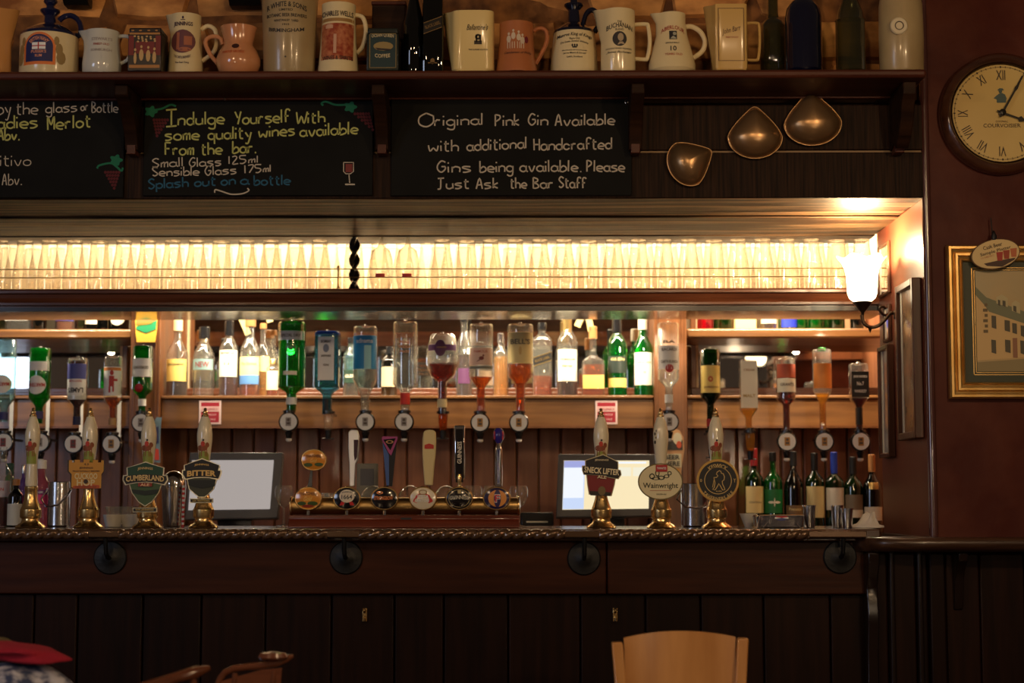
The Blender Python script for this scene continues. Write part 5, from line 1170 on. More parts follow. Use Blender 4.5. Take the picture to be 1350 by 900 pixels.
b = B().prism([(-15, I.z(663)), (15, I.z(663)), (15, I.z(657)), (-15, I.z(657))], -16, -13, k=I.s); I.part('strength_plate', b, SILV, bev=.0005); b = B().prism([(-14, I.z(662)), (14, I.z(662)), (14, I.z(658)), (-14, I.z(658))], -16.6, -16, k=I.s); I.part('strength_plate', b, BLACKI); b = B(); T_(b, "3.5% TRADITIONAL", I, 0, 660, 23, 2.2, -17); I.part('lettering', b, YELP)
# sneck lifter
I = pump(793, 'hand pump with a black and red clip lettered Sneck Lifter')
crown = [(-22, 616), (22, 620), (23, 608), (4, 600), (-20, 604)]; crown = [(-22, 622), (22, 622), (22, 609), (2, 599), (-22, 607)]
shield = [(-17, 652), (13, 654), (17, 640), (20, 622), (-21, 620), (-19, 640)]
band = [(-26, 614), (0, 613), (25, 620), (26, 626), (22, 632), (10, 630), (0, 627), (-24, 626), (-26, 620)]
bk, y = clip(I, [('edge', SILV, shield, 2.0), ('face', flat(128, 24, 28), grow(shield, -1.4), .6)])
for nm, pp_, m in (('crown_board', crown, flat(24, 20, 20)), ('name_band', band, flat(22, 18, 18))):
    I.part('gilt_edge', B().prism([(x, I.z(p)) for x, p in pp_], y - 1.2, y, k=I.s), SILV, parent=bk); I.part(nm, B().prism([(x, I.z(p)) for x, p in grow(pp_, -1.2)], y - 1.8, y - 1.2, k=I.s), m, parent=bk); y -= .3
b = B(); T_(b, "JENNINGS", I, 0, 607, 18, 3, y - 2.2); T_(b, "SNECK LIFTER", I, 0, 621, 46, 8, y - 2.2, rot=radians(-5), bold=.03); T_(b, "ALE", I, 0, 629, 12, 4, y - 2.2, rot=radians(-4), bold=.03); I.part('lettering', b, flat(236, 222, 180), parent=bk)
b = B().disc(0, I.z(647), 5, 6, flatY(y - .6), 14, 1, k=I.s); I.part('seal_print', b, flat(120, 100, 60), parent=bk); b = B().prism([(-15, I.z(653)), (11, I.z(654)), (12, I.z(649)), (-16, I.z(647))], y - .5, y, k=I.s); I.part('foot_panel', b, flat(40, 34, 26), parent=bk)
# wainwright oval
I = pump(872, 'hand pump with a cream oval clip and plain china handle', plain=True)
bk, y = clip(I, [('edge', flat(110, 96, 50), ell(-2, 635, 29.5, 24), 2.4), ('face', flat(226, 214, 170), ell(-2, 635, 28, 22.5), .6)])
b = B(); T_(b, "Wainwright", I, -2, 641, 46, 9, y - .4, bold=.012); T_(b, "GOLDEN ALE", I, -1, 651.5, 13, 1.8, y - .4)
for x, yy_, rx, ry in ((-13, 628, 4, 4), (-6, 624, 3, 5), (-1, 630, 5, 3), (6, 628, 4, 2.5), (10, 624, 3, 3), (-8, 631, 6, 2)): b.disc(x, I.z(yy_), rx, ry, flatY(y - .3), 8, 1, k=I.s, r0=.6)
I.part('lettering', b, flat(40, 44, 30), parent=bk); b = B().box(-16 * I.s, 12 * I.s, (y - .5) * I.s, (y - .2) * I.s, I.z(647) * I.s, I.z(646.4) * I.s); I.part('rule', b, flat(180, 90, 60), parent=bk)
b = B().prism([(-8, I.z(622)), (7, I.z(622)), (7, I.z(613)), (-8, I.z(613))], y - 1.6, y - .2, k=I.s); I.part('red_tab', b, flat(176, 30, 34), parent=bk); b = B(); T_(b, "THWAITES", I, -.5, 617.5, 12, 3, y - 2, bold=.02); I.part('lettering', b, WHITEP, parent=bk)
# round clip
I = pump(945, 'hand pump with a round black clip showing a walker outline')
bk, y = clip(I, [('edge', flat(206, 160, 74), ell(0.5, 633.5, 28, 28), 2.4), ('face', flat(22, 22, 22), ell(.5, 633.5, 25, 25), .6)])
yy_ = y - .4; b = B(); c0 = I.z(633.5)
b.disc(.5, c0, 18, 18, flatY(yy_), 40, 1, k=I.s, r0=.95)
txt(b, "KESWICK", .5, c0 + 19.5, 26, 5, flatY(yy_), bend=19.5, k=I.s, bold=.02); txt(b, "TAVERNERS ALE", .5, c0 - 24.0, 44, 4.6, flatY(yy_), bend=-24.0, k=I.s, bold=.02)
txt(b, "Y", 22.3, c0, 3, 5, flatY(yy_), k=I.s); txt(b, "0", -21.8, c0, 2.6, 4, flatY(yy_), k=I.s); txt(b, "4.0%", 1.5, c0 - 14, 8, 1.8, flatY(yy_), k=I.s)
wk = [(-1, 11), (2, 13), (4, 12), (4.5, 9.5), (7, 9), (8.5, 5), (8, 1), (5.5, -1), (6, -5), (8, -9), (9, -12), (6, -12.5), (3, -7), (1, -4), (-1, -8), (-4, -12.5), (-7, -11.5), (-5, -9), (-4, -3), (-5, 2), (-5.5, 4), (-2, 4), (0, 6), (-2, 8.5), (-1, 11)]
n = len(wk); v = []
for i, (x, z_) in enumerate(wk):
    x0, z0_ = wk[i - 1 if i else n - 2]; x1, z1_ = wk[(i + 1) if i < n - 1 else 1]; L = sqrt((x1 - x0) ** 2 + (z1_ - z0_) ** 2); nx, nz = -(z1_ - z0_) / L * .55, (x1 - x0) / L * .55
    v += [Vector((.5 + x + nx, yy_, c0 + z_ + nz)) * I.s, Vector((.5 + x - nx, yy_, c0 + z_ - nz)) * I.s]
b.add(v, [(2 * i, 2 * i + 1, 2 * i + 3, 2 * i + 2) for i in range(n - 1)]); b.poly([(-4.6, c0 + 3), (-3.8, c0 + 3), (-6.5, c0 - 9), (-7.2, c0 - 9)], flatY(yy_), k=I.s)
I.part('lettering', b, flat(206, 176, 110), parent=bk)

# ================================================================== KEG FONT
YK = 5.26
cx = 534; I = Item('beer_font', 'long brass bar font with six taps on a red mahogany plinth', 'beer font', cx, YK, ZTOP + .0004); k = I.s; z = I.z; hw = 149
b = B().prismx([(-26 * k, 0), (22 * k, 0), (22 * k, z(688) * k), (19 * k, z(686) * k), (19 * k, z(679) * k), (-20 * k, z(679) * k), (-20 * k, z(684) * k), (-24 * k, z(688) * k)], -(hw + 2) * k, (hw + 2) * k); I.part('mahogany_plinth', b, W_MAHOG, bev=.002)
rx = 11.5; c_ = z(667)
n = 28; tf = lambda v: Vector((v.z, v.x, v.y + c_ * k))
b = B().lathe([(rx * k, -hw * k), (rx * k, hw * k)], 32, tf=tf); I.part('brass_tube', b, BRASS2)
for s_ in (-1, 1):
    b = B(); b.lathe([(rx * k, s_ * (hw - 1) * k), ((rx + 1.5) * k, s_ * hw * k), ((rx + 1.5) * k, s_ * (hw + 2) * k), (0, s_ * (hw + 3.5) * k)], 28, tf=tf)
    I.part('end_cap', b, BRASS)
I.part('small_plate', B().box((590 - 60 - cx) * 0 + (530 - cx) * k, (544 - cx) * k, -20.6 * k, -20 * k, z(686) * k, z(682) * k), BLACKI)
def tap(px, rim, face, draw, lab):
    o = px - cx
    e = Vector((o, -14, z(657)))
    tfl = lambda v, e=e: Vector(((e.x + v.x) * k, (e.y - v.z) * k, (e.z + v.y * .84) * k))
    ln = I.part('tap_lens', B().lathe([(5, -10), (12, -4), (18, 0), (18.4, 2), (17.4, 3.4), (16.6, 3.4)], 36, tf=tfl), rim, lab)
    dome = lambda r: 3.4 + 2.6 * (1 - (r / 16.6) ** 2)
    I.part('lens_face', B().lathe([(16.6, 3.4), (14, dome(14)), (10, dome(10)), (5, dome(5)), (0, 6)], 36, tf=tfl), face, parent=ln)
    sf = lambda x, zz: -14 - dome(min(16.4, sqrt((x - o) ** 2 + ((zz - z(657)) / .84) ** 2))) - .35
    draw(o, z(657), sf, ln)
    b = B().lathe([(3.6, z(672)), (3.6, z(662)), (3, z(655)), (3, z(646)), (4.4, z(645)), (4.4, z(642)), (3, z(641))], 14, cx=o, cy=-6, k=k); I.part('tap_stem', b, BRASS)
    b = B().tube([(o * k, -13 * k, z(672) * k), (o * k, -15 * k, z(678) * k), (o * k, -15 * k, z(688) * k)], 2.4 * k, 10); I.part('tap_spout', b, CHROME)
ORG = flat(222, 146, 50, .2, .8); BLK = flat(20, 16, 18, .15, .8); CRM = flat(226, 214, 184, .2, .8)
def d1(o, c, sf, ln):
    b = B(); txt(b, "THATCHERS", o, c + 5.5, 23, 4.2, sf, arc=1, k=k, bold=.02); I.part('lettering', b, flat(90, 46, 16), parent=ln); b = B(); txt(b, "Gold", o, c - .5, 11, 6, sf, ital=.4, k=k); I.part('lettering', b, flat(230, 190, 90), parent=ln)
    b = B().disc(o - 8, c - 6.5, 6, 2.6, sf, 10, 2, k=k).disc(o + 6, c - 6.5, 7, 2.8, sf, 10, 2, k=k); I.part('hedge_print', b, flat(60, 84, 30), parent=ln); b = B().disc(o, c - 10, 8, 2, lambda x, z_: sf(x, z_) - .1, 10, 1, k=k); I.part('soil_print', b, flat(150, 50, 26), parent=ln)
def d2(o, c, sf, ln):
    b = B().disc(o + .5, c + 3, 10, 8.5, sf, 20, 2, k=k); I.part('cream_disc', b, flat(226, 214, 190), parent=ln); b = B(); txt(b, "1664", o + .5, c + 2, 14, 6, lambda x, z_: sf(x, z_) - .3, k=k, bold=.015); txt(b, "KRONENBOURG", o + .5, c + 7.5, 13, 2, lambda x, z_: sf(x, z_) - .3, arc=1, k=k); I.part('lettering', b, flat(40, 34, 50), parent=ln)
    b = B().poly([(o - 9, c - 9), (o - 4, c - 9), (o - 2.5, c - 5), (o - 7, c - 4)], sf, k=k).poly([(o + 5, c - 9), (o + 10, c - 9), (o + 8, c - 4), (o + 3.5, c - 5)], sf, k=k); I.part('ribbon_print', b, flat(200, 40, 40), parent=ln)
def d3(o, c, sf, ln):
    b = B(); txt(b, "STRONGBOW", o - 1, c + .5, 25, 5, sf, k=k, bold=.03); b.disc(o - 6, c + 7.5, 4.5, 2, sf, 12, 1, k=k, r0=.5); I.part('lettering', b, flat(226, 130, 60), parent=ln)
def d4(o, c, sf, ln):
    b = B().poly([(o - 13, c - 4), (o - 12, c - 1), (o - 10, c + 1), (o - 9, c + 4), (o - 5, c + 6), (o + 5, c + 6), (o + 9, c + 4), (o + 10, c + 1), (o + 12, c - 1), (o + 13, c - 4), (o + 9, c - 6), (o - 9, c - 6)][::-1], sf, k=k); I.part('red_cartouche', b, flat(200, 44, 36), parent=ln); b = B()
    txt(b, "STELLA", o, c + 2.6, 15, 4, lambda x, z_: sf(x, z_) - .4, k=k, bold=.03); txt(b, "ARTOIS", o, c - 2.6, 17, 4, lambda x, z_: sf(x, z_) - .4, k=k, bold=.03); I.part('lettering', b, WHITEP, parent=ln)
    b = B().disc(o, c + 8, 6, 3.4, sf, 12, 1, k=k, r0=.7); I.part('crest_print', b, flat(150, 120, 60), parent=ln)
def d5(o, c, sf, ln):
    b = B().disc(o, c, 14, 11.6, sf, 30, 1, k=k, r0=.95); I.part('gilt_ring', b, flat(180, 160, 110), parent=ln); b = B(); txt(b, "GUINNESS", o, c + .5, 25, 5, sf, arc=1, k=k, bold=.015); I.part('lettering', b, flat(216, 206, 180), parent=ln)
    b = B().poly([(o - 2, c + 6.5), (o + 2, c + 6.5), (o + 2.4, c + 11), (o - 2, c + 10.5)], sf, k=k); I.part('harp_print', b, flat(190, 170, 120), parent=ln)
def d6(o, c, sf, ln):
    b = B().disc(o + 1, c, 12, 11, sf, 24, 2, k=k); I.part('orange_disc', b, flat(226, 150, 70), parent=ln); b = B().disc(o + 1, c, 4.6, 11.5, lambda x, z_: sf(x, z_) - .25, 20, 2, k=k); I.part('navy_oval', b, flat(40, 30, 84), parent=ln)
    b = B(); txt(b, "F", o + 1, c, 7.6, 11, lambda x, z_: sf(x, z_) - .5, k=k, bold=.06); I.part('lettering', b, WHITEP, parent=ln); b = B(); txt(b, "F", o + 1, c, 6.4, 9.6, lambda x, z_: sf(x, z_) - .75, k=k, bold=.02); I.part('lettering', b, flat(200, 40, 50), parent=ln)
RIMB = BRASS2
tap(408, RIMB, ORG, d1, 'orange oval cider lens'); tap(458.5, RIMB, BLK, d2, 'black oval lens numbered 1664'); tap(508, RIMB, BLK, d3, 'black oval cider lens with orange lettering')
tap(558.5, RIMB, CRM, d4, 'cream oval lager lens with red cartouche'); tap(606, RIMB, BLK, d5, 'black oval stout lens'); tap(655, RIMB, flat(34, 28, 70, .15, .8), d6, 'orange and navy oval lens with red F')
# tap handles
def tz(py): return z(py)
o = 408 - cx
hd = I.part('tap_handle', B().prism([(o - 2.4, tz(642)), (o + 3.6, tz(642)), (o + 4.2, tz(620)), (o + 2, tz(618))], -9, -3, k=k), BLACKP, 'short black handle carrying an orange oval')
e = Vector((o + 6, -8, tz(606.5))); tfl = lambda v, e=e: Vector(((e.x + v.x) * k, (e.y - v.z) * k, (e.z + v.y * .82) * k))
I.part('handle_oval', B().lathe([(8, -6), (17, -1), (17.6, 1), (16.6, 2.4), (15.6, 2.4)], 32, tf=tfl), RIMB, parent=hd); I.part('oval_face', B().lathe([(15.6, 2.4), (10, 4), (0, 4.6)], 32, tf=tfl), ORG, parent=hd)
sfo = lambda x, z_: -8 - 5.2
b = B(); txt(b, "THATCHERS", o + 6, tz(602), 20, 3.8, sfo, arc=1, k=k, bold=.02); I.part('lettering', b, flat(90, 46, 16), parent=hd); b = B(); txt(b, "Gold", o + 6, tz(607.5), 9, 5, sfo, ital=.4, k=k); I.part('lettering', b, flat(230, 190, 90), parent=hd)
b = B().disc(o - 1, tz(613), 6, 2.6, sfo, 10, 1, k=k).disc(o + 13, tz(612.5), 6, 2.4, sfo, 10, 1, k=k); I.part('hedge_print', b, flat(60, 84, 30), parent=hd)
o = 466 - cx
pr = [(-5, 641), (2, 641), (2.5, 625), (3, 612), (6, 606), (7, 590), (7.5, 575), (5, 567), (-3, 566), (-7, 570), (-7, 590), (-5.5, 612)]
hd = I.part('tap_handle', B().prism([(o + x, tz(p)) for x, p in pr], -10, -3, k=k), mat('satin_chrome', (.82, .82, .84), .32, metal=.85), 'curved chrome handle', bev=.0025); I.part('dark_inlay', B().prism([(o + x, tz(p)) for x, p in [(2, 608), (5, 603), (6, 588), (6.4, 580), (.5, 580), (.8, 600)]], -10.8, -10, k=k), flat(60, 32, 44, .2, .6), parent=hd)
o = 514 - cx; hd = I.part('tap_handle', B().prism([(o - 4, tz(641)), (o + 3.5, tz(641)), (o + 9.5, tz(578)), (o - 9.5, tz(580))], -10, -3, k=k), mat('sparkling_black', (.01, .01, .014), .25, coat=.6), 'black triangular handle edged in magenta and blue')
I.part('blue_side', B().prism([(o - 4, tz(640)), (o - .5, tz(640)), (o - 1, tz(600)), (o - 9.5, tz(584))], -11, -10, k=k), flat(70, 100, 160, .25, .5), parent=hd)
I.part('magenta_edge', B().prism([(o - 11, tz(579)), (o - 9, tz(575.5)), (o + 10.5, tz(576)), (o + 10, tz(580)), (o + 2, tz(601)), (o - 1.5, tz(597))], -12, -11, k=k), flat(170, 74, 130, .25, .5), parent=hd)
I.part('dark_panel', B().prism([(o - 8.5, tz(580)), (o + 8, tz(578)), (o + 1, tz(594))], -12.6, -12, k=k), BLK, parent=hd); I.part('gold_ring', B().disc(o, tz(583), 5, 2.2, lambda x, z_: -12.9, 16, 1, k=k, r0=.6), flat(190, 140, 90), parent=hd)
o = 566 - cx; pr = [(-6, 640), (5, 640), (6.5, 620), (8.5, 600), (9.3, 580), (8.5, 570), (5, 567), (-4, 567), (-7.5, 570), (-9, 580), (-9, 600), (-7.5, 620)]
hd = I.part('tap_handle', B().prism([(o + x, tz(p)) for x, p in pr], -12, -3, k=k), mat('ivory_handle', srgb(226, 206, 150), .2, coat=.7), 'ivory paddle handle with small red badge', bev=.0035); I.part('red_badge', B().prism([(o - 6, tz(592)), (o + 6, tz(592)), (o + 6, tz(587)), (o, tz(585)), (o - 6, tz(587))], -12.8, -12, k=k), flat(190, 50, 36), parent=hd)
o = 606 - cx; hd = I.part('tap_handle', B().box((o - 7) * k, (o + 7) * k, -12 * k, -3 * k, tz(632) * k, tz(561) * k), CHROME, 'tall black handle in a chrome surround', bev=.004); I.part('black_face', B().box((o - 5) * k, (o + 5) * k, -13 * k, -11.5 * k, tz(636) * k, tz(566) * k), BLK, parent=hd, bev=.001)
b = B(); txt(b, "GUINNESS", o, tz(597), 29, 6, lambda x, z_: -13.5, rot=pi / 2, k=k, bold=.02); I.part('lettering', b, flat(226, 216, 196), parent=hd)
I.part('gold_tip', B().lathe([(2.6, tz(641)), (2.8, tz(634)), (3.6, tz(630)), (2, tz(625))], 12, cx=o, cy=-13, k=k), BRASS, parent=hd)
o = 657.5 - cx; hd = I.part('tap_handle', B().lathe([(4.6, tz(641)), (5, tz(636)), (5, tz(596)), (4, tz(590)), (2.4, tz(587)), (3, tz(584)), (6.8, tz(578)), (7.4, tz(574)), (6, tz(568)), (3, tz(565)), (0, tz(564.5))], 24, cx=o, cy=-6, k=k), CHROME, 'chrome column handle topped by a navy egg-shaped ball')
I.part('ball_sleeve', B().lathe([(3.4, tz(584.5)), (7.1, tz(578)), (7.8, tz(574)), (6.3, tz(568)), (3.2, tz(564.6)), (0, tz(564))], 24, cx=o, cy=-6, k=k, cap=False), flat(50, 40, 130, .12, .8), parent=hd)
I.part('navy_stripe', B().patch(o - 2, o + 2, tz(638), tz(592), lambda x, z_: -6 - sqrt(25.6 - (x - o) ** 2), 3, 1, k=k), flat(36, 40, 90, .15, .6), parent=hd)
b = B()
for s_ in (-1, 1): b.patch(o + s_ * 5.4 - .9, o + s_ * 5.4 + .9, tz(580), tz(569), lambda x, z_: -6 - sqrt(max(70 - (x - o) ** 2, 1)) + .9, 2, 3, k=k)
I.part('red_stripe', b, flat(190, 60, 70), parent=hd)
# glasses behind the font
def simple_glass(name, lab, px, Y, prof, m=G_CLEAR, grp=None):
    J = Item(name, lab, 'glass', px, Y, ZTOP + .0004, grp); J.part('glass_bowl', B().lathe(prof, 24, k=J.s, cap=False), m); return J
dome = [(12, 0), (16, 10), (18, 24), (18, 34), (15, 44), (9, 51), (3, 54), (0, 54.3)]
for px, l in ((491, 'clear dome-topped glass behind the font, left of three'), (541, 'dome-topped glass holding something orange, behind the font'), (588, 'clear dome-topped glass behind the font, right of three')):
    J = simple_glass('dome_glass', l, px, 5.44, dome)
    if px == 541: J.part('orange_fill', B().lathe([(10, 1), (12, 8), (12, 28), (8, 34), (0, 36)], 16, k=J.s), flat(226, 110, 40))
wg = [(12, 0), (12, 1), (2, 3), (1.6, 26), (8, 32), (13, 42), (13.5, 52), (11.5, 58)]
for px, l in ((374, 'wine glass just left of the brass font'), (624, 'wine glass behind the black handle of the font'), (649, 'wine glass just behind the right-hand tap of the font'), (684, 'wine glass at the right end of the font')): simple_glass('wine_glass', l, px, 5.42 if px != 684 else 5.36, [(r * .9, h_ * .93) for r, h_ in wg])
for px, l in ((440, 'low tumbler behind the second lens from the left'), (420, 'low tumbler behind the first lens from the left')): simple_glass('tumbler', l, px, 5.43, [(11, 0), (12, 2), (13, 44), (12.4, 44), (11.4, 3)])
J = Item('card_reader', 'small grey payment device behind the chrome tap handle', 'card reader', 484, 5.53, ZTOP + .0004); kk = J.s
J.part('casing', B().box(-14 * kk, 14 * kk, -5 * kk, 5 * kk, 0, J.z(611) * kk), mat('grey_green_plastic', srgb(120, 116, 100), .5), bev=.004); J.part('screen', B().box(-9 * kk, 9 * kk, -5.6 * kk, -5 * kk, J.z(640) * kk, J.z(618) * kk), GREYP)

# ================================================================== TILLS
def till(name, lab, q, Y, ui):
    """q: picture corners tl,tr,br,bl of the monitor"""
    c = [P(x, y, Y + dy) for (x, y, dy) in q]; base = sum(c, Vector()) / 4; t = thing(name, lab, 'till', (base.x, base.y, 1.0))
    L0 = [v - t.location for v in c]
    X = (L0[1] - L0[0]); Z = (L0[3] - L0[0]); nrm = X.cross(Z).normalized()
    if nrm.y > 0: nrm = -nrm
    at_ = lambda u, v, d=0: L0[0] + X * u + (Z + (L0[2] - L0[1] - Z) * u) * v + nrm * d
    def slab(u0, u1, v0, v1, d0, d1): 
        vs = [at_(u, v, d) for d in (d0, d1) for u, v in ((u0, v0), (u1, v0), (u1, v1), (u0, v1))]
        return B().add(vs, [(0, 1, 2, 3), (7, 6, 5, 4), (0, 4, 5, 1), (1, 5, 6, 2), (2, 6, 7, 3), (3, 7, 4, 0)])
    o = obj('monitor_case', slab(0, 1, 0, 1, -.03, 0), mat('till_grey_plastic', (.10, .10, .105), .35), t, bev=.004)
    ui(at_, slab, o)
    obj('stand', B().box(-.06, .06, .03, .09, .0005, .12), BLACKP, t, bev=.004); obj('stand_foot', B().box(-.11, .11, -.02, .13, .0005, .02), BLACKP, t, bev=.004)
    obj('neck', B().box(-.03, .03, .035, .055, .12, (base.z - 1.0)), BLACKP, t)
    return t
def scr(name, col, es): return mat(name, (.02, .02, .02), .18, emis=col, es=es)
def ui1(at_, slab, o):
    obj('display', slab(.035, .91, .12, .86, 0, .0015), scr('grey_white_screen', (.62, .55, .52), .62), o)
def ui2(at_, slab, o):
    obj('display', slab(.06, .91, .11, .88, 0, .0015), scr('cream_screen', (1, .84, .52), .95), o)
    obj('blue_panel', slab(.062, .27, .115, .875, .0015, .002), scr('pale_blue_screen', (.62, .74, 1), .95), o)
    obj('title_bar', slab(.062, .27, .115, .22, .002, .0024), scr('violet_screen', (.42, .46, .86), .85), o); obj('list_area', slab(.065, .26, .225, .70, .002, .0024), scr('white_screen', (.90, .94, 1), 1), o)
    obj('key_row', slab(.30, .88, .13, .16, .0015, .002), scr('white_screen', (1, 1, 1), 1), o)
    for i in range(4): obj('screen_key', slab(.30 + i * .15, .43 + i * .15, .22, .36, .0015, .002), scr('pale_cream_screen', (1, .95, .75), .9), o)
till('till', 'grey till monitor with blank pale screen behind the bitter pump', [(250, 596, .02), (373, 596, 0), (366, 683, -.05), (243, 685, -.03)], 5.95, ui1)
till('till', 'dark till monitor with blue and cream screen behind the right-hand pumps', [(736, 598, .02), (868, 598, .02), (867, 680, -.04), (733, 682, -.04)], 5.95, ui2)
I = Item('printer', 'low black receipt printer left of the bright till', 'printer', 708, 5.95, 1.0004); k = I.s; I.part('casing', B().box(-22 * k, 22 * k, -16 * k, 16 * k, 0, .14), BLACKP, bev=.006); I.part('paper_slot', B().box(-14 * k, 14 * k, -16.6 * k, -15.8 * k, .105, .11), PAPER)

# ================================================================== BUCKETS, BOTTLES, CUPS ON THE BAR
def bucket(px, ytop, r, lab, handle):
    I = Item('ice_bucket', lab, 'ice bucket', px, 5.36, ZTOP + .0004); k = I.s; h = I.z(ytop)
    I.part('pail', B().lathe([(r * .9, 0), (r, 2), (r, h), (r + 1, h + .8), (r - 1, h + .8), (r - 1.2, h - 8), (r - 1.2, 3), (0, 3)], 40, k=k, cap=False), STEEL)
    b = B(); b.tube([(x * k, y_ * k, I.z(py) * k) for x, y_, py in handle], 1.1 * k, 8); I.part('swing_handle', b, CHROME)
    for s_ in (-1, 1): I.part('handle_lug', B().lathe([(0, -1), (2, 0), (2, 2), (0, 3)], 10, cx=s_ * (r + .6), cz=h - 10, k=k), STEEL)
    return I
bucket(77, 636, 15, 'steel ice bucket between the first two hand pumps', [(-16, 0, 646), (-22, -6, 658), (-12, -17, 668), (4, -19, 665), (14, -14, 655), (16, 0, 646)])
bucket(916, 638, 18, 'steel ice bucket between the oval-clip and round-clip pumps', [(-19, 0, 648), (-24, -6, 658), (-14, -20, 668), (4, -22, 670), (18, -14, 666), (19, 0, 648)])
I = Item('cocktail_shaker', 'dome-topped steel shaker with clear lid, left of the blank till', 'shaker', 228, 5.36, ZTOP + .0004); k = I.s
I.part('cup', B().lathe([(12, 0), (13, 2), (16, I.z(644)), (16.4, I.z(642)), (15.6, I.z(642))], 32, k=k), STEEL); I.part('dome_lid', B().lathe([(16, I.z(642)), (16, I.z(636)), (13, I.z(627)), (7, I.z(622)), (0, I.z(620.5))], 28, k=k, cap=False), mat('polished_steel_dome', (.7, .68, .64), .12, metal=1))
b = B(); x0 = 14
I = Item('straw', 'red and white striped straw leaning by the steel shaker', 'straw', 241, 5.33, ZTOP + .0004); k = I.s; h = I.z(640)
I.part('white_tube', B().lathe([(1.7, 0), (1.7, h)], 10, k=k), WHITEP)
b = B()
for i in range(9): b.lathe([(1.9, i * h / 9), (1.9, (i + .5) * h / 9)], 10, k=k)
I.part('red_stripe', b, flat(200, 40, 44))
def cup(px, lab, r=12.5, py=678, hd=None):
    I = Item('cup', lab, 'cup', px, 5.22, ZTOP + .0004, None); k = I.s; h = I.z(py)
    I.part('bowl', B().lathe([(r * .7, 0), (r * .8, 1), (r, h * .7), (r * 1.08, h), (r * .98, h), (r * .6, 3), (0, 3)], 28, k=k, cap=False), mat('white_cup', (.86, .82, .74), .2, coat=.6))
    s_ = -1 if hd == 'l' else 1; b = B(); loopH(b, [(s_ * r * .95, h * .85), (s_ * (r + 5), h * .8), (s_ * (r + 5), h * .35), (s_ * r * .8, h * .3)], 1.2, k); I.part('cup_handle', b, mat('white_cup', (0, 0, 0)))
cup(149, 'white cup just right of the castle-clip pump'); cup(172, 'white cup just left of the green shield pump', hd='l')
simple_glass('sauce_dish', 'small clear dish behind the white cups', 160, 5.46, [(14, 0), (16, 4), (22, 26), (21, 26), (14, 5), (0, 4)])
def barb(name, lab, px, ytop, hw, ysh, gm, Y=5.42, **kw): return stand(name, lab, px, ytop, hw, ysh, ZTOP, gm, Y=Y, **kw)
barb('liqueur_bottle', 'dark red liqueur bottle with grey label at the left edge of the bar', 2, 590, 12, 628, G_CLEAR, liquid=656, lm=L_RED, labels=[(634, 655, flat(190, 184, 190))], text=[("GIN", 645, 10, 4, REDP)])
barb('bitters_bottle', 'brown bottle with cork and white label, left of the bare pump', 20, 633, 10.5, 655, G_DARK, Y=5.36, cap=640, capm=CORK, labels=[(664, 692, PAPER)])
barb('bottle', 'green-capped bottle behind the corked brown bottle', 11, 612, 6, 640, G_GREEN, Y=5.54, cap=626, capm=flat(20, 70, 60), neckw=.7)
barb('gin_bottle', 'slim violet glass bottle behind the bare pump', 29, 614, 5, 640, glass('violet_glass', (.45, .30, .75), .2, (.3, .2, .5)), Y=5.5, cap=624, capm=STEEL)
barb('pink_gin_bottle', 'pink-labelled bottle with black and white cap right of the bare pump', 53, 608, 12, 642, glass('pink_glass', (.9, .45, .55), .2, (.8, .3, .4)), Y=5.40, cap=618, capm=WHITEP, labels=[(646, 652, flat(120, 30, 110)), (652, 664, flat(226, 60, 120))], text=[("PINK", 649, 14, 3, WHITEP)], neckw=.42)
def tumbl(px, py, r, lab, Y=5.2):
    I = Item('steel_thimble', lab, 'spirit measure', px, Y, ZTOP + .0004, None); k = I.s; h = I.z(py)
    I.part('cup', B().lathe([(r * .8, 0), (r * .85, 1), (r, h), (r * .9, h), (r * .8, 3), (0, 3)], 24, k=k, cap=False), STEEL); I.part('rolled_rim', B().lathe([(r + .5, h - 1.4), (r + .5, h + .2), (r * .95, h + .2)], 24, k=k, cap=False), CHROME)
tumbl(1067, 666, 8.5, 'steel spirit measure, leftmost of three near the pier'); tumbl(1104, 666, 8, 'steel spirit measure, middle of three near the pier'); tumbl(1117, 670, 8, 'steel spirit measure, rightmost of three near the pier', 5.16)
# patterned drip tray / ashtray with badge
I = Item('glass_ashtray', 'square silvery glass ashtray with a red, white and blue round badge', 'ashtray', 1026, 5.16, ZTOP + .0004); k = I.s
I.part('dish', B().lathe([(26, 0), (30, 2), (32, 15), (30.5, 17), (27, 15), (22, 5), (0, 4)], 40, sq=6, k=k, cap=False), glass('smoked_glass', (.45, .45, .48), .35, (.3, .3, .34)))
I.part('silver_edge', B().tube([(-31.5 * k, -31 * k, 1 * k), (-28 * k, -31.5 * k, 16.5 * k), (28 * k, -31.5 * k, 16.5 * k), (31.5 * k, -31 * k, 1 * k)], 1.1 * k, 6).tube([(-24 * k, -31.8 * k, 1 * k), (-15 * k, -31.8 * k, 12 * k), (15 * k, -31.8 * k, 12 * k), (24 * k, -31.8 * k, 1 * k)], .7 * k, 6), CHROME)
for a0, a1, m in ((radians(20), radians(160), REDP), (radians(200), radians(340), flat(30, 50, 130)), (radians(-20), radians(20), WHITEP), (radians(160), radians(200), WHITEP)):
    b = B().disc(0, 13.5, 9, 3.4, lambda x, z_: -32.4, 14, 1, k=k, a0=a0, a1=a1); I.part('round_badge', b, m)
I = Item('tissue_heap', 'crumpled white paper napkins at the pier end of the bar', 'napkins', 1143, 5.2, ZTOP + .0004); k = I.s
b = B(); v = []; f = []; n = 26
random.seed(3)
prf = [(25, .4), (24, 2.2), (17, 4), (11, 8), (8, 13), (5, 16), (0, 18)]
b.lathe(prf, n, k=k); b.v = [(x + .006 * sin(40 * z_ + 90 * x) - z_ * .2 * -1, y, max(z_ * (1 + .35 * sin(3 * math.atan2(y, x + .001) + x * 160)), .0006)) for x, y, z_ in b.v]
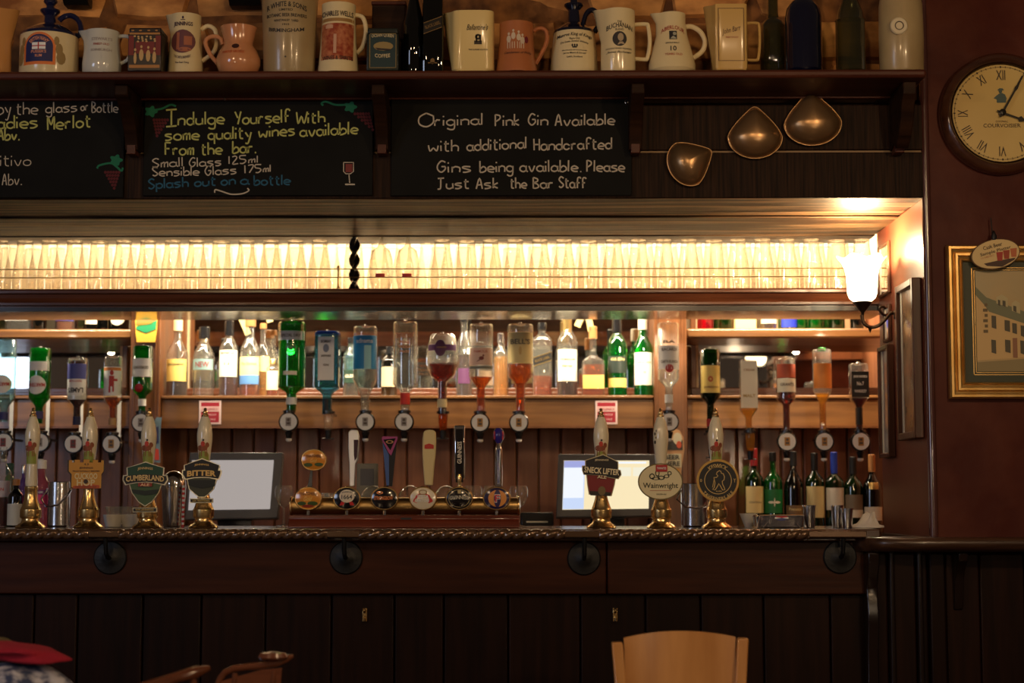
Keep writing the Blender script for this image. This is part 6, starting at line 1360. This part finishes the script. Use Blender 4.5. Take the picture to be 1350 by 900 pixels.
I.part('paper', b, mat('white_tissue', (.7, .66, .6), .8), smooth=60)
I = Item('paper_cone', 'pale paper cone with a slice of lemon by the ashtray', 'paper cup', 987, 5.3, ZTOP + .0004); k = I.s
I.part('cone', B().lathe([(5, 0), (12, 18), (11.4, 18), (4.6, 1)], 20, k=k, cap=False), PAPER); I.part('lemon_slice', B().lathe([(9, 14), (9, 16), (0, 16.5)], 18, k=k), flat(222, 200, 60))

# ================================================================== PRICE NOTICES AND CLIP SIGNS ON THE BACK BAR
for px, l in ((277, 'red and white square price notice on the bottle shelf, left one'), (799.5, 'red and white square price notice on the bottle shelf, right one')):
    p = P(px, 543.5, YS + .007); s = S(px, 543.5, YS); t = thing('price_notice', l, 'notice', p)
    obj('card', B().box(-14.5 * s, 14.5 * s, -.001, .0015, -15.5 * s, 15.5 * s), flat(236, 210, 206), t); fl = lambda x, z: -.5
    obj('red_field', B().patch(-12, 12, -13, 13, fl, 1, 1, k=s), flat(172, 34, 52), t); fl = lambda x, z: -.8
    obj('pale_band', B().patch(-12, 12, 1, 8, fl, 1, 1, k=s), flat(232, 190, 186), t)
    b = B(); txt(b, "CHALLENGE 21", 0, 4.5, 20, 3, lambda x, z: -1.1, k=s); obj('lettering', b, flat(172, 34, 52), t); b = B(); txt(b, "NO PROOF", 0, -3, 17, 2.6, lambda x, z: -1.1, k=s); txt(b, "NO SALE", 0, -9, 15, 2.6, lambda x, z: -1.1, k=s); obj('lettering', b, flat(236, 190, 190), t)
p = P(193, 430, 6.272); s = S(193, 430, 6.272); t = thing('clip_sign', 'orange and green beer clip sign with a yellow drop on the left pilaster', 'sign', p)
obj('board', B().prism([(-14, -7), (-12, -21), (12, -21), (14, -7), (15, 18), (13, 26), (-13, 26), (-15, 18)], -1.4, .0, k=s), flat(236, 176, 60), t)
obj('orange_top', B().patch(-13, 13, 2, 25, lambda x, z: -1.8, 1, 1, k=s), flat(220, 120, 60), t)
obj('green_field', B().poly([(-13, -4), (0, -9), (13, -4), (14, 8), (2, 2), (-13, 0)], lambda x, z: -2.1, k=s), flat(30, 140, 90), t)
b = B(); txt(b, "LAKELAND", 0, 12, 25, 5, lambda x, z: -2.4, k=s, bold=.03); obj('lettering', b, WHITEP, t); b = B(); txt(b, "Summer", -1, 4, 22, 5, lambda x, z: -2.5, k=s, ital=.4, rot=.12); obj('lettering', b, flat(110, 130, 40), t)
p = P(204, 572, 6.27); s = S(204, 572, 6.27); t = thing('clip_sign', 'blue, white and red shaped clip sign behind the green shield pump', 'sign', p)
obj('board', B().prism([(-12, -34), (8, -38), (7, -10), (8, 12), (9, 22), (2, 22), (-4, 10), (-16, 24), (-21, 20), (-18, 4), (-14, -8)], -1.4, 0, k=s), flat(110, 136, 150), t)
obj('red_patch', B().poly([(1, -34), (7, -34), (6, -20), (0, -18)], lambda x, z: -1.8, k=s), flat(206, 64, 44), t); obj('navy_patch', B().poly([(-12, -33), (-4, -34), (-5, -18), (-13, -14)], lambda x, z: -1.8, k=s).poly([(-2, -14), (6, -12), (5, 10), (1, 8)], lambda x, z: -1.8, k=s), flat(40, 44, 90), t); obj('white_patch', B().disc(-14, 8, 4.5, 9, lambda x, z: -1.8, 12, 1, k=s), WHITEP, t)
p = P(888, 592, 6.27); s = S(888, 592, 6.27); t = thing('clip_sign', 'tall shaped clip sign lettered Beer behind the oval-clip pump', 'sign', p)
obj('board', B().prism([(-14, -46), (8, -46), (11, -20), (14, -2), (13, 16), (8, 25), (0, 28), (-9, 24), (-14, 10)], -1.4, 0, k=s), flat(196, 150, 104), t)
obj('dark_patch', B().patch(-13, 12, -1, 12, lambda x, z: -1.8, 1, 1, k=s), flat(60, 56, 50), t); obj('pale_patch', B().disc(5, 14, 6, 8, lambda x, z: -2.1, 12, 1, k=s), flat(206, 196, 166), t); obj('red_patch', B().disc(7, 6, 3.5, 5, lambda x, z: -2.4, 10, 1, k=s), flat(196, 80, 50), t)
obj('pale_band', B().patch(-14, 10, -24, -6, lambda x, z: -1.8, 1, 1, k=s), flat(206, 196, 160), t); b = B(); txt(b, "BEER", -2, -10.5, 20, 6, lambda x, z: -2.2, k=s, bold=.03); txt(b, "HERE", -2, -19, 20, 6, lambda x, z: -2.2, k=s, bold=.03); obj('lettering', b, flat(50, 50, 50), t)
obj('yellow_foot', B().patch(-13, 7, -45, -26, lambda x, z: -1.8, 1, 1, k=s), flat(210, 150, 50), t)

# ================================================================== WALL LAMP ON THE REVEAL
YL = 5.33; base = P(1186, 415, YL); base.x = XREV - .0065
t = thing('wall_lamp', 'lit wall lamp with frilled glass shade on a dark curled arm', 'wall lamp', base)
tf = lambda v: Vector((-v.z, v.x, v.y * 1.35))
obj('back_plate', B().lathe([(.034, 0), (.034, .004), (.026, .008), (.012, .014), (.009, .022), (0, .024)], 28, tf=tf), mat('dark_bronze', (.05, .03, .018), .3, metal=.8), t)
DB = mat('dark_bronze', (0, 0, 0)); q = lambda px, py: P(px, py, YL) - base
s = S(1137, 370, YL)
arm = [q(*a) for a in ((1180, 413), (1174, 413), (1167, 421), (1158, 429), (1148, 431), (1139, 426), (1136, 415))]
def cr3(pts, n=5):
    a = cat_rom([(p_.x, p_.z) for p_ in pts], n); return [(x, 0, z_) for x, z_ in a]
obj('arm', B().tube(cr3(arm), .0058, 10), DB, t)
obj('scroll', B().tube(cr3([q(*a) for a in ((1172, 414), (1166, 415), (1161, 411), (1160, 406), (1164, 404), (1168, 407))]), .0042, 8), DB, t)
c = q(1137, 400)
obj('gallery_cup', B().lathe([(.004, -16 * s), (.006, -12 * s), (12 * s, 0), (13 * s, 2 * s)], 24, c.x, 0, c.z), DB, t)
obj('drop_finial', B().lathe([(0, -8 * s), (2 * s, -4 * s), (3 * s, 0)], 10, q(1147, 431).x, 0, q(1147, 431).z), DB, t)
# frilled shade
prf = [(11, 2), (17, 7), (19.5, 14), (20, 26), (20.5, 36), (22.5, 46), (26, 54), (30.5, 59.5), (31.5, 61)]
n = 48; v = []; f = []
for j, (r, z_) in enumerate(prf):
    for i in range(n):
        a = 2 * pi * i / n; u = max(0, (j - 4) / 4); rr_ = r * (1 + .05 * u * cos(6 * a)); zz_ = z_ + 2.4 * u * cos(6 * a)
        v.append((c.x + rr_ * cos(a) * s, rr_ * sin(a) * s, c.z + zz_ * s))
for j in range(len(prf) - 1):
    for i in range(n): f.append((j * n + i, j * n + (i + 1) % n, (j + 1) * n + (i + 1) % n, (j + 1) * n + i))
obj('glass_shade', B().add(v, f), mat('lit_opal_glass', (.9, .8, .6), .4, emis=(1, .80, .50), es=7.5), t)
obj('bulb', B().lathe([(4, 8), (7, 16), (11, 28), (9, 38), (0, 43)], 20, c.x / s, 0, c.z / s, k=s), mat('lit_bulb', (1, .9, .7), .4, emis=(1, .80, .5), es=14), t)
lp = base + Vector((c.x, 0, c.z + 66 * s)); light('POINT', 'wall_lamp_light', lp, 30, (1, .68, .34), .025)

# ================================================================== FRAMES ON THE REVEAL
def rframe(name, lab, Y0_, Y1_, pyt, pyb, Yref, th, w_, pic, mt):
    zt_ = PZ(pyt, Yref, 1200); zb_ = PZ(pyb, Yref, 1200); x = XREV - .0065
    t = thing(name, lab, 'picture', (x, (Y0_ + Y1_) / 2, zb_)); h = (Y1_ - Y0_) / 2; H = zt_ - zb_
    for a, b_, c_, d_ in ((-h, -h + w_, 0, H), (h - w_, h, 0, H), (-h + w_, h - w_, 0, w_), (-h + w_, h - w_, H - w_, H)): obj('frame_bar', B().box(-th, 0, a, b_, c_, d_), mt, t, bev=.003)
    obj('print_sheet', B().box(-th * .5, -.001, -h + w_, h - w_, w_, H - w_), pic, t); obj('mount', B().box(-th * .56, -th * .5, -h + w_, -h + w_ + .02, w_, H - w_).box(-th * .56, -th * .5, h - w_ - .02, h - w_, w_, H - w_), PAPER, t)
W_FR = wood('brown_frame_wood', (.05, .018, .009), (.10, .035, .016), .35, 'z', .1, spec=.3)
rframe('framed_print', 'large brown-framed picture on the reveal, nearest the pier corner', 5.04, 5.285, 372, 579, 5.16, .028, .022, mat('glazed_print', (.35, .2, .1), .25, coat=.2, col2=(.2, .12, .07), ns=12), W_FR)
rframe('framed_print', 'narrow brown-framed picture on the reveal, below the small one', 5.44, 5.60, 455, 603, 5.5, .022, .015, mat('grey_print', (.45, .45, .45), .1, coat=1), W_FR)
rframe('framed_print', 'small framed picture on the reveal behind the lamp arm', 5.46, 5.55, 402, 450, 5.5, .012, .010, mat('grey_print', (0, 0, 0)), W_FR)
rframe('framed_mirror', 'small frame on the reveal beside the end of the lit glasses', 5.46, 5.62, 322, 390, 5.55, .010, .010, MIRROR, W_FR)

# ================================================================== CLOCK
c = P(1317, 152, 5.0); s = S(1317, 152, 5.0); t = thing('wall_clock', 'round wooden wall clock with cream roman-numeral face', 'clock', (c.x, 4.999, c.z)); tf = lambda v: Vector((v.x, -v.z, v.y))
obj('case', B().lathe([(80, 0), (81, 4), (80, 14), (76, 20), (72, 22), (69, 20), (66.5, 14), (66, 12)], 72, tf=tf, k=s, cap=False), wood('clock_case_wood', (.05, .018, .010), (.09, .035, .018), .25, 'x', .6), t)
obj('bezel', B().lathe([(67.5, 16), (66.5, 17.5), (65.5, 16), (65, 12)], 72, tf=tf, k=s, cap=False), mat('dark_bronze', (0, 0, 0)), t)
fc = obj('dial', B().lathe([(66, 11.5), (0, 12)], 72, tf=tf, k=s, cap=False), mat('cream_dial', srgb(224, 196, 122), .35, coat=.6, col2=srgb(208, 176, 100), ns=3), t)
b = B(); yd = -12.6
for i, num in enumerate(("XII", "I", "II", "III", "IIII", "V", "VI", "VII", "VIII", "IX", "X", "XI")):
    a = i * pi / 6; r = 51; wd = {1: 2.4, 2: 6, 3: 10, 4: 13}[len(num)] if 'V' not in num and 'X' not in num else {1: 8, 2: 9, 3: 12, 4: 15}[len(num)]
    txt(b, num, r * sin(a), r * cos(a), wd, 13, flatY(yd), rot=-a, k=s, bold=.0)
for i in range(60):
    a = i * pi / 30; ca, sa = cos(a), sin(a); r0, r1, w2 = 60.5, 63, .35 if i % 5 else .8
    b.poly([(r0 * sa - w2 * ca, r0 * ca + w2 * sa), (r0 * sa + w2 * ca, r0 * ca - w2 * sa), (r1 * sa + w2 * ca, r1 * ca - w2 * sa), (r1 * sa - w2 * ca, r1 * ca + w2 * sa)], flatY(yd), k=s)
b.disc(0, 0, 62, 62, flatY(yd), 90, 1, k=s, r0=.994); txt(b, "COURVOISIER", 0, -16.5, 49, 5, flatY(yd), k=s, bold=0); txt(b, "COGNAC", 0, -11, 16, 2.6, flatY(yd), k=s, bold=0); obj('dial_print', b, flat(60, 48, 36), fc)
b = B().poly([(-6, 14), (6, 14), (7, 20), (5, 25), (1, 27), (-3, 26), (-8, 22), (-10, 20), (-6, 18)][::1], flatY(yd), k=s).disc(-1, 29, 2.2, 2.4, flatY(yd - .1), 10, 1, k=s).poly([(-5, 30.5), (4, 30.5), (2, 33), (-2, 33.4)], flatY(yd - .2), k=s); obj('figure_print', b, flat(70, 90, 84), fc)
def hand(a, L, w0, spade, y):
    ca, sa = cos(a), sin(a); pts = [(-w0, -7), (w0, -7), (w0 * .8, L * .55), (spade, L * .62), (w0 * .6, L * .78), (.3, L), (-.3, L), (-w0 * .6, L * .78), (-spade, L * .62), (-w0 * .8, L * .55)]
    return B().prism([(x * ca + z_ * sa, -x * sa + z_ * ca) for x, z_ in pts], y - 1, y, k=s)
HND = mat('dark_clock_hand', (.03, .025, .02), .3, metal=.4)
obj('hour_hand', hand(radians(110), 40, 1.4, 4.0, -15), HND, t); obj('minute_hand', hand(radians(30), 60, 1.5, 2.2, -17), HND, t); obj('hand_boss', B().lathe([(4.6, 12), (4.6, 18), (3, 19), (0, 19.4)], 20, tf=tf, k=s), HND, t)

# ================================================================== GILT PICTURE AND OVAL SIGN
Yp = 4.999
def pq(px, py, d=0): return P(px, py, Yp - d)
c = pq(1340, 425); t = thing('gilt_picture', 'gilt-framed village street picture with dark green mount', 'picture', c); s = S(1340, 425, Yp)
x0, x1, z0_, z1_ = 1248 - 1340, 1434 - 1340, 425 - 526, 425 - 323
steps = [(0, 0), (0, 10), (2, 13), (5, 13), (6, 10), (9, 9), (11, 12), (14, 12), (15, 8), (18, 7), (19.5, 9), (21, 8), (22, 4)]
sides = [((x0, z0_), (x1, z0_), (1, 1), (-1, 1)), ((x1, z0_), (x1, z1_), (-1, 1), (-1, -1)), ((x1, z1_), (x0, z1_), (-1, -1), (1, -1)), ((x0, z1_), (x0, z0_), (1, -1), (1, 1))]
for p0, p1, d0, d1 in sides:
    b = B(); v = []
    for ins, pro in steps: v += [(Vector((p0[0] + d0[0] * ins, -pro, p0[1] + d0[1] * ins)) * s), (Vector((p1[0] + d1[0] * ins, -pro, p1[1] + d1[1] * ins)) * s)]
    b.add(v, [(2 * i, 2 * i + 1, 2 * i + 3, 2 * i + 2) for i in range(len(steps) - 1)]); obj('frame_bar', b, GOLD, t, smooth=25)
obj('green_mount', B().box((x0 + 20) * s, (x1 - 20) * s, -3.4 * s, -.5 * s, (z0_ + 20) * s, (z1_ - 20) * s), mat('green_mount_card', srgb(52, 58, 36), .5, coat=.3), t)
XP = lambda px: px - 1340; ZP = lambda py: 425 - py
def ringr(b, a0, a1, b0, b1, w_, y): 
    for q0, q1, r0, r1 in ((a0, a1, b0, b0 + w_), (a0, a1, b1 - w_, b1), (a0, a0 + w_, b0, b1), (a1 - w_, a1, b0, b1)): b.patch(q0, q1, r0, r1, flatY(y), 1, 1, k=s)
b = B(); ringr(b, XP(1281), XP(1400), ZP(495), ZP(352), 1.2, -3.8); ringr(b, XP(1284), XP(1397), ZP(492), ZP(355), 1.0, -3.8); obj('gilt_line', b, GOLD, t)
pc = obj('picture_sheet', B().patch(XP(1286), XP(1395), ZP(490), ZP(357), flatY(-3.9), 1, 1, k=s), mat('sky_wash', srgb(212, 170, 104), .35, coat=.4, col2=srgb(170, 158, 118), ns=2.5), t)
def pw(name, polys, m, y):
    b = B()
    for pts in polys: b.poly([(XP(a), ZP(c_)) for a, c_ in pts], flatY(y), k=s)
    obj(name, b, m, pc)
pw('street', [[(1286, 490), (1395, 490), (1395, 470), (1340, 474), (1286, 478)]], flat(150, 134, 92), -4.1)
pw('house_wall', [[(1286, 476), (1340, 472), (1395, 468), (1395, 432), (1350, 424), (1302, 408), (1298, 400), (1288, 390), (1286, 388)]], flat(212, 178, 120), -4.3)
pw('roof', [[(1286, 378), (1300, 392), (1350, 411), (1395, 420), (1395, 437), (1350, 427), (1303, 411), (1297, 402), (1286, 389)][::-1]], flat(120, 122, 92), -4.6)
pw('roof', [[(1313, 400), (1313, 392), (1320, 388), (1328, 393), (1328, 405)], [(1333, 410), (1333, 400), (1338, 396), (1344, 400), (1344, 414)]], flat(190, 176, 130), -4.8)
for q_ in ((1315, 394, 3, 8), (1321, 395, 4, 8), (1335, 402, 4, 8), (1306, 415, 6, 17), (1323, 421, 7, 15), (1333, 425, 6, 14), (1344, 428, 5, 15), (1305, 447, 6, 18), (1323, 447, 7, 17), (1343, 448, 5, 18)):
    x_, y_, w_, h_ = q_; pw('window', [[(x_, y_ + 1), (x_ + w_, y_ + 2), (x_ + w_, y_ + h_ + 2), (x_, y_ + h_)]], flat(84, 78, 60), -5.0)
pw('doorway', [[(1333, 446), (1339, 446), (1339, 472), (1333, 472)]], flat(150, 104, 74), -5.0)
pw('quoin', [[(1297 - (i % 2) * 2, 400 + i * 7), (1301, 400 + i * 7), (1301, 404 + i * 7), (1297 - (i % 2) * 2, 404 + i * 7)] for i in range(6)], flat(110, 92, 60), -5.0)
c = pq(1312, 335, .035); t = thing('oval_sign', 'cream oval wooden sign advertising cask beer, hung over the gilt frame', 'sign', c); s2 = S(1312, 335, 4.96)
ov = lambda a, b_: [(a * cos(2 * pi * i / 40) * cos(.2) - b_ * sin(2 * pi * i / 40) * sin(.2), a * cos(2 * pi * i / 40) * sin(.2) + b_ * sin(2 * pi * i / 40) * cos(.2)) for i in range(40)]
obj('oval_board', B().prism(ov(33, 20), -2, 1.6, k=s2), flat(96, 66, 34), t, bev=.001); obj('cream_face', B().prism(ov(31.5, 18.8), -2.6, -2, k=s2), flat(222, 194, 134), t)
yv = -3.0; b = B(); txt(b, "Cask Beer", -4, 10.5, 26, 5, flatY(yv), rot=.26, k=s2, bold=.01); txt(b, "Sample Platter", 0, 3.6, 42, 5.4, flatY(yv), rot=.27, k=s2, bold=.01); obj('lettering', b, flat(66, 44, 24), t)
b = B(); txt(b, "3 X THIRD PINTS", -11, -4, 18, 2.4, flatY(yv), rot=.25, k=s2, bold=0); obj('lettering', b, flat(190, 120, 80), t)
for x_, z_, m in ((5, -3, flat(170, 50, 34)), (14, -.5, flat(160, 62, 34)), (23.5, 2, flat(190, 104, 60))): obj('beer_glass_print', B().poly([(x_ - 3, z_ - 6), (x_ + 3.4, z_ - 6), (x_ + 4.4, z_ + 6), (x_ - 4.4, z_ + 5)], flatY(yv - .2 + x_ * .01), k=s2), m, t)
obj('dark_band', B().poly([(-12, -16), (8, -17), (24, -8), (26, -5), (2, -9), (-16, -13)], flatY(yv - .1), k=s2), flat(70, 44, 30), t)
obj('cord', B().tube([(-1 * s2, .012, 18 * s2), (-2 * s2, .02, 50 * s2)], .0016, 6), BLACKI, t); obj('cord_knot', B().lathe([(0, 17), (3, 19), (4, 24), (1, 31), (0, 32)], 10, -1, 0, k=s2), BLACKI, t)

# ================================================================== CHAIRS IN FRONT
def zfl(v): return v
Yc = 4.15
a = P(806, 845, Yc); c = P(987, 840, Yc); s = S(890, 840, Yc); cx_ = (a.x + c.x) / 2; top = P(895, 833, Yc).z; hw = (c.x - a.x) / 2
t = thing('chair', 'tan wooden chair with broad curved back panel, in front of the bar', 'chair', (cx_, Yc, 0))
n = 24; v = []; f = []
def arcY(x): return .035 * (1 - (x / hw) ** 2)
ztop = lambda x: top - .020 * (x / hw) ** 2 + x * .01
for layer, dy in ((0, 0), (1, .018)):
    for j in range(5):
        for i in range(n + 1):
            u = -1 + 2 * i / n; zz_ = (top - .36) + (ztop(u * hw * .82) - (top - .36)) * j / 4; x = u * (hw * .82) * (1 - .10 * (top - zz_) / .36 * 1.0); v.append((x, arcY(x) + dy - (top - zz_) * .08, zz_))
m_ = n + 1
for j in range(4):
    for i in range(n):
        q0 = j * m_ + i; f.append((q0, q0 + 1, q0 + m_ + 1, q0 + m_)); q1 = 5 * m_ + q0; f.append((q1, q1 + m_, q1 + m_ + 1, q1 + 1))
for i in range(n): f.append((4 * m_ + i, 4 * m_ + i + 1, 9 * m_ + i + 1, 9 * m_ + i)); f.append((i, 5 * m_ + i, 5 * m_ + i + 1, i + 1))
for j in range(4):
    for i in (0, n): q0 = j * m_ + i; f.append((q0, q0 + m_, q0 + m_ + 5 * m_, q0 + 5 * m_))
obj('back_panel', B().add(v, f), W_CHAIR, t, smooth=40)
for sd in (-1, 1):
    zt_ = top - .018 + (.004 if sd > 0 else -.006); b = B(); x1_ = sd * hw; x0_ = sd * hw * .835
    vv = []
    for zz_, yo, sh_ in ((zt_, 0, 0), (.45, -.035, .03), (0.0, .05 * -1, .025)):
        for xx_, yy2 in ((x0_, -.004), (x1_, -.004), (x1_, .026), (x0_, .026)): vv.append((xx_ - sd * sh_, yy2 + yo - (.0), zz_))
    ff = [(0, 1, 2, 3), (11, 10, 9, 8)]
    for j in range(2):
        for i in range(4): ff.append((j * 4 + i, (j + 1) * 4 + i, (j + 1) * 4 + (i + 1) % 4, j * 4 + (i + 1) % 4))
    obj('back_post', b.add(vv, ff), W_CHAIR, t, bev=.004)
    obj('leg', B().box(sd * (hw - .03) - .018, sd * (hw - .03) + .018, .34, .376, 0, .43), W_CHAIR, t, bev=.004)
obj('seat', B().box(-hw, hw, -.01, .40, .43, .462), W_CHAIR, t, bev=.012)
obj('seat_rail', B().box(-hw + .03, hw - .03, .345, .365, .37, .43).box(-hw + .03, hw - .03, .0, .02, .37, .43), W_CHAIR, t)

# captain's chair, only the tips of its arm rails reach into the picture
Yq = 3.95; cc = P(285, 1000, Yq); t = thing('captains_chair', 'red-brown armchair of which two curled rail tips show at the bottom left', 'chair', (cc.x, Yq, 0)); C0 = Vector((cc.x, Yq, 0))
def rel(px, py, Y): return P(px, py, Y) - C0
arm1 = [rel(150, 920, 3.72), rel(195, 905, 3.74), rel(235, 892, 3.76), rel(258, 886, 3.78), rel(276, 880, 3.80)]
obj('arm_rail', B().tube(arm1, [.013, .013, .012, .014, .006], 10, flatz=1), W_CHAIR2, t)
b = B(); b.tube([rel(286, 905, 4.0), rel(291, 893, 4.0), rel(297, 886, 4.0), rel(308, 881, 4.0), rel(325, 879, 4.0), rel(345, 877, 4.0), rel(365, 873, 4.0), rel(378, 868, 4.0), rel(387, 864, 4.0)], [.008, .008, .008, .008, .008, .009, .010, .009, .004], 10); obj('arm_rail', b, W_CHAIR2, t)
b = B().lathe([(0, -.006), (.030, -.005), (.036, 0), (.030, .010), (0, .014)], 24, rel(360, 866, 3.99).x, rel(360, 866, 3.99).y, rel(360, 866, 3.99).z, sy=.6); obj('rail_scroll', b, W_CHAIR2, t)
p3 = [rel(289, 897, 4.0), rel(345, 880, 4.0), rel(372, 874, 4.0)]
zk = p3[0].z
obj('back_board', B().prism([(p3[0].x, zk - .12), (p3[2].x - .01, zk - .12), (p3[2].x, p3[2].z - .01), (p3[1].x, p3[1].z - .004), (p3[0].x, zk - .002)], .045, .06), W_CHAIR2, t)
obj('seat', B().lathe([(.20, .42), (.215, .43), (.215, .45), (.20, .458), (0, .45)], 36, sq=3, cy=-.05), W_CHAIR2, t)
for x_ in (-.15, .15):
    for y_ in (-.19, .10): obj('leg', B().tube([(x_ * 1.2, y_ * 1.15, 0), (x_ * 1.1, y_ * 1.08, .2), (x_, y_, .43)], [.014, .02, .015], 12), W_CHAIR2, t)
for px, py, Y in ((175, 912, 3.73), (255, 888, 3.78), (310, 882, 4.0), (362, 876, 4.0)):
    p_ = rel(px, py, Y); obj('spindle', B().tube([(p_.x * .75, p_.y * .8 - .01, .45), (p_.x * .9, p_.y * .9, (p_.z + .45) / 2), (p_.x, p_.y, p_.z - .008)], [.009, .013, .007], 10), W_CHAIR2, t)

# clothes heaped on a chair at the lower left corner
def lump(name, lab, cat, pts, m, seed, loc):
    """a soft draped heap: stacked blurred rings"""
    pass
def cloth(cx, cz, Y, rx, ry, rz, amp, fr, seed, n=40, mrings=18):
    v = []; f = []; rnd = random.Random(seed); ph = [rnd.uniform(0, 6) for _ in range(6)]
    for j in range(mrings + 1):
        th = pi * j / mrings
        for i in range(n):
            a = 2 * pi * i / n; d = 1 + amp * (sin(fr * a + ph[0] + 3 * th) * .5 + sin((fr + 3) * a + ph[1] - 2 * th) * .3 + sin(5 * th + ph[2] + 2 * a) * .4) * sin(th)
            v.append((rx * sin(th) * cos(a) * d, ry * sin(th) * sin(a) * d, rz * cos(th) * (1 + amp * .6 * sin(4 * a + ph[3]) * sin(th))))
    for j in range(mrings):
        for i in range(n): f.append((j * n + i, (j + 1) * n + i, (j + 1) * n + (i + 1) % n, j * n + (i + 1) % n))
    return B().add(v, f)
Yk2 = 3.9
c = P(20, 935, Yk2); s = S(20, 900, Yk2)
t = thing('stool', 'wooden stool under the heap of coats at the lower left corner', 'stool', (c.x, Yk2, 0)); zst = P(20, 960, Yk2).z
obj('stool_seat', B().lathe([(.15, zst - .04), (.16, zst - .03), (.16, zst - .004), (.15, zst)], 28), W_CHAIR2, t)
for i in range(4):
    a_ = pi / 4 + i * pi / 2; obj('leg', B().tube([(.17 * cos(a_), .17 * sin(a_), 0), (.10 * cos(a_), .10 * sin(a_), zst - .03)], .014, 10), W_CHAIR2, t)
tart = mat('blue_white_pattern_cloth', srgb(56, 66, 100), .9, col2=srgb(190, 190, 200), ns=26, lo=.45, hi=.6, bump=.4)
o = obj('patterned_garment', cloth(0, 0, 0, .16, .11, .075, .16, 4, 2), tart, smooth=80); o.location = (c.x - .02, Yk2, zst + .073); tag(o, 'blue and white patterned garment heaped at the lower left corner', 'garment')
cr_ = P(20, 884, Yk2)
o = obj('red_scarf', cloth(0, 0, 0, .115, .07, .022, .22, 3, 5), mat('raspberry_wool', srgb(150, 18, 44), .9, bump=.5, ns=90), smooth=80); o.location = (cr_.x, Yk2 - .01, zst + .062 + .075 + .034); o.rotation_euler = (0, radians(7), 0); tag(o, 'raspberry red scarf lying over the patterned garment', 'scarf')
ch_ = P(-8, 868, Yk2)
o = obj('olive_cap', cloth(0, 0, 0, .045, .05, .036, .08, 3, 8), mat('olive_felt', srgb(92, 82, 48), .95), smooth=80); o.location = (ch_.x, Yk2 + .03, ch_.z + .010); tag(o, 'olive cap perched on the clothes at the left edge', 'cap')
